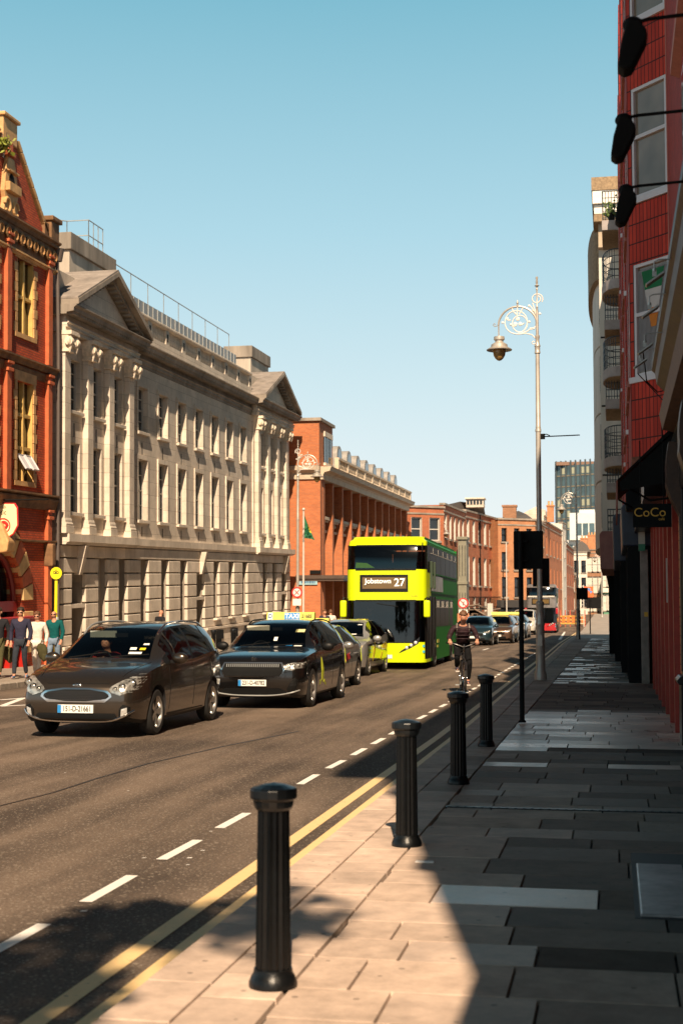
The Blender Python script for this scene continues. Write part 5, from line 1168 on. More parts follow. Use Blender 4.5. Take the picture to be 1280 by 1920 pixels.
def lamp(loc, label, flip=False):
    """ornate swan neck column, arm toward -x"""
    o = E('street_lamp', label, 'street lamp', loc, (0, 0, math.pi if flip else 0), group='ornate silver street lamps')
    K = .002734; Z = lambda y: 9.88-(y-80)*K; X = lambda x: (x-585)*K
    P = lambda x, y: (X(x), 0, Z(y))
    mb = MB(); mb.lathe([(.15, 0), (.15, .14), (.125, .2), (.125, .24), (.112, .28), (.105, .8), (.112, .82), (.112, .86), (.103, .88), (.1, 1.3), (.112, 1.32), (.112, 1.36), (.1, 1.4), (.092, 1.5), (.088, 1.78), (.1, 1.8), (.1, 1.86), (.066, 1.9)], n=28)
    mb.box(-.05, .05, -.125, -.09, .82, 1.08); mb.build('column_base', M_LAMP, o, smooth=True)
    mb = MB()
    mb.lathe([(.066, 1.9), (.062, 4), (.062, Z(1490)), (.075, Z(1488)), (.072, Z(1470)), (.06, Z(1455)), (.064, Z(1446)), (.058, Z(1440)), (.05, Z(785)), (.072, Z(780)), (.072, Z(768)), (.064, Z(760)), (.064, Z(725)), (.076, Z(715)), (.05, Z(690)), (.045, Z(650)), (.056, Z(640)), (.056, Z(620)), (.035, Z(612)), (.032, Z(400)), (.022, Z(365)), (.03, Z(360)), (.018, Z(352)), (.018, Z(205)), (.03, Z(200)), (.02, Z(190)), (.03, Z(172)), (.062, Z(166)), (.03, Z(158)), (.02, Z(148)), (.03, Z(140)), (.022, Z(110)), (.03, Z(100)), (.03, Z(84)), (0, Z(80))], n=20)
    mb.build('pole', M_LAMP, o, smooth=True)
    mb = MB()
    arc = [P(410-172*math.cos(t), 520-172*math.sin(t)) for t in np.linspace(0.05, math.pi-.15, 28)]
    mb.tube(arc+[P(585, 430), P(590, 560)][:0], .024, 8); mb.tube([P(575, 545), P(578, 440), P(560, 400), P(520, 385)], .02, 8)
    mb.tube([P(240, 505), P(240, 620)], .016, 8); mb.tube([P(x, y) for x, y in ((250, 470), (235, 515), (205, 522), (190, 508), (200, 495), (212, 503))], .012, 6)
    mb.lathe([(.02, 0), (.035, .03), (.015, .06), (.03, .10), (.014, .14), (0, .19)], (X(410), 0, Z(352)), 10); mb.build('swan_neck', M_LAMP, o, smooth=True)
    mb = MB()
    mb.tube([P(397+100*math.cos(t), 490+105*math.sin(t)) for t in np.linspace(0, 2*math.pi, 34)[:-1]], .015, 6, closed=True)
    mb.tube([P(430+68*math.cos(t), 505+75*math.sin(t)) for t in np.linspace(0, 2*math.pi, 26)[:-1]], .014, 6, closed=True)
    mb.tube([P(585+52*math.cos(t)*(1-t/16), 285-50*math.sin(t)*(1-t/16)) for t in np.linspace(-.6, 7.5, 34)], .015, 6)
    mb.tube([P(545, 320), P(560, 370), P(582, 430)], .016, 6); mb.tube([P(520, 340), P(545, 375), P(575, 420)], .014, 6)
    mb.tube([P(568, 690), P(545, 695), P(535, 680), P(548, 668), P(560, 676)], .014, 6); mb.tube([P(572, 690), P(575, 650), P(540, 610), P(480, 595), P(420, 600), P(380, 595)], .015, 6)
    mb.tube([P(x, y) for x, y in ((455, 590), (500, 575), (530, 550), (560, 545), (578, 530))], .016, 6)
    for a in (0, 1, 2):
        t = -math.pi/2+a*2.1; c = P(412+26*math.cos(t), 492+30*math.sin(t)); mb.sph(c, (.05, .014, .05), 10, 6)
    for x0, y0, x1, y1 in ((355, 350, 400, 420), (465, 350, 425, 420), (410, 350, 412, 470), (310, 455, 350, 470), (520, 490, 490, 470), (270, 480, 290, 490), (540, 560, 520, 545), (400, 520, 360, 520), (470, 500, 440, 515)): mb.tube([P(x0, y0), P((x0+x1)/2-4, (y0+y1)/2+8), P(x1, y1)], .016, 6)
    for x, y in ((320, 455), (350, 510), (515, 490), (275, 488), (555, 552), (610, 420), (515, 345), (455, 592)): mb.sph(P(x, y), (.032, .018, .032), 8, 6)
    mb.build('scrollwork', mat('white_scroll_paint', (.75, .70, .65), .45, var=.1), o, smooth=True)
    cx = X(244)
    mb = MB(); mb.lathe([(.0, Z(612)), (.128, Z(618)), (.132, Z(630)), (.132, Z(646)), (.10, Z(652)), (.10, Z(668)), (.13, Z(674)), (.20, Z(690)), (.205, Z(712)), (.24, Z(718)), (.315, Z(736)), (.31, Z(742)), (.2, Z(730)), (.0, Z(728))], (cx, 0, 0), 28); ln = mb.build('lantern', M_LAMP, o, smooth=True)
    mb = MB(); mb.lathe([(.152, Z(732)), (.155, Z(760)), (.14, Z(790)), (.10, Z(815)), (.05, Z(832)), (0, Z(838))], (cx, 0, 0), 24); mb.build('glass_bowl', mat('amber_lamp_bowl', (.30, .18, .06), .15, var=.3, vs=6), ln, smooth=True)
    return o
L0 = lamp((-1.75, 34.8, .12), 'tall silver swan neck lamp with a black rod, standing nearest on the right pavement')
mb = MB(); z = atY(1046, 818, 34.8).z-.12; mb.tube([(.06, 0, z), (1.0, 0, z+.02)], .014, 6); mb.tube([(.06, 0, z+.04), (.2, 0, z+.06), (.28, 0, z+.02)], .012, 6); mb.box(.05, .16, -.04, .04, z-.06, z+.07); rod = mb.build('bracket_rod', M_BLK2, None)
L1 = copy_tree(L0); L1.location = (-14.75, 66.2, .12); L1.rotation_euler = (0, 0, math.pi); L1['label'] = 'silver ornate lamp on the far pavement in front of the orange brick wall'
L2 = recopy(L0, (-14.4, 116.7, .1), (0, 0, math.pi), 'silver ornate lamp whose head shows just above the roof of the yellow bus')
L3 = recopy(L0, (-2.2, 90.2, .1), (0, 0, 0), 'silver ornate lamp in front of the distant glass tower')
L4 = recopy(L0, (xat(1128, 205, 3), 205, gz(205)), (0, 0, 0), 'tiny farthest ornate lamp near the mural hoarding')
rod.parent = L0
def disc(mb, c, r, y, t=.02, n=24): mb.cyl((c[0], y, c[1]), (c[0], y+t, c[1]), r, n=n)
# signs on left lamp
mb = MB(); p = atY(557, 1111, 66.0); disc(mb, (p.x, p.z), .26, 65.95); s = mb.build('no_turn_sign', mat('red_sign_ring', (.60, .03, .03), .4, var=0)); tag(s, 'round red ringed road sign on the left lamp column', 'road sign')
mb = MB(); disc(mb, (p.x, p.z), .19, 65.94); mb.box(p.x-.2, p.x+.2, 65.94, 65.96, p.z-.62, p.z-.3); mb.build('white_face', mat('white_sign_face', (.72, .70, .66), .4, var=0), s)
mb = MB(); mb.tube([(p.x-.12, 65.93, p.z-.12), (p.x+.12, 65.93, p.z+.12)], .018); mb.tube([(p.x+.1, 65.93, p.z-.1), (p.x-.1, 65.93, p.z+.1)], .018); mb.build('cross_bars', MATS['red_sign_ring'], s)
# flagpole
FP = E('flagpole', 'white flagpole with a limp green flag by the orange brick wall', 'flagpole', (0, 0, 0)); yf = 70.0; pt_, pb_ = atY(569, 955, yf), G(571, 1213, .12)
mb = MB(); mb.lathe([(.06, .12), (.045, pt_.z-.1), (.0, pt_.z-.1)], (pt_.x, yf, 0), 10); mb.sph((pt_.x, yf, pt_.z), .08, 10, 8); mb.build('pole', M_SASH, FP, smooth=True)
mb = MB(); P = []
for i in range(8):
    t = i/7
    for j in range(3):
        P.append((pt_.x+.04+t*.30*(j/2)**.8+.28*t*(1 if j else 0)*.8, yf+.06*math.sin(3*t+j*2), pt_.z-.3-t*1.15-(j/2)*.12*t))
mb.add(P, [(i*3+j, i*3+j+1, (i+1)*3+j+1, (i+1)*3+j) for i in range(7) for j in range(2)]); mb.build('flag', mat('green_flag', (.02, .16, .07), .8, var=.3, vs=5), FP, smooth=True, fix=False)
mb = MB(); mb.add([tuple(Vector(P[i*3+1])+Vector((0, -.012, 0))) for i in range(3, 6)]+[tuple(Vector(P[i*3+2])+Vector((.01, -.012, 0))) for i in range(5, 2, -1)], [(0, 1, 2, 3, 4, 5)]); mb.build('flag_emblem', mat('flag_yellow', (.6, .5, .03), .8), FP, fix=False)
# bus stop
BS = E('bus_stop', 'yellow bus stop pole with a round yellow sign by the brick building', 'bus stop', G(103, 1262, .12))
yb = BS.location.y; zc = atY(103, 1075, yb).z-.12
mb = MB(); mb.cyl((0, 0, 0), (0, 0, zc-.2), .045, n=12); mb.build('pole', M_YEL, BS, smooth=True)
mb = MB(); disc(mb, (0, zc), .165, -.02, .04, 32); sf_ = mb.build('sign_disc', M_YEL, BS)
mb = MB(); mb.tube([(.165*math.cos(t), -.0, zc+.165*math.sin(t)) for t in np.linspace(0, 2*math.pi, 33)[:-1]], .012, 6, closed=True)
mb.tube([(-.045+.03*math.cos(t), -.03, zc+.025+.03*math.sin(t)) for t in np.linspace(0, 6.28, 14)[:-1]], .007, 5, closed=True); mb.tube([(.045+.03*math.cos(t), -.03, zc+.025+.03*math.sin(t)) for t in np.linspace(0, 6.28, 14)[:-1]], .006, 5, closed=True)
mb.tube([(0, -.03, zc-.0), (0, -.03, zc+.08), (-.02, -.03, zc+.1)], .006, 5); mb.tube([(0, -.03, zc+.08), (.02, -.03, zc+.1)], .006, 5); mb.box(-.075, .075, -.03, -.021, zc-.01, zc-.002); mb.build('emblem', M_DKTX, sf_)
mb = MB(); mb.box(-.07, .07, -.05, .05, .9, 1.5); mb.build('timetable_case', mat('pale_blue_case', (.5, .58, .55), .4), BS)
# traffic signals seen from behind
def signal(loc, label, h, w, hh, ang=0, both=False, pr=.045):
    o = E('traffic_signal', label, 'traffic signal', loc, (0, 0, ang), group='traffic signals seen from behind')
    mb = MB(); mb.lathe([(pr*1.6, 0), (pr*1.6, .02), (pr, .04), (pr, h-hh*.05)], n=14); mb.build('pole', M_BLK2, o, smooth=True)
    mb = MB(); mb.box(-w*.25, w*.75, .06, .085, h-hh, h); mb.build('backing_board', M_BLK2, o, bevel=.015)
    mb = MB(); mb.box(-w*.02, w*.5, .09, .24, h-hh*.95, h-hh*.05)
    for k in range(3): z = h-hh*(.2+.3*k); mb.cyl((w*.25, .24, z), (w*.25, .36, z+.0), hh*.14, n=14, cap=False)
    hd = mb.build('signal_head', M_BLK2, o, bevel=.01)
    for k, c in enumerate(((.12, .01, .01), (.14, .07, .01), (.01, .10, .05))):
        mb = MB(); z = h-hh*(.2+.3*k); mb.cyl((w*.25, .241, z), (w*.25, .25, z), hh*.12, n=14); mb.build('lens', mat('signal_lens_%s' % ['red', 'amber', 'green'][k], c, .2, var=0), hd)
    mb = MB(); mb.box(-.06, .1, -.02, .07, h-.3*hh, h-.25*hh); mb.box(-.06, .1, -.02, .07, h-.8*hh, h-.75*hh); mb.build('bracket', M_BLK2, o)
    return o
zt = atY(990, 995, 21.35).z-.12
signal((-1.35, 21.35, .12), 'black traffic signal on a thin pole, nearest and largest, in front of the lamp column', zt, .44, .57, pr=.036)
p = atY(1013, 1046, 34.5)
o = E('traffic_signal', 'black signal board fixed to the silver lamp column behind the nearest signal', 'traffic signal', (-1.75, 34.9, 0), group='traffic signals seen from behind')
mb = MB(); p0 = atY(998, 1047, 35.05); p1 = atY(1030, 1100, 35.05); mb.box(p0.x+1.75, p1.x+1.75, .12, .15, p1.z, p0.z); mb.build('backing_board', M_BLK2, o, bevel=.01)
mb = MB(); mb.box(p0.x+1.85, p1.x+1.65, .15, .32, p1.z+.05, p0.z-.05); mb.build('signal_head', M_BLK2, o, bevel=.01)
zt = atY(1088, 1102, 88).z; signal((-2.05, 88, .1), 'small black signal on the slim pole beside the distant silver lamp', zt-.1, .7, .72)
zt = atY(1107, 1120, 110).z; signal((xat(1106, 110, 1), 110, .1), 'short black signal just left of the pink fascia shop', zt-.1, 1.1, .85)
# road sign behind the cyclist (no left turn with plates)
RS = E('road_sign', 'no right turn sign with white and orange plates above the cyclist', 'road sign', (xat(868, 84, 2), 84, 0))
p = atY(868, 1131, 84); q_ = atY(868, 1150, 84); dx = 0
mb = MB(); mb.cyl((0, .05, 0), (0, .05, p.z+.3), .04, n=8); mb.build('pole', M_GREYMET, RS)
mb = MB(); disc(mb, (0, p.z), .31, -.02); o = mb.build('sign_ring', MATS['red_sign_ring'], RS)
mb = MB(); disc(mb, (0, p.z), .23, -.03); mb.build('white_face', MATS['white_sign_face'], o)
mb = MB(); mb.tube([(-.16, -.04, p.z+.16), (.16, -.04, p.z-.16)], .025); mb.build('red_bar', MATS['red_sign_ring'], o)
mb = MB(); mb.tube([(.0, -.04, p.z-.14), (.0, -.04, p.z+.05), (.1, -.04, p.z+.08)], .02); mb.build('arrow', M_DKTX, o)
mb = MB(); mb.box(-.26, .26, -.02, .0, p.z-.58, p.z-.38); mb.build('white_plate', MATS['white_sign_face'], RS)
mb = MB(); mb.box(-.34, .34, -.02, .0, p.z-1.2, p.z-.62); mb.build('orange_plate', mat('orange_plate', (.65, .22, .10), .5, var=.1), RS)
# construction barrier at the junction
CB = E('works_barrier', 'yellow works barrier with red and white boards across the far junction', 'barrier', (0, 0, 0))
xa, xb = xat(1050, 150, 2), xat(1096, 150, 2); zb_ = gz(150)
for k in range(3):
    mb = MB(); mb.box(xa, xb, 150, 150.08, zb_+.25+k*.36, zb_+.42+k*.36); mb.build('rail', mat('barrier_yellow', (.50, .32, .06), .5, var=.3, vs=3), CB)
for k in range(6): mb = MB(); x = xa+(xb-xa)*k/5; mb.box(x-.05, x+.05, 150.09, 150.15, zb_, zb_+1.7); mb.build('post', mat('barrier_red', (.45, .08, .04), .5), CB)
for k in range(5): mb = MB(); x = xa+(xb-xa)*(k+.3)/5; mb.box(x, x+.3, 149.96, 150.0, zb_+.4, zb_+1.1); mb.build('board', mat('warning_orange', (.6, .16, .03), .5), CB)
LD = E('white_ladder', 'white ladder standing upright by the works at the far junction', 'ladder', (xat(1089, 148, 3), 148, gz(148)))
mb = MB(); mb.box(-.3, -.22, 0, .06, 0, 4.3); mb.box(.22, .3, 0, .06, 0, 4.3)
for k in range(11): mb.box(-.22, .22, .01, .05, .35+k*.38, .41+k*.38)
mb.build('frame', M_SASH, LD)
mb = MB(); mb.cyl((xat(958, 140, 2), 134, 0), (xat(958, 140, 2), 134, 8.3), .06, n=8); o = mb.build('white_pole', M_SASH); tag(o, 'plain white pole rising in front of the tan brick corner house', 'pole')
# low loader with machinery behind the traffic
LLd = E('flatbed_trailer', 'dark flatbed trailer stacked with machinery behind the cyclist', 'trailer', (0, 0, 0))
xa, xb = xat(868, 108, 2), xat(940, 108, 2)
mb = MB(); mb.box(xa, xb, 106, 108.6, .95, 1.2); mb.box(xa, xb, 106.9, 107.8, .6, .95); mb.build('bed', M_BLK2, LLd)
for k in range(4):
    for s in (106.3, 108.1): mb = MB(); mb.lathe([(.2, -.12), (.46, -.12), (.5, 0), (.46, .12), (.2, .12)], (xa+.8+k*1.1, s, .5), 16, 'y'); mb.build('wheel', M_RUB, LLd)
mb = MB()
for k in range(9):
    x = xa+.1+rr.random()*(xb-xa-1.2); z = 1.2+rr.random()*.5; mb.box(x, x+.4+rr.random()*.8, 106.3, 108, z, z+.15+rr.random()*.25)
mb.build('stacked_parts', mat('dusty_steel', (.16, .11, .08), .6, .3, var=.5, vs=3), LLd)
for a_ in (((xa+.2, 106.5, 2.15), (xa+1.2, 106.6, 2.3), (xb-.8, 107, 1.9), (xb, 107, 2.0)), ((xa, 107, 1.7), (xb-.3, 107, 1.75)), ((xa+1, 106.2, 2.0), (xa+2.4, 106.2, 1.2))):
    mb = MB(); mb.tube(a_, .07, 8); mb.build('boom', MATS['dusty_steel'], LLd)
mb = MB(); mb.box(xb-.9, xb-.5, 106, 106.3, 1.2, 2.4); mb.build('pale_panel', M_SASH, LLd)
RL = E('parapet_railing', 'dark iron area railing in front of the Georgian brick house', 'railing', (0, 0, 0))
mb = MB(); xa, xb = xat(880, 119, 2), xat(938, 119, 2)
mb.box(xa, xb, 119, 119.04, 2.95, 3.0); mb.box(xa, xb, 119, 119.04, 2.2, 2.24)
for k in range(26): x = xa+(xb-xa)*k/25; mb.box(x-.02, x+.02, 119, 119.03, 2.1, 3.1)
mb.box(xa, xb, 119, 120.4, 1.95, 2.1); mb.build('balcony_rail', M_BLK2, RL)

# ================================================================ CARS
def paintm(name, col, metal=.55, rough=.28):
    return mat(name, col, rough, metal, var=.04, vs=2, coat=1.)
M_GLS = glass_see('car_glass', (.50, .53, .52), .03); M_DGLS = glass_see('tinted_car_glass', (.10, .11, .11), .04)
M_INT = mat('car_interior', (.02, .02, .022), .8, var=.2); M_TRIM = mat('black_trim', (.006, .006, .006), .5, var=.1, spec=.25)
M_HL = mat('headlamp_chrome', (.85, .83, .78), .2, .55, var=.25, vs=25, bump=.6, bs=30); M_HLD = mat('headlamp_dark', (.03, .03, .035), .15, .3, var=.1)
M_HLB = mat('headlamp_reflector', (.42, .41, .38), .2, .6, var=.75, vs=14, bump=.5, bs=18)
M_LENS = glass_see('headlamp_cover', (.85, .87, .88), .10); M_DRL = mat('white_drl', (.85, .84, .80), .2, var=0)
M_ALLOY = mat('alloy_wheel', (.50, .49, .47), .25, .85, var=.1)
M_PLATE = mat('plate_white', (.78, .78, .74), .4, var=0); M_PBLUE = mat('plate_blue', (.02, .22, .55), .4, var=0)
def scan(poly, nu, nv):
    """grid of points filling an x-convex polygon given as (a,b)"""
    bs = [p[1] for p in poly]; b0, b1 = min(bs), max(bs); rows = []
    for i in range(nv+1):
        b = b0+(b1-b0)*(i/nv); b = min(max(b, b0+1e-4), b1-1e-4); xs = []
        n = len(poly)
        for k in range(n):
            (x0, y0), (x1, y1) = poly[k], poly[(k+1) % n]
            if (y0 <= b < y1) or (y1 <= b < y0): xs.append(x0+(x1-x0)*(b-y0)/(y1-y0))
        a0, a1 = min(xs), max(xs); rows.append([(a0+(a1-a0)*j/nu, b) for j in range(nu+1)])
    return rows
class CarShell:
    def __init__(s, sp): s.sp = sp; s.build()
    def c(s, k, t): a = s.sp[k]; return pchip([p[0] for p in a], [p[1] for p in a], t)
    def ring(s, t):
        sp = s.sp; top = s.c('top', t); belt = min(s.c('belt', t), top-.015); w = s.c('hw', t); g = s.c('g', t); rw = sp['rw']; zb = s.c('bot', t)
        H = belt-zb
        P = [(w*.90, zb), (w*.955, zb+.05), (w*.985, zb+H*.30), (w*1.0, zb+H*.52), (w*.992, zb+H*.66), (w*.985, zb+H*.86), (w*.965, belt)]
        hood = [(.93*w, .35), (.84*w, .62), (.76*w, .78), (.52*w, .93), (.26*w, .985), (0, 1.)]
        cab = [(.965*w*.5+rw*.5+.025, .5), (rw+.005, .90), (rw-.06, .945), (rw*.6, .985), (rw*.3, .997), (0, 1.)]
        for (a, b), (c_, d_) in zip(hood, cab): P.append((a+(c_-a)*g, belt+(top-belt)*(b+(d_-b)*g)))
        return P
    def build(s):
        sp = s.sp; L = sp['L']
        ts = sorted(set([0, .012, .03, .06, .1, .15, .22, .3]+list(np.arange(.4, L-.3, .11))+[L-.3, L-.2, L-.12, L-.06, L-.02, L]+[v for k in sp['posts'] for v in (k-.045, k+.045)]+list(sp['ws'])+list(sp['rw_s'])))
        t2 = [ts[0]]
        for t in ts[1:]:
            if t-t2[-1] > .012 or t == L: t2.append(t)
        ts = t2; s.ts = ts
        V = []; n = 13
        for t in ts:
            R_ = s.ring(t); full = [(-x, z) for x, z in R_]+[(x, z) for x, z in reversed(R_[:-1])]
            for x, z in full:
                y = t
                if t < .6:
                    k = 1-t/.6; y += k*(max(0, z-sp['nz'])*sp['rake']+max(0, sp['nz']-.28-z)*.35) + k*.0
                if t > L-.5: y -= (1-(L-t)/.5)*max(0, z-.9)*.12
                V.append((x, y, z))
        m = 2*n-1; F = []; M = []
        ws, rws = sp['ws'], sp['rw_s']; posts = sp['posts']
        for i in range(len(ts)-1):
            tm = (ts[i]+ts[i+1])/2
            for j in range(m-1):
                F.append((i*m+j, i*m+j+1, (i+1)*m+j+1, (i+1)*m+j)); jj = j if j < n-1 else (m-2-j)
                mt = 0
                if jj >= 9 and ws[0] < tm < ws[1]: mt = 1
                elif jj >= 9 and rws[0] < tm < rws[1]: mt = 2
                elif jj in (6, 7) and sp['sw'][0] < tm < sp['sw'][1]:
                    mt = 3 if any(abs(tm-p) < .05 for p in posts) else (2 if tm > posts[0] else 4)
                elif jj == 6 and sp['sw'][0]-.25 < tm <= sp['sw'][0]: mt = 3
                elif jj <= 0: mt = 3
                M.append(mt)
            F.append((i*m+m-1, i*m, (i+1)*m, (i+1)*m+m-1)); M.append(3)
        k = len(ts)-1
        # caps as strips across
        def cap(o, rev):
            for j in range(n-1):
                a, b, c_, d_ = o+j, o+j+1, o+m-2-j, o+m-1-j
                f = (a, b, c_, d_) if j < n-2 else (a, b, d_)
                F.append(f if not rev else f[::-1]); M.append(0)
        cap(0, True); cap(k*m, False)
        s.V, s.F, s.M = V, F, M
        s.bvh = BVHTree.FromPolygons([Vector(v) for v in V], F)
    def cast(s, o, d):
        h = s.bvh.ray_cast(Vector(o), Vector(d)); return h
    def patch(s, poly, view, off=.006, th=.012, nu=10, nv=6, side=1):
        """poly in (x,z) for 'f', (y,z) for 's' (side sign), (x,y) for 't'"""
        rows = scan(poly, nu, nv); P = []; Nn = []
        for r in rows:
            for a, b in r:
                if view == 'f': o, d, df = (a, -2, b), (0, 1, 0), (a, .3, b)
                elif view == 's': o, d, df = (3*side, a, b), (-side, 0, 0), (.8*side, a, b)
                else: o, d, df = (a, b, 3), (0, 0, -1), (a, b, 1)
                h = s.cast(o, d); p = h[0] if h[0] is not None else (P[-1] if P else Vector(df)); P.append(Vector(p)); Nn.append(Vector(d))
        mb = MB(); w = nu+1
        fr_ = [p-d*off for p, d in zip(P, Nn)]; bk = [p+d*th for p, d in zip(P, Nn)]
        N_ = len(P); mb.add(fr_+bk, [(i*w+j, i*w+j+1, (i+1)*w+j+1, (i+1)*w+j) for i in range(nv) for j in range(nu)])
        bd = [j for j in range(w)]+[i*w+w-1 for i in range(1, nv+1)]+[nv*w+j for j in range(w-2, -1, -1)]+[i*w for i in range(nv-1, 0, -1)]
        for a, b in zip(bd, bd[1:]+bd[:1]): mb.f.append((a, b, b+N_, a+N_)); mb.m.append(0)
        return mb
def wheel(R_, parent, loc, side, spokes=10, m=None, w=.2):
    mb = MB(); mb.lathe([(R_*.68, -w/2), (R_*.9, -w/2), (R_*.985, -w*.38), (R_, -w*.2), (R_, w*.2), (R_*.985, w*.38), (R_*.9, w/2), (R_*.68, w/2)], n=36, ax='x', cap=False)
    o = E('x', '', ''); bpy.data.objects.remove(o)
    t = mb.build('wheel', M_RUB, parent, smooth=True, loc=loc)
    mb = MB(); s = side; mb.lathe([(R_*.69, w*.5*s), (R_*.66, w*.42*s), (R_*.62, w*.2*s), (R_*.60, 0)], n=36, ax='x', cap=False)
    mb.lathe([(0, w*.36*s), (R_*.10, w*.37*s), (R_*.16, w*.33*s), (R_*.18, w*.1*s)], n=20, ax='x')
    for k in range(spokes):
        a = 2*math.pi*k/spokes; ca, sa = math.cos(a), math.sin(a); wd0, wd1 = .028, .018 if spokes > 6 else .05
        def q(r, t_, x): return (x, ca*r-sa*t_, sa*r+ca*t_)
        x0, x1 = w*.34*s, w*.40*s
        mb.add([q(R_*.12, -wd0, x0), q(R_*.12, wd0, x0), q(R_*.66, wd1, x1), q(R_*.66, -wd1, x1), q(R_*.12, -wd0, x0-.04*s), q(R_*.12, wd0, x0-.04*s), q(R_*.66, wd1, x1-.05*s), q(R_*.66, -wd1, x1-.05*s)], [(0, 1, 2, 3), (7, 6, 5, 4), (0, 3, 7, 4), (1, 5, 6, 2)])
    r = mb.build('rim', m or M_ALLOY, t, smooth=True)
    mb = MB(); mb.lathe([(R_*.55, w*.05*s), (0, w*.04*s)], n=20, ax='x'); mb.build('brake_disc', M_TRIM, t)
    return t
def car(name, label, cat, sp, loc, yaw, paint, group=None, detail=2):
    sh = CarShell(sp); L = sp['L']
    # arches via boolean
    me = bpy.data.meshes.new('shell'); me.from_pydata(sh.V, [], sh.F)
    mats = [paint, M_GLS, M_DGLS, M_TRIM, M_GLS, M_INT]
    for m in mats: me.materials.append(m)
    me.polygons.foreach_set('material_index', sh.M)
    bm = bmesh.new(); bm.from_mesh(me); bmesh.ops.remove_doubles(bm, verts=bm.verts, dist=1e-5); bmesh.ops.recalc_face_normals(bm, faces=bm.faces); bm.to_mesh(me); bm.free()
    tmp = put('shell', me); mb = MB(); W = max(p[1] for p in sp['hw'])
    for y in sp['axles']:
        for s in (-1, 1): mb.cyl((s*(W-.27), y, sp['R']), (s*(W+.2), y, sp['R']), sp['R']+.055, n=36)
    cut = mb.build('cutter', M_INT); cut.data.materials.clear()
    for m in mats: cut.data.materials.append(m)
    for p in cut.data.polygons: p.material_index = 5
    md = tmp.modifiers.new('b', 'BOOLEAN'); md.operation = 'DIFFERENCE'; md.object = cut; md.solver = 'EXACT'
    bpy.context.view_layer.update()
    m2 = bpy.data.meshes.new_from_object(tmp.evaluated_get(bpy.context.evaluated_depsgraph_get()))
    bpy.data.objects.remove(tmp); bpy.data.objects.remove(cut)
    root = E(name, label, cat, loc, (0, 0, yaw), group=group)
    parts = {0: 'body', 1: 'windscreen', 2: 'rear_side_glass', 3: 'black_trim', 4: 'front_side_glass', 5: 'wheel_arch'}
    for k, nm in parts.items():
      fs_all = [p for p in m2.polygons if p.material_index == k]
      if not fs_all: continue
      sets = [(nm, fs_all)]
      if k in (2, 4): sets = [('rear_window' if q_ == 0 else nm, [p for p in fs_all if (0 if abs(p.center.x) < .5 or p.center.y > sp['rw_s'][0] else (1 if p.center.x > 0 else -1)) == q_]) for q_ in (-1, 0, 1)]
      for nm, fs in sets:
        if not fs: continue
        vm = {}; V = []; F = []
        for p in fs:
            f = []
            for v in p.vertices:
                if v not in vm: vm[v] = len(V); V.append(tuple(m2.vertices[v].co))
                f.append(vm[v])
            F.append(f)
        q = bpy.data.meshes.new(nm); q.from_pydata(V, [], F); q.materials.append(mats[k]); q.polygons.foreach_set('use_smooth', [True]*len(q.polygons)); q.set_sharp_from_angle(angle=R(32)); put(nm, q, root)
    for i, y in enumerate(sp['axles']):
        for s in (-1, 1): wheel(sp['R'], root, (s*(W-.115), y, sp['R']), s, sp.get('spokes', 10), sp.get('wm'))
    # interior
    cy0, cy1 = sp['ws'][0]+.15, sp['rw_s'][0]
    zb = sh.c('belt', 2.0)
    mb = MB(); mb.box(-W+.18, W-.18, cy0+.05, cy0+.5, zb-.35, zb-.06); mb.box(-W+.16, W-.16, cy0, L-.6, .25, .42); dash = mb.build('dashboard', M_INT, root, bevel=.03)
    for s in (-1, 1):
        for yy in (cy0+1.15, cy0+2.0):
            mb = MB(); mb.box(s*.37-.24, s*.37+.24, yy-.4, yy+.05, .42, .6); mb.prism([(yy-.02, .55), (yy+.12, .55), (yy+.32, zb+.22), (yy+.22, zb+.24)], 'x', s*.37-.23, s*.37+.23); mb.box(s*.37-.11, s*.37+.11, yy+.24, yy+.34, zb+.26, zb+.46); mb.build('seat', mat('seat_fabric', (.035, .034, .034), .85), root, bevel=.03)
    mb = MB(); c = (-.37, cy0+.62, zb-.02); mb.tube([(c[0]+.18*math.cos(t), c[1]+.06*math.sin(t), c[2]+.17*math.sin(t)) for t in np.linspace(0, 6.283, 22)[:-1]], .016, 8, closed=True); mb.box(c[0]-.17, c[0]+.17, c[1]-.01, c[1]+.02, c[2]-.03, c[2]+.02); mb.build('steering_wheel', M_TRIM, root, smooth=True)
    tz = sh.c('top', sp['ws'][1])
    mb = MB(); mb.box(-.1, .1, sp['ws'][1]-.1, sp['ws'][1]-.07, tz-.14, tz-.08); mb.build('rear_view_mirror', M_TRIM, root)
    # mirrors
    for s in (-1, 1):
        y = sp['my']; z = sp['mz']; mb = MB(); mb.sph((s*(W+.10), y, z), (.125, .07, .085), 14, 10); o = mb.build('door_mirror', sp.get('mm', paint), root, smooth=True)
        mb = MB(); mb.box(s*(W-.06), s*(W+.03), y-.02, y+.05, z-.07, z-.03); mb.build('mirror_stalk', M_TRIM, o)
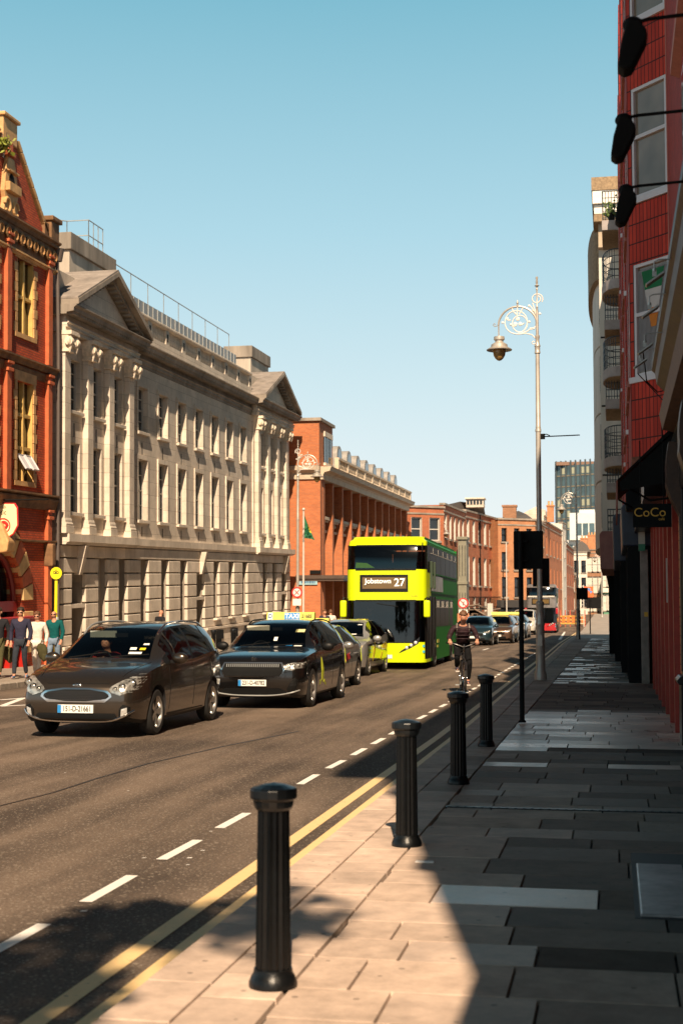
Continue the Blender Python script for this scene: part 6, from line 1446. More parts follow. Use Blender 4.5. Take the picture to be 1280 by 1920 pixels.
    # door seams, handles
    if detail:
        for s in (-1, 1):
            mb = MB()
            for yy in sp['seams']:
                m3 = sh.patch([(yy-.006, .33), (yy+.006, .33), (yy+.006, zb-.01), (yy-.006, zb-.01)], 's', .0025, .004, 1, 12, s); mb.add(m3.v, m3.f)
            mb.build('door_seam', M_TRIM, root)
            for yy in sp['handles']:
                m3 = sh.patch([(yy-.10, zb-.145), (yy+.10, zb-.14), (yy+.10, zb-.11), (yy-.10, zb-.115)], 's', .03, .02, 6, 2, s); m3.build('door_handle', sp.get('hm', paint), root, smooth=True)
            m3 = sh.patch([(sp['sw'][0]-.1, zb-.03), (sp['sw'][1], zb-.02), (sp['sw'][1], zb+.004), (sp['sw'][0]-.1, zb-.004)], 's', .006, .01, 30, 1, s); m3.build('waist_trim', sp.get('wt', M_TRIM), root)
    # wipers
    for x0 in (-.55, .1):
        mb = MB(); a = sh.cast((x0, sp['ws'][0]-.02, 3), (0, 0, -1))[0]; b = sh.cast((x0+.55, sp['ws'][0]+.09, 3), (0, 0, -1))[0]
        if a and b: mb.tube([a+Vector((0, -.02, .02)), b+Vector((0, -.01, .025))], .009, 6); mb.build('wiper', M_TRIM, root)
    return root, sh
def plate(root, sh, txt, z, y=None, eu=True, sx=1.):
    h = sh.cast((0, -2, z), (0, 1, 0))[0]; y = h.y-.03
    mb = MB(); mb.box(-.26, .26, y, y+.025, z-.057, z+.057); o = mb.build('number_plate', M_PLATE, root, bevel=.003, seg=1)
    mb = MB(); mb.box(-.258, -.205, y-.002, y, z-.054, z+.054); mb.build('plate_band', M_PBLUE, o)
    text('plate_lettering', txt, .105, M_DKTX, o, (.026, y-.003, z), sx=.74, bold=.0012)
def mirror_poly(p): return [(-a, b) for a, b in p]
def lampset(root, sh, poly, blobs, drl=None):
    for s in (-1, 1):
        pp = poly if s > 0 else mirror_poly(poly)
        o = sh.patch(pp, 'f', .006, .01, 14, 8).build('headlight', M_HLB, root, smooth=True)
        for (x, z, r, m) in blobs:
            h = sh.cast((s*x, -2, z), (0, 1, 0))[0]
            if h is None: continue
            mb = MB(); mb.sph((s*x, h.y+.012, z), (r, .03, r*.9), 14, 8); u_ = mb.build('lamp_unit', m, o, smooth=True)
            mb = MB(); mb.lathe([(r*1.0, -.022), (r*1.12, -.02), (r*1.15, .01)], (s*x, h.y, z), 16, 'y', cap=False); mb.build('lamp_ring', M_TRIM, o)
        if drl:
            dd = drl if s > 0 else mirror_poly(drl); sh.patch(dd, 'f', .012, .004, 12, 1).build('daytime_light', M_DRL, o)
sc0 = 'Kia'
base = dict(L=4.52, rw=.60, nz=.62, rake=.36,
    top=[(0, .74), (.05, .80), (.15, .86), (.4, .94), (.75, 1.0), (1.0, 1.05), (1.12, 1.10), (1.5, 1.34), (1.9, 1.52), (2.3, 1.59), (2.9, 1.61), (3.6, 1.58), (4.1, 1.50), (4.3, 1.32), (4.42, 1.08), (4.5, .95), (4.52, .85)],
    belt=[(0, .70), (.15, .80), (.5, .89), (1.0, .97), (1.6, 1.0), (2.6, 1.03), (3.8, 1.12), (4.2, 1.10), (4.4, .95), (4.52, .8)],
    hw=[(0, .66), (.02, .72), (.06, .77), (.15, .82), (.3, .865), (.6, .893), (1.2, .90), (3.6, .90), (4.1, .86), (4.4, .78), (4.52, .66)],
    g=[(0, 0), (1.02, 0), (1.3, .35), (1.75, .85), (2.0, 1), (4.0, 1), (4.3, .8), (4.52, 0)],
    bot=[(0, .27), (.2, .22), (.5, .20), (4, .22), (4.52, .34)],
    ws=(1.1, 1.88), rw_s=(4.12, 4.42), sw=(1.52, 4.0), posts=[1.72, 2.62, 3.55], axles=(.88, 3.63), R=.33, my=1.55, mz=1.07, seams=(1.42, 2.6, 3.5), handles=(2.38, 3.3), spokes=5)
# --- brown people carrier
kc = (-7.32, 18.78, 0)
sp = dict(base); M_KIA = paintm('bronze_grey_metallic', (.082, .064, .049), .8, .25)
K, ks = car('people_carrier', 'bronze grey people carrier with silver roof rails, nearest car at the left', 'car', sp, kc, R(-.6), M_KIA)
gp = [(-.49, .66), (-.43, .59), (-.28, .565), (0, .60), (.28, .565), (.43, .59), (.49, .66), (.40, .705), (.25, .73), (0, .735), (-.25, .73), (-.40, .705)]
def scale_poly(p, k, kz=None): kz = kz or k; cx = sum(a for a, b in p)/len(p); cz = (min(b for a, b in p)+max(b for a, b in p))/2; return [(cx+(a-cx)*k, cz+(b-cz)*kz) for a, b in p]
def notch(p): return p
gs = ks.patch([(-.54, .60), (-.42, .505), (.42, .505), (.54, .60), (.44, .675), (.2, .705), (-.2, .705), (-.44, .675)], 'f', .012, .01, 22, 5).build('grille_surround', M_CHR, K, smooth=True)
gi = ks.patch([(-.50, .60), (-.395, .53), (-.15, .522), (.15, .522), (.395, .53), (.50, .60), (.41, .652), (.18, .682), (-.18, .682), (-.41, .652)], 'f', .018, .005, 22, 5).build('grille', M_BLK2, K, smooth=True)
mb = MB()
for r in range(6):
    for c in range(24):
        x = -.46+c*.039+(.019 if r % 2 else 0); z = .545+r*.022
        if abs(x) > .485-abs(z-.60)*1.6: continue
        h = ks.cast((x, -2, z), (0, 1, 0))[0]
        if h: mb.sph((x, h.y-.022, z), (.0095, .006, .007), 6, 4)
mb.build('grille_studs', M_CHR, gi)['kind'] = 'stuff'
ks.patch([(-.60, .31), (-.52, .255), (.52, .255), (.60, .31), (.56, .355), (-.56, .355)], 'f', .012, .01, 20, 4).build('lower_grille', M_BLK2, K)
sm = ks.patch([(-.74, .36), (-.6, .26), (.6, .26), (.74, .36), (.72, .37), (.56, .285), (-.56, .285), (-.72, .37)][:], 'f', .012, .008, 30, 2)
mb = MB(); pts = []
for x in np.linspace(-.80, .80, 31):
    z = .235+.16*(abs(x)/.8)**4; h = ks.cast((x, -2, z), (0, 1, 0))[0]
    if h: pts.append(h+Vector((0, -.012, 0)))
mb.tube(pts, .016, 8); mb.build('chrome_lip', M_CHR, K, smooth=True)
for s in (-1, 1):
    pp = [(.62*s, .28), (.76*s, .30), (.77*s, .47), (.68*s, .48), (.63*s, .42)]
    o = ks.patch(pp, 'f', .012, .01, 6, 6).build('fog_lamp', M_TRIM, K)
    ks.patch([(.65*s, .32), (.73*s, .335), (.735*s, .44), (.665*s, .435)], 'f', .02, .005, 5, 5).build('lamp_unit', M_HL, o, smooth=True)
lampset(K, ks, [(.46, .70), (.52, .625), (.64, .60), (.81, .65), (.88, .77), (.892, .93), (.80, .895), (.60, .79)], [(.56, .69, .028, M_HLB), (.655, .72, .042, M_HLB), (.765, .77, .048, M_HLB)], drl=[(.52, .648), (.63, .632), (.79, .67), (.78, .69), (.63, .655), (.53, .668)])
plate(K, ks, '151-D-21661', .415)
h = ks.cast((0, -2, .735), (0, 1, 0))[0]; mb = MB(); mb.sph((0, h.y+.0, .735), (.07, .014, .028), 20, 8); bd = mb.build('badge', M_CHR, K, smooth=True); text('badge_lettering', 'KIA', .042, M_DKTX, bd, (0, h.y-.016, .734), sx=1.1, bold=.001)
for s in (-1, 1):
    mb = MB(); pts = []
    for y in np.linspace(1.75, 4.0, 16):
        h = ks.cast((s*.585, y, 3), (0, 0, -1))[0]; e = math.sin(math.pi*(y-1.75)/2.25)
        pts.append(h+Vector((0, 0, .0+.045*min(1, e*3))))
    mb.tube(pts, .016, 8); mb.build('roof_rail', M_GREYMET if s < 0 else M_CHR, K, smooth=True)
for s in (-1, 1):
    for a_, b_ in (((.60, .20), (.74, 1.02)),):
        ks.patch([(s*a_[0]-.006, a_[1]), (s*a_[0]+.006, a_[1]), (s*b_[0]+.006, b_[1]), (s*b_[0]-.006, b_[1])], 't', .002, .003, 1, 12).build('bonnet_seam', M_TRIM, K)
ks.patch([(-.46, .758), (.46, .758), (.46, .768), (-.46, .768)], 'f', .002, .003, 16, 1).build('bonnet_seam', M_TRIM, K)
for s in (-1, 1):
    ks.patch([(1.35, .20), (3.15, .20), (3.15, .285), (1.35, .285)], 's', .006, .01, 10, 2, s).build('sill_trim', M_TRIM, K)
# stickers behind the screen
def sticker(root, sh, x, z0, w, h, m, nm='windscreen_sticker'):
    y0 = None
    for k in np.linspace(sh.sp['ws'][0]+.02, sh.sp['ws'][1], 60):
        p = sh.cast((x, k, 3), (0, 0, -1))[0]
        if p and p.z >= z0: y0 = p; break
    if y0 is None: return
    p2 = sh.cast((x, y0.y+h*.8, 3), (0, 0, -1))[0]; d = (p2-y0).normalized()*h; n = Vector((0, -.02, .02))
    mb = MB(); mb.add([y0-Vector((w/2, 0, 0))-n*.0, y0+Vector((w/2, 0, 0)), y0+Vector((w/2, 0, 0))+d, y0-Vector((w/2, 0, 0))+d], [(0, 1, 2, 3)])
    o = mb.build(nm, m, root, fix=False); o.location = (0, -.006, .004); return o
M_STKY = mat('yellow_sticker', (.75, .55, .02), .5, var=0)
sticker(K, ks, .42, 1.13, .20, .055, M_PLATE); sticker(K, ks, .36, 1.19, .10, .06, M_PLATE); sticker(K, ks, .50, 1.19, .09, .055, M_STKY); sticker(K, ks, .52, 1.26, .09, .045, M_PLATE)
mb = MB(); mb.box(-.5, -.08, 1.78, 1.8, 1.37, 1.47); mb.build('sun_visor', mat('visor_grey', (.30, .32, .28), .7), K)
# --- black taxi suv
sp = dict(base); sp.update(L=4.65, rw=.62, nz=.70, rake=.38, R=.36, spokes=5,
    top=[(0, .84), (.05, .90), (.15, .94), (.4, .99), (.75, 1.04), (1.1, 1.08), (1.25, 1.12), (1.6, 1.36), (2.0, 1.54), (2.4, 1.61), (3.0, 1.62), (3.7, 1.58), (4.2, 1.48), (4.4, 1.30), (4.55, 1.1), (4.62, .98), (4.65, .85)],
    belt=[(0, .80), (.15, .88), (.5, .94), (1.1, 1.0), (1.7, 1.03), (2.7, 1.06), (3.9, 1.13), (4.3, 1.10), (4.5, .98), (4.65, .8)],
    hw=[(0, .74), (.02, .79), (.06, .83), (.15, .87), (.3, .91), (.6, .935), (1.2, .94), (3.7, .94), (4.2, .90), (4.5, .82), (4.65, .70)],
    g=[(0, 0), (1.15, 0), (1.4, .35), (1.85, .85), (2.1, 1), (4.1, 1), (4.4, .8), (4.65, 0)], bot=[(0, .24), (.2, .2), (.5, .2), (4, .22), (4.65, .34)],
    ws=(1.22, 1.98), rw_s=(4.2, 4.5), sw=(1.65, 4.1), posts=[1.85, 2.72, 3.65], axles=(.90, 3.67), my=1.68, mz=1.10, seams=(1.5, 2.7, 3.6), handles=(2.5, 3.42), mm=M_TRIM)
M_SK = paintm('graphite_metallic', (.030, .027, .026), .8, .22)
S_, ss = car('taxi', 'dark graphite estate taxi with a yellow and blue roof sign, second in the queue', 'taxi', sp, (-6.42, 25.08, 0), R(-.4), M_SK, group=None)
ss.patch([(-.60, .70), (-.52, .575), (.52, .575), (.60, .70), (.54, .845), (-.54, .845)], 'f', .014, .01, 20, 6).build('grille_surround', M_CHR, S_, smooth=True)
gi = ss.patch([(-.575, .70), (-.50, .60), (.50, .60), (.575, .70), (.52, .825), (-.52, .825)], 'f', .02, .004, 20, 6).build('grille', M_BLK2, S_, smooth=True)
for k in range(26):
    x = -.48+k*.0384; h = ss.cast((x, -2, .76), (0, 1, 0))[0]; h2 = ss.cast((x, -2, .815), (0, 1, 0))[0]; mb = MB(); mb.tube([h+Vector((0, -.026, 0)), h2+Vector((0, -.026, 0))], .009, 6); mb.build('grille_bar', M_GREYMET, gi)
ss.patch([(-.66, .30), (-.55, .26), (.55, .26), (.66, .30), (.50, .38), (-.50, .38)], 'f', .012, .01, 20, 4).build('lower_grille', M_BLK2, S_)
for s in (-1, 1):
    ss.patch([(.66*s, .28), (.80*s, .34), (.84*s, .56), (.78*s, .58), (.62*s, .36)], 'f', .01, .01, 6, 6).build('corner_intake', M_TRIM, S_)
mb = MB(); pts = []
for x in np.linspace(-.84, .84, 31):
    z = .245+.10*(abs(x)/.84)**3; h = ss.cast((x, -2, z), (0, 1, 0))[0]
    if h: pts.append(h+Vector((0, -.01, 0)))
mb.tube(pts, .014, 8); mb.build('front_lip', M_GREYMET, S_, smooth=True)
lampset(S_, ss, [(.60, .72), (.72, .70), (.88, .74), (.915, .80), (.90, .86), (.78, .85), (.62, .815)], [(.68, .785, .03, M_HL), (.75, .79, .03, M_HL), (.82, .80, .03, M_HL), (.87, .815, .022, M_HL)], drl=[(.61, .72), (.72, .705), (.89, .745), (.90, .765), (.72, .727), (.62, .74)])
plate(S_, ss, '231-D-40782', .475)
h = ss.cast((0, -2, .885), (0, 1, 0))[0]; mb = MB(); mb.lathe([(0, -.012), (.05, -.012), (.055, 0), (.055, .01)], (0, h.y-.004, .885), 20, 'y'); bd = mb.build('badge', M_CHR, S_, smooth=True); mb = MB(); mb.tube([(.03*math.cos(t), h.y-.02, .885+.03*math.sin(t)) for t in np.linspace(.6, 5.6, 14)], .005, 5); mb.box(-.03, .03, h.y-.022, h.y-.016, .88, .888); mb.build('badge_mark', M_DKTX, bd)
ss.patch([(-.012, .30), (.0, .30), (.0, .95), (-.012, .95)], 't', .003, .003, 1, 8)
def taxi_sign(root, y, z, txt, w=.95, first=True):
    mb = MB(); mb.prism([(y-.11, z), (y+.11, z), (y+.07, z+.16), (y-.07, z+.16)], 'x', -w/2, w/2); o = mb.build('roof_sign', mat('taxi_sign_yellow', (.75, .66, .10), .35, var=0), root, bevel=.012)
    if first:
        mb = MB(); mb.prism([(y-.114, z+.005), (y-.11, z+.005), (y-.072, z+.15), (y-.078, z+.15)], 'x', -w*.12, w*.20); mb.build('blue_panel', M_PBLUE, o)
        text('sign_lettering', 'TAXI', .13, M_PLATE, o, (w*.04, y-.1, z+.078), (R(75), 0, 0), bold=.003); text('sign_number', txt, .10, M_DKTX, o, (w*.35, y-.1, z+.078), (R(75), 0, 0), sx=.85, bold=.002)
        mb = MB(); mb.prism([(y-.114, z+.01), (y-.11, z+.01), (y-.072, z+.15), (y-.078, z+.15)], 'x', -w*.47, -w*.37); mb.build('white_panel', M_PLATE, o); text('sign_letter', 'D', .11, MATS['deep_blue_letter'], o, (-w*.42, y-.105, z+.08), (R(75), 0, 0), bold=.003)
    else: text('sign_number', txt, .12, M_DKTX, o, (0, y-.1, z+.078), (R(75), 0, 0), bold=.002)
    return o
taxi_sign(S_, 3.05, 1.59, '21685', .98)
sticker(S_, ss, .38, 1.10, .13, .05, M_PBLUE); sticker(S_, ss, .55, 1.10, .15, .05, M_PLATE); sticker(S_, ss, .50, 1.36, .18, .12, mat('cream_permit', (.65, .58, .3), .5)); sticker(S_, ss, .08, 1.20, .07, .11, M_PLATE)
mb = MB(); mb.box(-.6, -.15, 1.85, 1.87, 1.40, 1.49); mb.build('sun_visor', mat('visor_cream', (.55, .5, .4), .7), S_)
# green and yellow door graphic
for (poly, nm) in (([(1.66, .42), (1.82, .40), (1.80, .62), (1.74, .80), (1.62, .90), (1.60, .62)], 'door_graphic'), ([(1.86, .42), (2.08, .34), (2.10, .38), (1.90, .47)], 'door_graphic'), ([(1.5, .38), (1.62, .40), (1.60, .46), (1.52, .48)], 'door_graphic')):
    ss.patch(poly, 's', .004, .003, 4, 8, 1).build(nm, mat('lime_graphic', (.55, .62, .03), .4, var=0), S_)
for s in (-1, 1):
    mb = MB(); pts = [ss.cast((s*.60, y, 3), (0, 0, -1))[0]+Vector((0, 0, .03*min(1, 3*math.sin(math.pi*(y-1.9)/2.2)))) for y in np.linspace(1.9, 4.1, 14)]; mb.tube(pts, .015, 8); mb.build('roof_rail', M_TRIM, S_, smooth=True)
# --- grey saloon taxi behind
sp3 = dict(base); sp3.update(L=4.7, rw=.57, nz=.6, rake=.4, R=.32, spokes=7,
    top=[(0, .66), (.05, .72), (.15, .77), (.4, .84), (.9, .92), (1.25, .97), (1.5, 1.08), (2.0, 1.34), (2.4, 1.44), (2.9, 1.47), (3.4, 1.44), (3.8, 1.34), (4.1, 1.15), (4.3, 1.04), (4.6, 1.0), (4.68, .9), (4.7, .8)],
    belt=[(0, .6), (.15, .72), (.5, .80), (1.2, .90), (2.6, .94), (3.8, 1.0), (4.3, .98), (4.7, .75)],
    hw=[(0, .52), (.03, .62), (.08, .70), (.2, .79), (.4, .86), (.8, .90), (3.8, .90), (4.3, .85), (4.6, .76), (4.7, .66)],
    g=[(0, 0), (1.3, 0), (1.6, .35), (2.1, .9), (2.3, 1), (3.5, 1), (4.0, .6), (4.3, 0), (4.7, 0)], bot=[(0, .25), (.3, .2), (4.2, .2), (4.7, .34)],
    ws=(1.4, 2.15), rw_s=(3.62, 4.15), sw=(1.9, 3.7), posts=[2.05, 2.85, 3.6], axles=(.95, 3.68), my=1.85, mz=1.0, seams=(1.65, 2.82, 3.45), handles=(2.62, 3.4))
M_SIL = paintm('silver_metallic', (.34, .33, .31), .6, .3)
S3, s3 = car('taxi', 'silver saloon taxi with a red door panel, half hidden behind the graphite taxi', 'taxi', sp3, (-6.98, 30.2, 0), R(-.8), M_SIL)
taxi_sign(S3, 2.6, 1.45, '41710', .8, False)
s3.patch([(2.1, .62), (2.6, .66), (2.62, .82), (2.2, .80)], 's', .004, .003, 5, 4, 1).build('door_panel', mat('red_panel', (.55, .02, .03), .4, var=0), S3)
s3.patch([(1.6, .35), (1.75, .38), (1.8, .6), (1.66, .8)], 's', .004, .003, 5, 5, 1).build('door_graphic', MATS['lime_graphic'], S3)
plate(S3, s3, '12-D-4408', .42)
s3.patch([(-.4, .5), (.4, .5), (.45, .62), (-.45, .62)], 'f', .01, .01, 12, 3).build('grille', M_BLK2, S3); lampset(S3, s3, [(.46, .6), (.74, .62), (.80, .72), (.55, .70)], [(.6, .65, .04, M_HL), (.7, .67, .035, M_HL)])
# --- silver black and yellow hatchback taxi
sp4 = dict(base); sp4.update(L=4.45, rw=.58, nz=.6, rake=.6, R=.32, spokes=5, axles=(.9, 3.6), my=1.5, mz=1.02,
    top=[(0, .74), (.05, .80), (.15, .86), (.4, .94), (.75, 1.0), (1.0, 1.05), (1.12, 1.10), (1.5, 1.32), (1.9, 1.48), (2.3, 1.55), (2.9, 1.55), (3.5, 1.50), (4.0, 1.38), (4.2, 1.22), (4.35, 1.05), (4.42, .95), (4.45, .85)],
    hw=[(0, .52), (.03, .62), (.08, .70), (.18, .78), (.35, .84), (.7, .88), (1.2, .885), (3.6, .885), (4.1, .85), (4.35, .78), (4.45, .66)],
    g=[(0, 0), (1.02, 0), (1.3, .35), (1.75, .85), (2.0, 1), (3.9, 1), (4.2, .8), (4.45, 0)], bot=[(0, .27), (.2, .22), (.5, .20), (4, .22), (4.45, .34)], rw_s=(3.95, 4.3), sw=(1.52, 3.9), posts=[1.72, 2.6, 3.45])
M_SIL2 = paintm('pale_silver_metallic', (.40, .40, .39), .5, .3)
S4, s4 = car('taxi', 'pale silver hatchback taxi with black and yellow sides in front of the bus', 'taxi', sp4, (-7.52, 38.0, 0), R(-.8), M_SIL2)
s4.patch([(.40, .68), (.52, .60), (.74, .66), (.80, .84), (.70, .84), (.52, .76)], 'f', .008, .008, 8, 5).build('headlight', mat('yellowed_lamp', (.50, .44, .30), .2, var=.2), S4, smooth=True)
s4.patch([(-.80, .68), (-.68, .60), (-.42, .60), (-.40, .68), (-.52, .78), (-.78, .84)], 'f', .008, .008, 8, 5).build('headlight', MATS['yellowed_lamp'], S4, smooth=True)
s4.patch([(-.35, .30), (.35, .30), (.4, .42), (-.4, .42)], 'f', .01, .01, 12, 3).build('lower_grille', M_BLK2, S4)
s4.patch([(.50, .34), (.70, .36), (.72, .48), (.52, .48)], 'f', .01, .01, 6, 3).build('fog_lamp', M_TRIM, S4)
plate(S4, s4, '141-D-7209', .5)
s4.patch([(.62, .32), (3.95, .34), (3.95, .95), (.72, .90)], 's', .003, .003, 34, 8, 1).build('black_side_wrap', paintm('gloss_black', (.012, .012, .013), .2, .2), S4, smooth=True)
for poly in ([(1.35, .40), (1.45, .38), (1.72, .62), (1.9, .88), (1.75, .9), (1.5, .66)], [(2.9, .70), (3.6, .68), (3.8, .80), (3.5, .88), (3.0, .82)], [(2.6, .40), (2.75, .38), (3.0, .6), (2.85, .62)]): s4.patch(poly, 's', .007, .003, 10, 6, 1).build('yellow_side_graphic', mat('amber_graphic', (.62, .40, .02), .4, var=.05), S4, smooth=True)
mb = MB(); h = s4.cast((0, 2.2, 3), (0, 0, -1))[0]; mb.box(-.42, .42, 2.75, 3.2, h.z-.035, h.z+.008); mb.build('yellow_roof_panel', M_YEL, S4, bevel=.01)
sticker(S4, s4, .45, 1.38, .14, .06, M_PLATE); sticker(S4, s4, .30, 1.12, .3, .05, M_PLATE)
for (S_x, sx_) in ((S4, s4),): pass
# --- queue on the far side
def far_car(name, label, cat, sp, px, py_, X, Y, col, yaw=R(-1)):
    r_, s_ = car(name, label, cat, sp, (X, Y, 0), yaw, col, detail=0)
    lampset(r_, s_, [(.44, .66), (.74, .66), (.82, .80), (.6, .76)], [(.6, .70, .045, M_HL), (.72, .73, .04, M_HL)])
    s_.patch([(-.42, .50), (.42, .50), (.46, .66), (-.46, .66)], 'f', .01, .01, 12, 3).build('grille', M_BLK2, r_)
    s_.patch([(-.55, .28), (.55, .28), (.5, .40), (-.5, .40)], 'f', .01, .01, 12, 3).build('lower_grille', M_BLK2, r_)
    hh = s_.cast((0, -2, .45), (0, 1, 0))[0]; mb = MB(); mb.box(-.26, .26, hh.y-.03, hh.y-.01, .39, .50); mb.build('number_plate', M_PLATE, r_)
    return r_, s_
far_car('hatchback_car', 'dark blue hatchback leading the second queue behind the cyclist', 'car', sp4, 0, 0, -7.15, 74.6, paintm('dark_blue_metallic', (.02, .045, .06), .4, .3))
c6, _ = far_car('estate_car', 'bronze brown estate car beside the dark blue hatchback', 'car', base, 0, 0, -6.42, 79.6, paintm('brown_metallic', (.12, .07, .045), .5, .3)); taxi_sign(c6, 2.35, 1.6, '', 1.0, False)
far_car('small_silver_car', 'silver car tucked behind the bronze brown estate', 'car', sp4, 0, 0, -6.5, 87.2, M_SIL2)
c7, _ = far_car('taxi', 'black taxi with a pale yellow roof sign in the second queue', 'taxi', sp, 0, 0, -6.62, 95.2, paintm('black_metallic', (.03, .03, .028), .4, .3)); taxi_sign(c7, 2.35, 1.6, '', 1.1, False)
spv = dict(base); spv.update(L=5.0, rw=.74, top=[(0, .9), (.05, 1.0), (.2, 1.1), (.5, 1.2), (.9, 1.32), (1.2, 1.6), (1.6, 1.88), (2.0, 1.96), (3, 1.98), (4.7, 1.94), (4.9, 1.7), (5.0, 1.0)], belt=[(0, .85), (.3, 1.02), (.9, 1.12), (2, 1.16), (4.8, 1.16), (5, .9)],
    hw=[(0, .62), (.05, .76), (.15, .86), (.4, .93), (1, .95), (4.7, .94), (5, .85)], g=[(0, 0), (.7, 0), (1.0, .5), (1.5, 1), (4.8, 1), (5, .6)], bot=[(0, .3), (5, .3)], ws=(.95, 1.6), rw_s=(4.85, 4.95), sw=(1.1, 2.6), posts=[1.5, 2.5, 3.5], axles=(.95, 4.0), my=1.2, mz=1.25, seams=(1.0, 2.2), handles=(2.0,))
far_car('white_van', 'cream white van between the black taxi and the red bus', 'van', spv, 0, 0, -6.85, 110, paintm('cream_white_paint', (.55, .50, .42), .1, .35))
# ================================================================ BUSES
M_BUSY = mat('bus_yellow_paint', (.56, .70, .006), .35, var=.04, spec=.3); M_BUSG = mat('bus_green_paint', (.02, .19, .03), .45, var=.05, spec=.05); M_BUSR = paintm('bus_red_paint', (.40, .012, .018), .0, .3)
M_BGL = mat('bus_side_glass', (.014, .013, .012), .3, var=.5, vs=1.5, spec=.015); M_BSEE = glass_see('bus_windscreen_glass', (.34, .35, .34), .06)
def bus(name, label, loc, yaw, L, front, side, H=4.1, W=1.24, dest=True, panel=None, group='double decker buses'):
    o = E(name, label, 'bus', loc, (0, 0, yaw), group=group)
    def fy(z): return pchip([.2, .8, 1.2, 2.1, 3.05, 3.8, 4.0, 4.12], [.03, 0, .02, .10, .12, .30, .46, .75], z*4.1/H)
    def hw(z): return W*(1-.015*max(0, (z-2.9)))-(.10 if z > H-.1 else 0)
    r = .30; zs = sorted([.22, .32, .5, .82, .835, 1.2, 1.6, 2.1, 2.115, 2.5, 3.05, 3.065, 3.4, 3.8, 3.815, 3.95, 4.03, 4.08, 4.1])
    zs = [z*H/4.1 for z in zs]
    nf, nc = 12, 6
    def outline(z):
        f, w_ = fy(z), hw(z); P = []
        P.append((-w_, L))
        for y in np.linspace(L-.2, r+f, 10): P.append((-w_, y))
        for k in range(1, nc+1): t = math.pi/2*k/nc; P.append((-w_+r-r*math.cos(t), f+r-r*math.sin(t)))
        for k in range(1, nf): x = -w_+r+(2*(w_-r))*k/nf; P.append((x, f-.07*(1-(x/(w_-r))**2)))
        for k in range(nc, 0, -1): t = math.pi/2*k/nc; P.append((w_-r+r*math.cos(t), f+r-r*math.sin(t)))
        for y in np.linspace(r+f, L-.2, 10): P.append((w_, y))
        P.append((w_, L)); return P
    outs = [outline(z) for z in zs]; m = len(outs[0])
    groups = {}
    def face(key, q): groups.setdefault(key, []).append(q)
    V = [(x, y, z) for P, z in zip(outs, zs) for x, y in P]
    for i in range(len(zs)-1):
        zm = (zs[i]+zs[i+1])/2*4.1/H
        for j in range(m-1):
            ym = (outs[i][j][1]+outs[i][j+1][1])/2; fm = fy(zs[i]); q = (i*m+j, i*m+j+1, (i+1)*m+j+1, (i+1)*m+j)
            isf = 11 < j < m-13
            if isf:
                if .83 < zm < 2.11: k = 'lower_windscreen'
                elif 3.06 < zm < 3.81: k = 'upper_windscreen'
                elif zm < .83: k = 'front_bumper_panel'
                elif zm < 3.06: k = 'front_panel'
                else: k = 'roof_dome'
            elif ym < 1.0: k = 'front_panel' if (2.11 < zm < 3.06 or zm > 3.81) else ('front_bumper_panel' if zm < .3 else 'side_black_panel')
            else: k = 'side_panel' if zm < 3.9 else 'roof_edge'
            face(k, q)
    mk = {'lower_windscreen': M_BSEE, 'upper_windscreen': M_BSEE, 'front_bumper_panel': front, 'front_panel': panel or front, 'roof_dome': panel or front, 'side_black_panel': M_TRIM, 'side_panel': side, 'roof_edge': side}
    for k, qs in groups.items():
        vm = {}; vv = []; ff = []
        for q in qs:
            f = []
            for i in q:
                if i not in vm: vm[i] = len(vv); vv.append(V[i])
                f.append(vm[i])
            ff.append(tuple(f))
        mb = MB(); mb.v = vv; mb.f = ff; mb.m = [0]*len(ff); groups[k] = mb.build(k, mk[k], o, smooth=True, fix=False)
    mb = MB(); n = len(zs)-1; top = outs[-1]; mb.add([(x, y, zs[-1]) for x, y in top], [tuple(range(m))]); mb.build('roof', mat('pale_bus_roof', (.50, .50, .42), .5, var=.1), o)
    mb = MB(); mb.box(-W+.03, W-.03, L-.02, L+.02, .3, H-.05); mb.build('rear_panel', side, o)
    mb = MB(); mb.box(-W+.04, W-.04, .7, L-.05, .35, .5); mb.box(-W+.04, W-.04, .5, L-.1, 2.35*H/4.1, 2.5*H/4.1); mb.box(-W+.04, W-.04, 1.6, 1.66, .5, 2.3); mb.build('floor', M_INT, o)
    # seats upstairs and driver's cab
    for k in range(4):
        for yy in (1.3, 2.2):
            x = -.95+k*.5+(.35 if k > 1 else 0); mb = MB(); mb.box(x, x+.42, yy, yy+.08, 2.5*H/4.1, 3.35*H/4.1); mb.build('seat', mat('bus_seat', (.03, .05, .03), .8), o, bevel=.02)
    mb = MB(); mb.box(-1.0, -.4, .62, .9, 1.0, 1.25); mb.tube([(-.7+.24*math.cos(t), .95+.05*math.sin(t), 1.32+.2*math.sin(t)) for t in np.linspace(0, 6.283, 20)[:-1]], .02, 6, closed=True); mb.build('driver_console', M_TRIM, o)
    for s in (-1, 1):   # side glazing with posts
        ups = [(.55, 1.35), (1.42, 2.9), (2.97, 4.45), (4.52, 6.0), (6.07, 7.55), (7.62, 9.1), (9.17, L-.35)]
        for a, b in ups:
            mb = MB(); mb.box(s*(W-.012), s*(W+.004), a, b, 3.0*H/4.1, 3.84*H/4.1); g = mb.build('upper_side_window', M_BGL, o)
            if a > 1: mb = MB(); mb.box(s*(W+.003), s*(W+.010), a+.05, b-.05, 3.60*H/4.1, 3.625*H/4.1); mb.box(s*(W+.003), s*(W+.010), (a+b)/2-.015, (a+b)/2+.015, 3.62*H/4.1, 3.80*H/4.1); mb.build('vent_bar', M_SASH if side is M_BUSG else M_TRIM, g)
        lows = [(2.9, 4.3), (4.36, 5.8), (5.86, 7.3), (7.5, 8.8)]
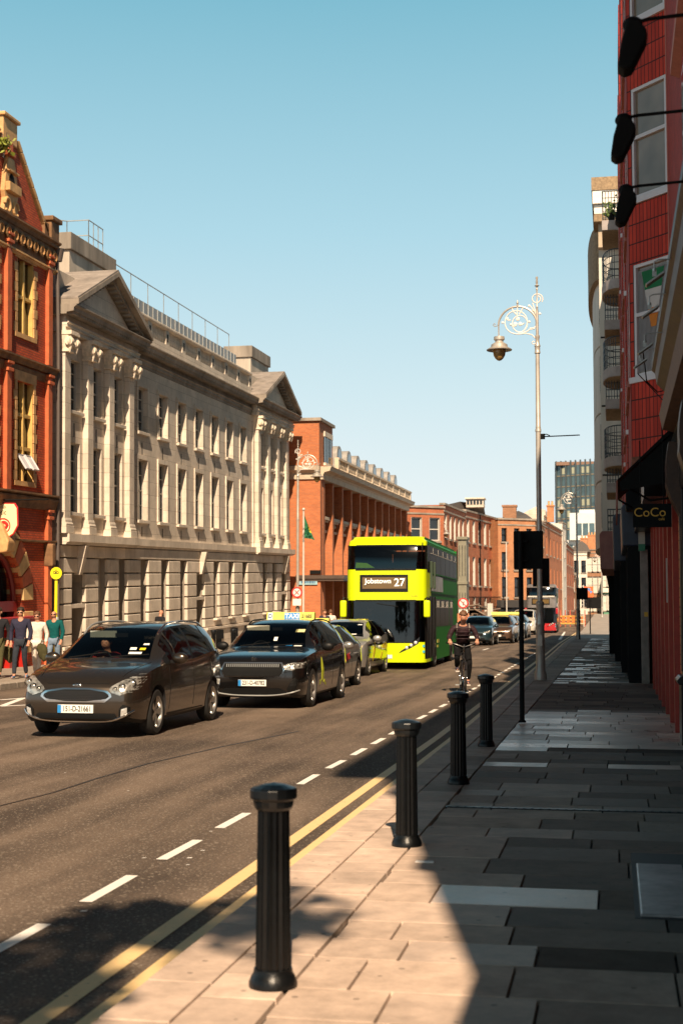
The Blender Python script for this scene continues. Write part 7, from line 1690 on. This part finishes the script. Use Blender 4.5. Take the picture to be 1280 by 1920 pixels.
        for a, b in lows:
            mb = MB(); mb.box(s*(W-.012), s*(W+.005), a, b, 1.28, 2.18); g = mb.build('lower_side_window', M_BGL, o)
            mb = MB(); mb.box(s*(W+.004), s*(W+.010), a+.05, b-.05, 1.9, 1.92)
            for u in (.3, .5, .7): mb.box(s*(W+.004), s*(W+.012), a+(b-a)*u-.015, a+(b-a)*u+.015, 1.92, 2.12)
            mb.build('vent_bar', M_SASH if side is M_BUSG else M_TRIM, g)
        mb = MB(); mb.box(s*(W-.01), s*(W+.008), .45, 1.0, .35, 2.2); mb.box(s*(W-.01), s*(W+.008), 1.05, 2.75, .35, 2.25); mb.build('door_panel', M_BGL, o)
        mb = MB(); mb.box(s*(W+.009), s*(W+.03), 1.88, 1.93, .35, 2.25); mb.box(s*(W+.009), s*(W+.03), 1.05, 1.1, .35, 2.25); mb.box(s*(W+.009), s*(W+.03), 2.7, 2.75, .35, 2.25); mb.build('door_post', M_TRIM, o)
        mb = MB(); mb.box(s*(W-.01), s*(W+.007), 1.6, 5.2, 2.42*H/4.1, 2.92*H/4.1); ad = mb.build('advert_panel', mat('advert_board', (.32, .30, .27), .3, var=.5, vs=2.2), o)
        mb = MB()
        for z in (2.36, 2.96): mb.box(s*(W+.0), s*(W+.02), 1.5, L-.4, z*H/4.1, (z+.03)*H/4.1)
        mb.build('body_rail', side, o)
        for yy in (2.45, 7.9):
            t = wheel(.46, o, (s*(W-.13), yy, .46), s, 8, M_ALLOY, .26)
            mb = MB(); mb.lathe([(0, .125*s), (.16, .14*s), (.2, .10*s)], (0, 0, 0), 16, 'x'); mb.build('hub', M_TRIM, t)
            mb = MB(); mb.prism([(yy+.56*math.cos(t_), .46+.56*math.sin(t_)) for t_ in np.linspace(-.5, math.pi+.5, 20)], 'x', s*(W-.01), s*(W+.006)); mb.build('wheel_arch', M_TRIM, o)
            t.location.x = s*(W-.12+.0)
            t.location.x = s*(W-.10)
        mb = MB(); mb.box(s*(W-.01), s*(W+.009), 3.3, 3.9, .75, .86); mb.box(s*(W-.01), s*(W+.009), 3.3, 3.7, .60, .68); mb.build('side_lettering', mat('faded_gold_text', (.45, .42, .08), .5), o)
        # mirrors
        mb = MB(); mb.tube([(s*(W-.05), .25, 2.15), (s*(W+.06), .0, 2.2), (s*(W+.05), -.06, 2.0)], .022, 8); ar = mb.build('mirror_arm', M_TRIM, o, smooth=True)
        mb = MB(); mb.box(-.10, .10, -.07, .09, -.27, .25); mv = mb.build('mirror', front, ar, smooth=True, bevel=.055, seg=3, loc=(s*(W+.05), -.05, 1.86))
    # front trim
    def fx(x, z): w_ = hw(z)-r; return fy(z)-.07*(1-min(1, abs(x/w_))**2)
    mb = MB()
    for z, h in ((2.08, .05), (3.03, .05), (3.79, .04), (.81, .03)):
        z *= H/4.1; pts = [(x, fx(x, z)-.006, z) for x in np.linspace(-W+.3, W-.3, 17)]
        mb = MB()
        for p, q_ in zip(pts[:-1], pts[1:]): mb.add([p, q_, (q_[0], q_[1], q_[2]+h), (p[0], p[1], p[2]+h)], [(0, 1, 2, 3)])
        mb.build('windscreen_seal', M_TRIM, o, fix=False)
    z0, z1 = 2.37*H/4.1, 2.90*H/4.1
    def plate_(a, b, z0, z1, off, m, nm, par, n=12):
        mb = MB(); P = []
        for z in (z0, z1):
            for k in range(n+1): x = a+(b-a)*k/n; P.append((x, fx(x, z)-off, z))
        mb.add(P, [(k, k+1, n+2+k, n+1+k) for k in range(n)]); return mb.build(nm, m, par, fix=False)
    db = plate_(-.80, .70, z0, z1, .012, M_TRIM, 'destination_box', o)
    plate_(-.72, .64, z0+.10, z1-.08, .016, mat('display_glass', (.14, .09, .035) if dest else (.45, .10, .04), .12, var=.1), 'display_glass', db)
    if dest:
        led = emit('led_white', (.8, .78, .7), .55)
        text('display_lettering', 'Jobstown', .215, led, db, (-.22, fx(-.2, 2.6)-.035, 2.70), bold=.002); text('display_number', '27', .34, led, db, (.44, fx(.4, 2.6)-.035, 2.65), bold=.003)
        text('fleet_number', 'PA 278', .07, mat('fleet_brown', (.30, .16, .02), .5, var=0), o, (.88, fx(.85, 2.2)-.008, 2.24))
    for s in (-1, 1):
        mb = MB(); pp = [(.42, .50), (.78, .66), (1.02, .80), (1.06, 1.0), (.84, .80), (.50, .58)]
        P = [(s*x, (fx(s*x, z) if abs(x) < W-r else fy(z)+(r-math.sqrt(max(0, r*r-(abs(x)-(W-r))**2))))-.012, z) for x, z in pp]; c = [sum(p[i] for p in P)/6 for i in range(3)]; c[1] -= .01
        mb.add(P+[c], [(k, (k+1) % 6, 6) for k in range(6)]); hl = mb.build('headlight', M_HLD, o, fix=False)
        for x, z in ((.66, .66), (.80, .74), (.93, .82)):
            yy = (fx(x, z) if abs(x) < W-r else fy(z)+(r-math.sqrt(max(0, r*r-(x-(W-r))**2))))
            mb = MB(); mb.sph((s*x, yy-.005, z), (.055, .03, .055), 12, 8); mb.build('lamp_unit', M_HL, hl, smooth=True)
    mb = MB(); mb.sph((.90, fy(.4)+.07, .42), (.05, .03, .05), 12, 8); mb.build('fog_lamp', M_HLD, o)
    for z in (.72, .55): mb = MB(); mb.cyl((1.16, .12, z), (1.17, .09, z), .04, n=12); mb.build('side_marker', mat('blue_sticker', (.05, .35, .45), .4), o)
    mb = MB()
    for a_, b_ in (((-.25, 2.02), (.40, 1.92)), ((-.9, 1.0), (-.1, 1.35))): mb.tube([(a_[0], fx(a_[0], a_[1])-.04, a_[1]), (b_[0], fx(b_[0], b_[1])-.03, b_[1])], .014, 6)
    mb.build('wiper', M_TRIM, o)
    mb = MB(); mb.box(-.3, .22, fx(0, .4)-.01, fx(0, .4), .34, .45); mb.build('number_plate', M_PLATE, o)
    mb = MB(); mb.cyl((W-.18, .2, 2.3), (W-.12, .35, 3.9*H/4.1), .02, n=8); mb.build('grab_pole', M_TRIM, o)
    return o
bus('double_decker_bus', 'yellow and green double decker bus with a destination display, behind the taxis', (-6.87, 43.15, 0), R(.9), 10.6, M_BUSY, M_BUSG)
mb = MB(); mb.prism([(-7.9, 3.13), (-7.3, 3.13), (-7.55, 3.28), (-7.88, 3.30)], 'y', 43.75, 43.85)
o = mb.build('hi_vis_jacket', mat('hi_vis_lime', (.30, .75, .02), .6)); tag(o, 'lime high visibility jacket on the ledge behind the upper windscreen of the yellow bus', 'jacket')
rb = bus('double_decker_bus', 'red double decker bus with pale front advert, last vehicle of the far queue', (-5.95, 120.5, 0), R(1.2), 10.6, M_BUSR, M_BUSR, H=4.1, dest=False, panel=mat('grey_bus_front', (.16, .15, .15), .3, var=.3, vs=2))
mb = MB(); mb.box(-1.1, 1.1, .02, .05, 3.0, 3.12); mb.build('white_band', M_SASH, rb)

# ================================================================ PEOPLE
def skin_mesh(name, verts, edges, m, parent, sub=2, smooth=True):
    """verts: list of (x,y,z,rx,ry)"""
    bm = bmesh.new(); lay = bm.verts.layers.skin.verify(); vs = []
    for i, v in enumerate(verts):
        q = bm.verts.new(v[:3]); q[lay].radius = (v[3], v[4] if len(v) > 4 else v[3]); q[lay].use_root = (i == 0); vs.append(q)
    for a, b in edges: bm.edges.new((vs[a], vs[b]))
    me = bpy.data.meshes.new(name); bm.to_mesh(me); bm.free()
    t = put(name, me); md = t.modifiers.new('s', 'SKIN'); md.use_smooth_shade = True; t.modifiers.new('u', 'SUBSURF').levels = sub; t.modifiers['u'].render_levels = sub
    bpy.context.view_layer.update()
    m2 = bpy.data.meshes.new_from_object(t.evaluated_get(bpy.context.evaluated_depsgraph_get())); bpy.data.objects.remove(t)
    m2.materials.clear(); m2.materials.append(m); m2.polygons.foreach_set('use_smooth', [True]*len(m2.polygons)); m2.name = name
    return put(name, m2, parent)
def person(label, loc, yaw, J, top_m, leg_m, shoe_m, hair_m=None, glasses=False, sleeve=True, group=None, s=1., jacket_r=1., hands=True, headt=(0, 0), bald=False, extra=None):
    """J: joints in local coords, facing -y. keys pel, waist, chest, neck, head, shL, elL, wrL, shR, elR, wrR, hiL, knL, anL, toL, hiR..."""
    o = E('person', label, 'person', loc, (0, 0, yaw), group=group); o.scale = (s, s, s)
    j = {k: Vector(v) for k, v in J.items()}
    if 'chest' not in j: j['chest'] = j['waist'].lerp(j['neck'], .6)
    hd = j['head']; up = (hd-j['neck']).normalized(); fw = Vector((0, -1, 0)); fw = (fw-up*fw.dot(up)).normalized(); 
    if headt[0]: fw = Matrix.Rotation(headt[0], 3, 'Z') @ fw
    ver = []; ed = []; idx = {}
    def av(k, p, rx, ry=None): idx[k] = len(ver); ver.append((p[0], p[1], p[2], rx, ry or rx)); return idx[k]
    av('pel', j['pel'], .12, .10); av('waist', j['waist'], .11, .085); av('chest', j['chest'], .135, .10); av('nb', j['neck'], .06, .055)
    av('n2', j['neck'].lerp(hd, .42), .05, .05); av('jaw', hd-up*.06+fw*.018, .072, .075); av('hc', hd+up*.01, .092, .102); av('cr', hd+up*.085-fw*.01, .066, .076); av('nose', hd-up*.012+fw*.098, .012, .012)
    ed += [(0, 1), (1, 2), (2, 3), (3, 4), (4, 5), (5, 6), (6, 7), (6, 8)]
    for S in 'LR':
        a = av('sh'+S, j['sh'+S], .055); b = av('el'+S, j['el'+S], .042); c = av('wr'+S, j['wr'+S], .028, .024); ed += [(idx['chest'], a), (a, b), (b, c)]
        d = (j['wr'+S]-j['el'+S]).normalized(); pm = j['wr'+S]+d*.06; p_ = av('pm'+S, pm, .034, .020); ed.append((c, p_))
        if hands:
            sd = d.cross(fw).normalized() if abs(d.dot(fw)) < .9 else Vector((0, 0, 1)).cross(d).normalized()
            pn = sd.cross(d).normalized(); cur = 1
            for f in range(4):
                off = sd*((f-1.5)*.020); ln = (.036, .042, .040, .030)[f]
                base_ = pm+d*.035+off; m1_ = base_+d*ln*.7+pn*cur*ln*.45; tp = m1_+d*ln*.3+pn*cur*ln*.8
                q0 = av('f%d%s' % (f, S), base_, .009); q1 = av('', m1_, .008); q2 = av('', tp, .0065); ed += [(p_, q0), (q0, q1), (q1, q2)]
            t0 = j['wr'+S]+d*.03-sd*.035+pn*.01; q0 = av('', t0, .011); q1 = av('', t0+d*.035-sd*.01+pn*.02, .009); ed += [(c, q0), (q0, q1)]
        a = av('hi'+S, j['hi'+S], .085); b = av('kn'+S, j['kn'+S], .055); c = av('an'+S, j['an'+S], .036); t = av('to'+S, j['to'+S], .03, .02); ed += [(0, a), (a, b), (b, c), (c, t)]
    skin_mesh('body', ver, ed, M_SKIN, o)
    # eyes, ears
    side = up.cross(fw).normalized()
    mb = MB()
    for s_ in (-1, 1): mb.sph(hd+up*.012+fw*.083+side*s_*.03, .011, 8, 6)
    mb.build('eyes', M_DKTX, o, smooth=True)
    for s_ in (-1, 1): mb = MB(); mb.sph(hd+side*s_*.083-up*.005, (.014, .022, .03), 8, 6); mb.build('ear', M_SKIN, o, smooth=True)
    if hair_m and not bald:
        mb = MB(); c = hd+up*.035-fw*.012; nu, nv = 20, 8; P = []
        for i in range(nv+1):
            ph = (math.pi*.56)*i/nv
            for k in range(nu):
                th = 2*math.pi*k/nu; v = up*math.cos(ph)*.098+(fw*math.cos(th)*.103+side*math.sin(th)*.090)*math.sin(ph)
                if math.cos(th) > .3 and i >= nv-2: v = v*.86+up*.03
                if math.cos(th) < -.2 and i == nv: v -= up*.03
                v *= 1+rr.uniform(-.06, .12); P.append(c+v)
        mb.add(P, [(i*nu+k, (i+1)*nu+k, (i+1)*nu+(k+1) % nu, i*nu+(k+1) % nu) for i in range(nv) for k in range(nu)]); mb.build('hair', hair_m, o, smooth=True)
    if glasses:
        mb = MB()
        for s_ in (-1, 1): mb.sph(hd+up*.012+fw*.094+side*s_*.032, (.026, .012, .018), 10, 6)
        mb.tube([hd+up*.016+side*-.085-fw*.0, hd+up*.018+side*-.06+fw*.085, hd+up*.018+side*.06+fw*.085, hd+up*.016+side*.085], .006, 5); mb.build('sunglasses', M_TRIM, o, smooth=True)
    # top
    k = jacket_r; v = [(*j['waist'], .145*k, .11*k), (*j['chest'], .165*k, .125*k), (*j['neck'], .075*k, .07*k), (*(j['pel']+Vector((0, 0, .0))), .155*k, .12*k), (*(j['pel']-Vector((0, 0, .10))), .168*k, .135*k)]; e = [(0, 1), (1, 2), (0, 3), (3, 4)]
    for S in 'LR':
        n = len(v); end = j['el'+S].lerp(j['wr'+S], .92 if sleeve else .0)
        v += [(*j['sh'+S], .078*k), (*j['sh'+S].lerp(j['el'+S], .5), .066*k), (*j['el'+S], .058*k), (*end, .042*k)]; e += [(1, n), (n, n+1), (n+1, n+2), (n+2, n+3)]
    skin_mesh('top', v, e, top_m, o)
    v = [(*j['pel'], .145, .115)]; e = []
    for S in 'LR': n = len(v); v += [(*j['hi'+S], .095), (*j['hi'+S].lerp(j['kn'+S], .5), .085), (*j['kn'+S], .068), (*j['kn'+S].lerp(j['an'+S], .5), .060), (*j['kn'+S].lerp(j['an'+S], .93), .052)]; e += [(0, n), (n, n+1), (n+1, n+2), (n+2, n+3), (n+3, n+4)]
    skin_mesh('trousers', v, e, leg_m, o)
    for S in 'LR': skin_mesh('shoe', [(*(j['an'+S]+Vector((0, .03, -.02))), .045, .045), (*j['an'+S].lerp(j['to'+S], .6), .045, .035), (*j['to'+S], .038, .028)], [(0, 1), (1, 2)], shoe_m, o)
    return o
def walk(ph=1, lean=0., arms=1.):
    st = .20*ph
    return dict(pel=(0, 0, .93), waist=(0, -.01, 1.08), neck=(0, -.02-lean, 1.48), head=(0, -.05-lean, 1.63), shL=(-.19, -.01, 1.40), shR=(.19, -.01, 1.40),
        elL=(-.26, .06*arms*ph, 1.13), wrL=(-.25, -.06+.06*ph, .89), elR=(.26, -.04*ph, 1.13), wrR=(.24, -.12-.06*ph, .90), hiL=(-.09, 0, .90), hiR=(.09, 0, .90),
        knL=(-.10, -.12*ph-.04, .50), anL=(-.10, -st, .08), toL=(-.12, -st-.15, .035), knR=(.09, .06*ph-.04, .50), anR=(.09, st+.02, .10), toR=(.11, st-.12, .035))
C_ = lambda n, c, r=.9, **k: mat(n, c, r, var=.25, vs=7, bump=.9, bs=13, spec=.15, **k)
NAVY, WHT, TEAL, DKJ = C_('navy_jumper', (.03, .03, .055)), C_('white_cloth', (.68, .62, .55)), C_('teal_fleece', (.005, .085, .085)), C_('dark_jacket', (.02, .02, .024))
JEAN, LJEAN, BLKT, OLV = C_('dark_denim', (.03, .035, .045)), C_('pale_denim', (.16, .22, .30)), C_('black_trousers', (.006, .006, .007)), C_('olive_cloth', (.07, .065, .03))
SHW, SHD = C_('white_shoe', (.55, .5, .45), .6), C_('dark_shoe', (.03, .03, .035), .5)
HRD, HRB = mat('dark_hair', (.03, .018, .01), .6, var=.4, vs=30, bump=.8, bs=40), mat('brown_hair', (.13, .055, .022), .5, var=.5, vs=30, bump=.8, bs=45)
person('man in a navy jumper and dark jeans walking beside the man in white', G(38, 1273, .12), R(8), walk(1), NAVY, JEAN, C_('blue_trainer', (.10, .16, .25), .6), HRD, True)
person('man all in white with sunglasses walking between two other men', G(69, 1269, .12), R(6), walk(-1), WHT, WHT, SHW, HRB, True, s=.94)
person('balding man in a teal fleece and pale jeans with sunglasses', G(101, 1264, .12), R(3), walk(1), TEAL, LJEAN, SHW, None, True, bald=True, s=.97)
person('bus driver in a blue shirt at the wheel of the yellow bus', (-7.55, 44.35, .55), 0, dict(pel=(0, .05, .60), waist=(0, .08, .76), neck=(0, .08, 1.12), head=(0, .03, 1.29), shL=(-.18, .06, 1.06), shR=(.18, .06, 1.06), elL=(-.24, -.14, .90), wrL=(-.17, -.32, .95), elR=(.22, -.14, .90), wrR=(.14, -.32, .95), hiL=(-.09, .0, .58), hiR=(.09, 0, .58), knL=(-.12, -.3, .6), knR=(.12, -.3, .6), anL=(-.12, -.4, .24), anR=(.12, -.4, .24), toL=(-.12, -.5, .2), toR=(.12, -.5, .2)), C_('blue_shirt', (.12, .18, .30)), BLKT, SHD, HRD, hands=False)
p0_ = person('man in a dark jacket cut off by the left edge of the picture', G(-4, 1272, .12), R(8), walk(-1), DKJ, OLV, SHD, HRD, s=1.0)
for px, py, lb in ((16, 1225, 'olive jacket carried over the arm of the man at the left edge'), (80, 1222, 'dark folded jacket carried by the man in the teal fleece')):
    g_ = G(px, 1270, .12); mb = MB(); p = atY(px, py, g_.y-.12); mb.sph((p.x, p.y, p.z), (.13, .10, .20), 14, 10); mb.sph((p.x-.06, p.y, p.z+.08), (.10, .09, .13), 12, 8); mb.sph((p.x+.05, p.y-.02, p.z-.12), (.08, .07, .13), 12, 8)
    o = mb.build('carried_jacket', C_('olive_jacket', (.06, .055, .025)), smooth=True); tag(o, lb, 'jacket')
person('bald man in dark clothes passing the stone wall, only his head above the brown car', G(299, 1232, .12), R(150), walk(1), DKJ, BLKT, SHD, bald=True)
for (px, py), lb, a, m_ in zip([(608, 1216), (620, 1212), (641, 1210)], ['person with dark hair seen just over the taxi roofs, left of the bus', 'person in a pale top standing by the canopy left of the bus', 'person in an olive top nearest the left mirror of the bus'], (20, 200, 90), (NAVY, WHT, OLV)):
    person(lb, G(px, py, .12), R(a), walk(1 if a < 100 else -1), m_, JEAN, SHD, HRB, hands=False, group=None)
# driver of the brown people carrier
seatJ = dict(pel=(0, .05, .60), waist=(0, .08, .76), neck=(0, .08, 1.12), head=(0, .03, 1.29), shL=(-.18, .06, 1.06), shR=(.18, .06, 1.06), elL=(-.24, -.14, .90), wrL=(-.17, -.36, 1.0), elR=(.22, -.14, .90), wrR=(.14, -.36, 1.02), hiL=(-.09, .0, .58), hiR=(.09, 0, .58), knL=(-.12, -.42, .66), knR=(.12, -.42, .66), anL=(-.12, -.62, .34), anR=(.12, -.62, .34), toL=(-.12, -.74, .31), toR=(.12, -.74, .31))
person('driver in a dark red top seated at the wheel of the brown people carrier', (kc[0]-.37, kc[1]+2.15, .0), 0, seatJ, C_('dark_red_top', (.25, .02, .02)), BLKT, SHD, HRD, s=1.0)
# ---------------------------------------------------------------- cyclist
cg = G(871, 1302, 0)
CY = E('bicycle', 'black roadster bicycle ridden toward the camera near the third bollard', 'bicycle', (cg.x, cg.y, 0), (0, 0, R(10)))
def bw(y, nm, z=.345, rot=0):
    mb = MB(); mb.tube([(0, y+.33*math.cos(t), z+.33*math.sin(t)) for t in np.linspace(0, 2*math.pi, 41)[:-1]], .02, 8, closed=True); t_ = mb.build('wheel', M_RUB, CY, smooth=True)
    mb = MB(); mb.tube([(0, y+.30*math.cos(t), z+.30*math.sin(t)) for t in np.linspace(0, 2*math.pi, 41)[:-1]], .009, 6, closed=True)
    for k in range(18): a = math.pi*2*k/18; mb.cyl((.02*(-1)**k, y, z), (0, y+.30*math.cos(a), z+.30*math.sin(a)), .002, n=4)
    mb.cyl((-.05, y, z), (.05, y, z), .022, n=10); mb.build('rim', M_CHR, t_, smooth=True)
bw(0, 'f'); bw(1.08, 'r')
M_BK = mat('bicycle_black', (.015, .014, .016), .3, var=.1, coat=.5)
mb = MB()
for a, b, r_ in (((0, .22, .78), (0, .40, .90), .018), ((0, .30, .56), (0, .20, .88), .018), ((0, .20, .80), (0, .62, .30), .018), ((0, .62, .30), (0, .78, .86), .016), ((0, .22, .76), (0, .74, .72), .015), ((0, .62, .30), (.05, 1.08, .345), .010), ((0, .62, .30), (-.05, 1.08, .345), .010), ((0, .76, .76), (.05, 1.08, .345), .009), ((0, .76, .76), (-.05, 1.08, .345), .009)): mb.cyl(a, b, r_, n=8)
mb.build('frame', M_BK, CY, smooth=True)
mb = MB(); mb.tube([(0, .20, .84), (0, .16, .74), (.0, .15, .72)], .018)
for s in (-1, 1): mb.tube([(0, .16, .72), (s*.05, .13, .66), (s*.05, .08, .5), (s*.05, 0, .345)], .012)
mb.build('fork', M_BK, CY, smooth=True)
mb = MB(); mb.tube([(0, .20, .84), (0, .20, 1.0), (0, .14, 1.04)], .014); mb.tube([(-.31, .24, 1.08), (-.26, .15, 1.09), (-.14, .10, 1.05), (0, .13, 1.0), (.14, .10, 1.05), (.26, .15, 1.09), (.31, .24, 1.08)], .010); mb.build('handlebar', M_CHR, CY, smooth=True)
mb = MB(); mb.tube([(-.30, .1, 1.08), (-.14, .02, .98), (0, .05, .80)], .005, 5); mb.tube([(.30, .1, 1.08), (.14, .02, .96), (0, .05, .72)], .005, 5); mb.build('brake_cable', M_TRIM, CY)
for s in (-1, 1): mb = MB(); mb.cyl((s*.28, .17, 1.085), (s*.37, .25, 1.09), .018, n=8); mb.build('grip', M_TRIM, CY)
mb = MB(); mb.sph((0, .82, .92), (.08, .14, .035), 12, 8); mb.build('saddle', M_TRIM, CY, smooth=True)
mb = MB(); mb.tube([(-.10, .62, .17), (-.05, .62, .17), (-.05, .62, .43), (0, .62, .3)][:3], .01); mb.tube([(.05, .62, .43), (.10, .62, .43)], .01); mb.tube([(0, .62, .30), (-.05, .62, .17)], .011); mb.tube([(0, .62, .30), (.05, .62, .43)], .011); mb.box(-.16, -.07, .58, .66, .16, .18); mb.box(.07, .16, .58, .66, .42, .44)
mb.build('crank', M_GREYMET, CY)
mb = MB(); mb.tube([(0, 0+.37*math.cos(t), .345+.37*math.sin(t)) for t in np.linspace(.4, 2.6, 12)], .018, 6); mb.build('mudguard', M_BK, CY)
cyc = dict(pel=(0, .80, 1.0), waist=(0, .66, 1.16), neck=(0, .38, 1.49), head=(0, .28, 1.66), shL=(-.21, .42, 1.42), shR=(.21, .42, 1.42), elL=(-.31, .40, 1.20), wrL=(-.295, .25, 1.14), elR=(.31, .42, 1.20), wrR=(.295, .26, 1.14),
    hiL=(-.10, .76, .98), hiR=(.10, .76, .98), knL=(-.13, .40, .78), anL=(-.12, .58, .52), toL=(-.12, .44, .46), knR=(.14, .50, .62), anR=(.12, .64, .26), toR=(.12, .50, .20))
# left pedal is up in the model, right one down
cyc['anL'], cyc['toL'] = (-.12, .66, .55), (-.12, .50, .50)
PC = person('cyclist with brown hair in a dark quilted jacket looking down at the handlebar', (cg.x, cg.y, 0), R(10), cyc, C_('quilted_jacket', (.035, .018, .022), .55), BLKT, C_('canvas_shoe', (.06, .05, .07)), HRB, jacket_r=1.0)
mb = MB()
for k in range(4): mb.tube([(.15*math.cos(t)*1.12, .50-.15+.12*math.sin(t)*-1.15-k*.0+.055*k, 1.40-k*.075) for t in np.linspace(.2, math.pi-.2, 14)], .010, 6)
mb.build('quilting_seam', MATS['quilted_jacket'], PC, smooth=True)
mb = MB(); mb.prism([(-.035, 1.10), (.045, 1.10), (.05, 1.38), (.0, 1.44), (-.03, 1.38)], 'y', .36, .40); sh_ = mb.build('white_shirt', WHT, PC, bevel=.01); sh_.rotation_euler = (R(-22), 0, 0); sh_.location = (0, .50-.02, -.10)
mb = MB(); mb.tube([(-.13, .42, 1.50), (-.14, .33, 1.40), (-.14, .40, 1.24), (-.12, .56, 1.16)], .016, 6); mb.tube([(.13, .42, 1.50), (.14, .33, 1.40), (.14, .40, 1.24), (.12, .56, 1.16)], .016, 6); st = mb.build('bag_strap', C_('grey_webbing', (.20, .17, .15)), None, smooth=True)
BP = E('rucksack', 'dark rucksack on the back of the cyclist with grey straps', 'rucksack', (cg.x, cg.y, 0), (0, 0, R(10))); st.parent = BP; st.name = 'strap'
mb = MB(); mb.sph((0, .66, 1.36), (.15, .11, .22), 16, 10); mb.build('bag', C_('bag_black', (.02, .02, .022)), BP, smooth=True)
for s, zz, yy in ((-1, .50, .50), (1, .20, .50)):   # pale soles
    mb = MB(); mb.box(s*.12-.045, s*.12+.045, yy-.05, yy+.22, zz-.045, zz-.02); mb.build('shoe_sole', SHW, PC, bevel=.01)

# ---------------------------------------------------------------- street tree behind the viewpoint, whose dapple falls on the road
TR = E('street_tree', 'street tree by the kerb whose shade dapples the road at the lower left', 'tree', (-2.0, -5.2, .1), (0, 0, 0))
mb = MB(); mb.tube([(0, 0, 0), (.05, .02, 1.5), (-.05, .0, 3.2), (.0, 0, 8.5)], [.18, .15, .13, .06], 10)
for k in range(9):
    a = k*2.4; h = 6.2+k*.35; L_ = 2.3-k*.08; mb.tube([(0, 0, h), (math.cos(a)*L_*.5, math.sin(a)*L_*.5, h+.7), (math.cos(a)*L_, math.sin(a)*L_, h+1.4)], [.06, .04, .015], 6)
mb.build('trunk', mat('bark', (.10, .08, .06), .9, bump=.5, bs=20), TR, smooth=True)
rt = random.Random(11); mb = MB()
cl = [(rt.gauss(-2.3, 1.5), rt.gauss(.3, 1.6), rt.uniform(7.6, 11.6), rt.uniform(.35, .75)) for _ in range(80)]
for cx, cy, cz, cr_ in cl:
    for _ in range(240):
        v = Vector((rt.gauss(0, 1), rt.gauss(0, 1), rt.gauss(0, 1))).normalized()*cr_*rt.random()**.4
        c = Vector((cx, cy, cz))+v; a = Vector((rt.uniform(-1, 1), rt.uniform(-1, 1), rt.uniform(-1, 1))).normalized()*.10; b = a.orthogonal().normalized()*.07
        mb.add([c-a, c-b, c+a, c+b], [(0, 1, 2, 3)])
mb.build('crown', mat('tree_leaf', (.06, .10, .03), .6, var=.3), TR, fix=False)
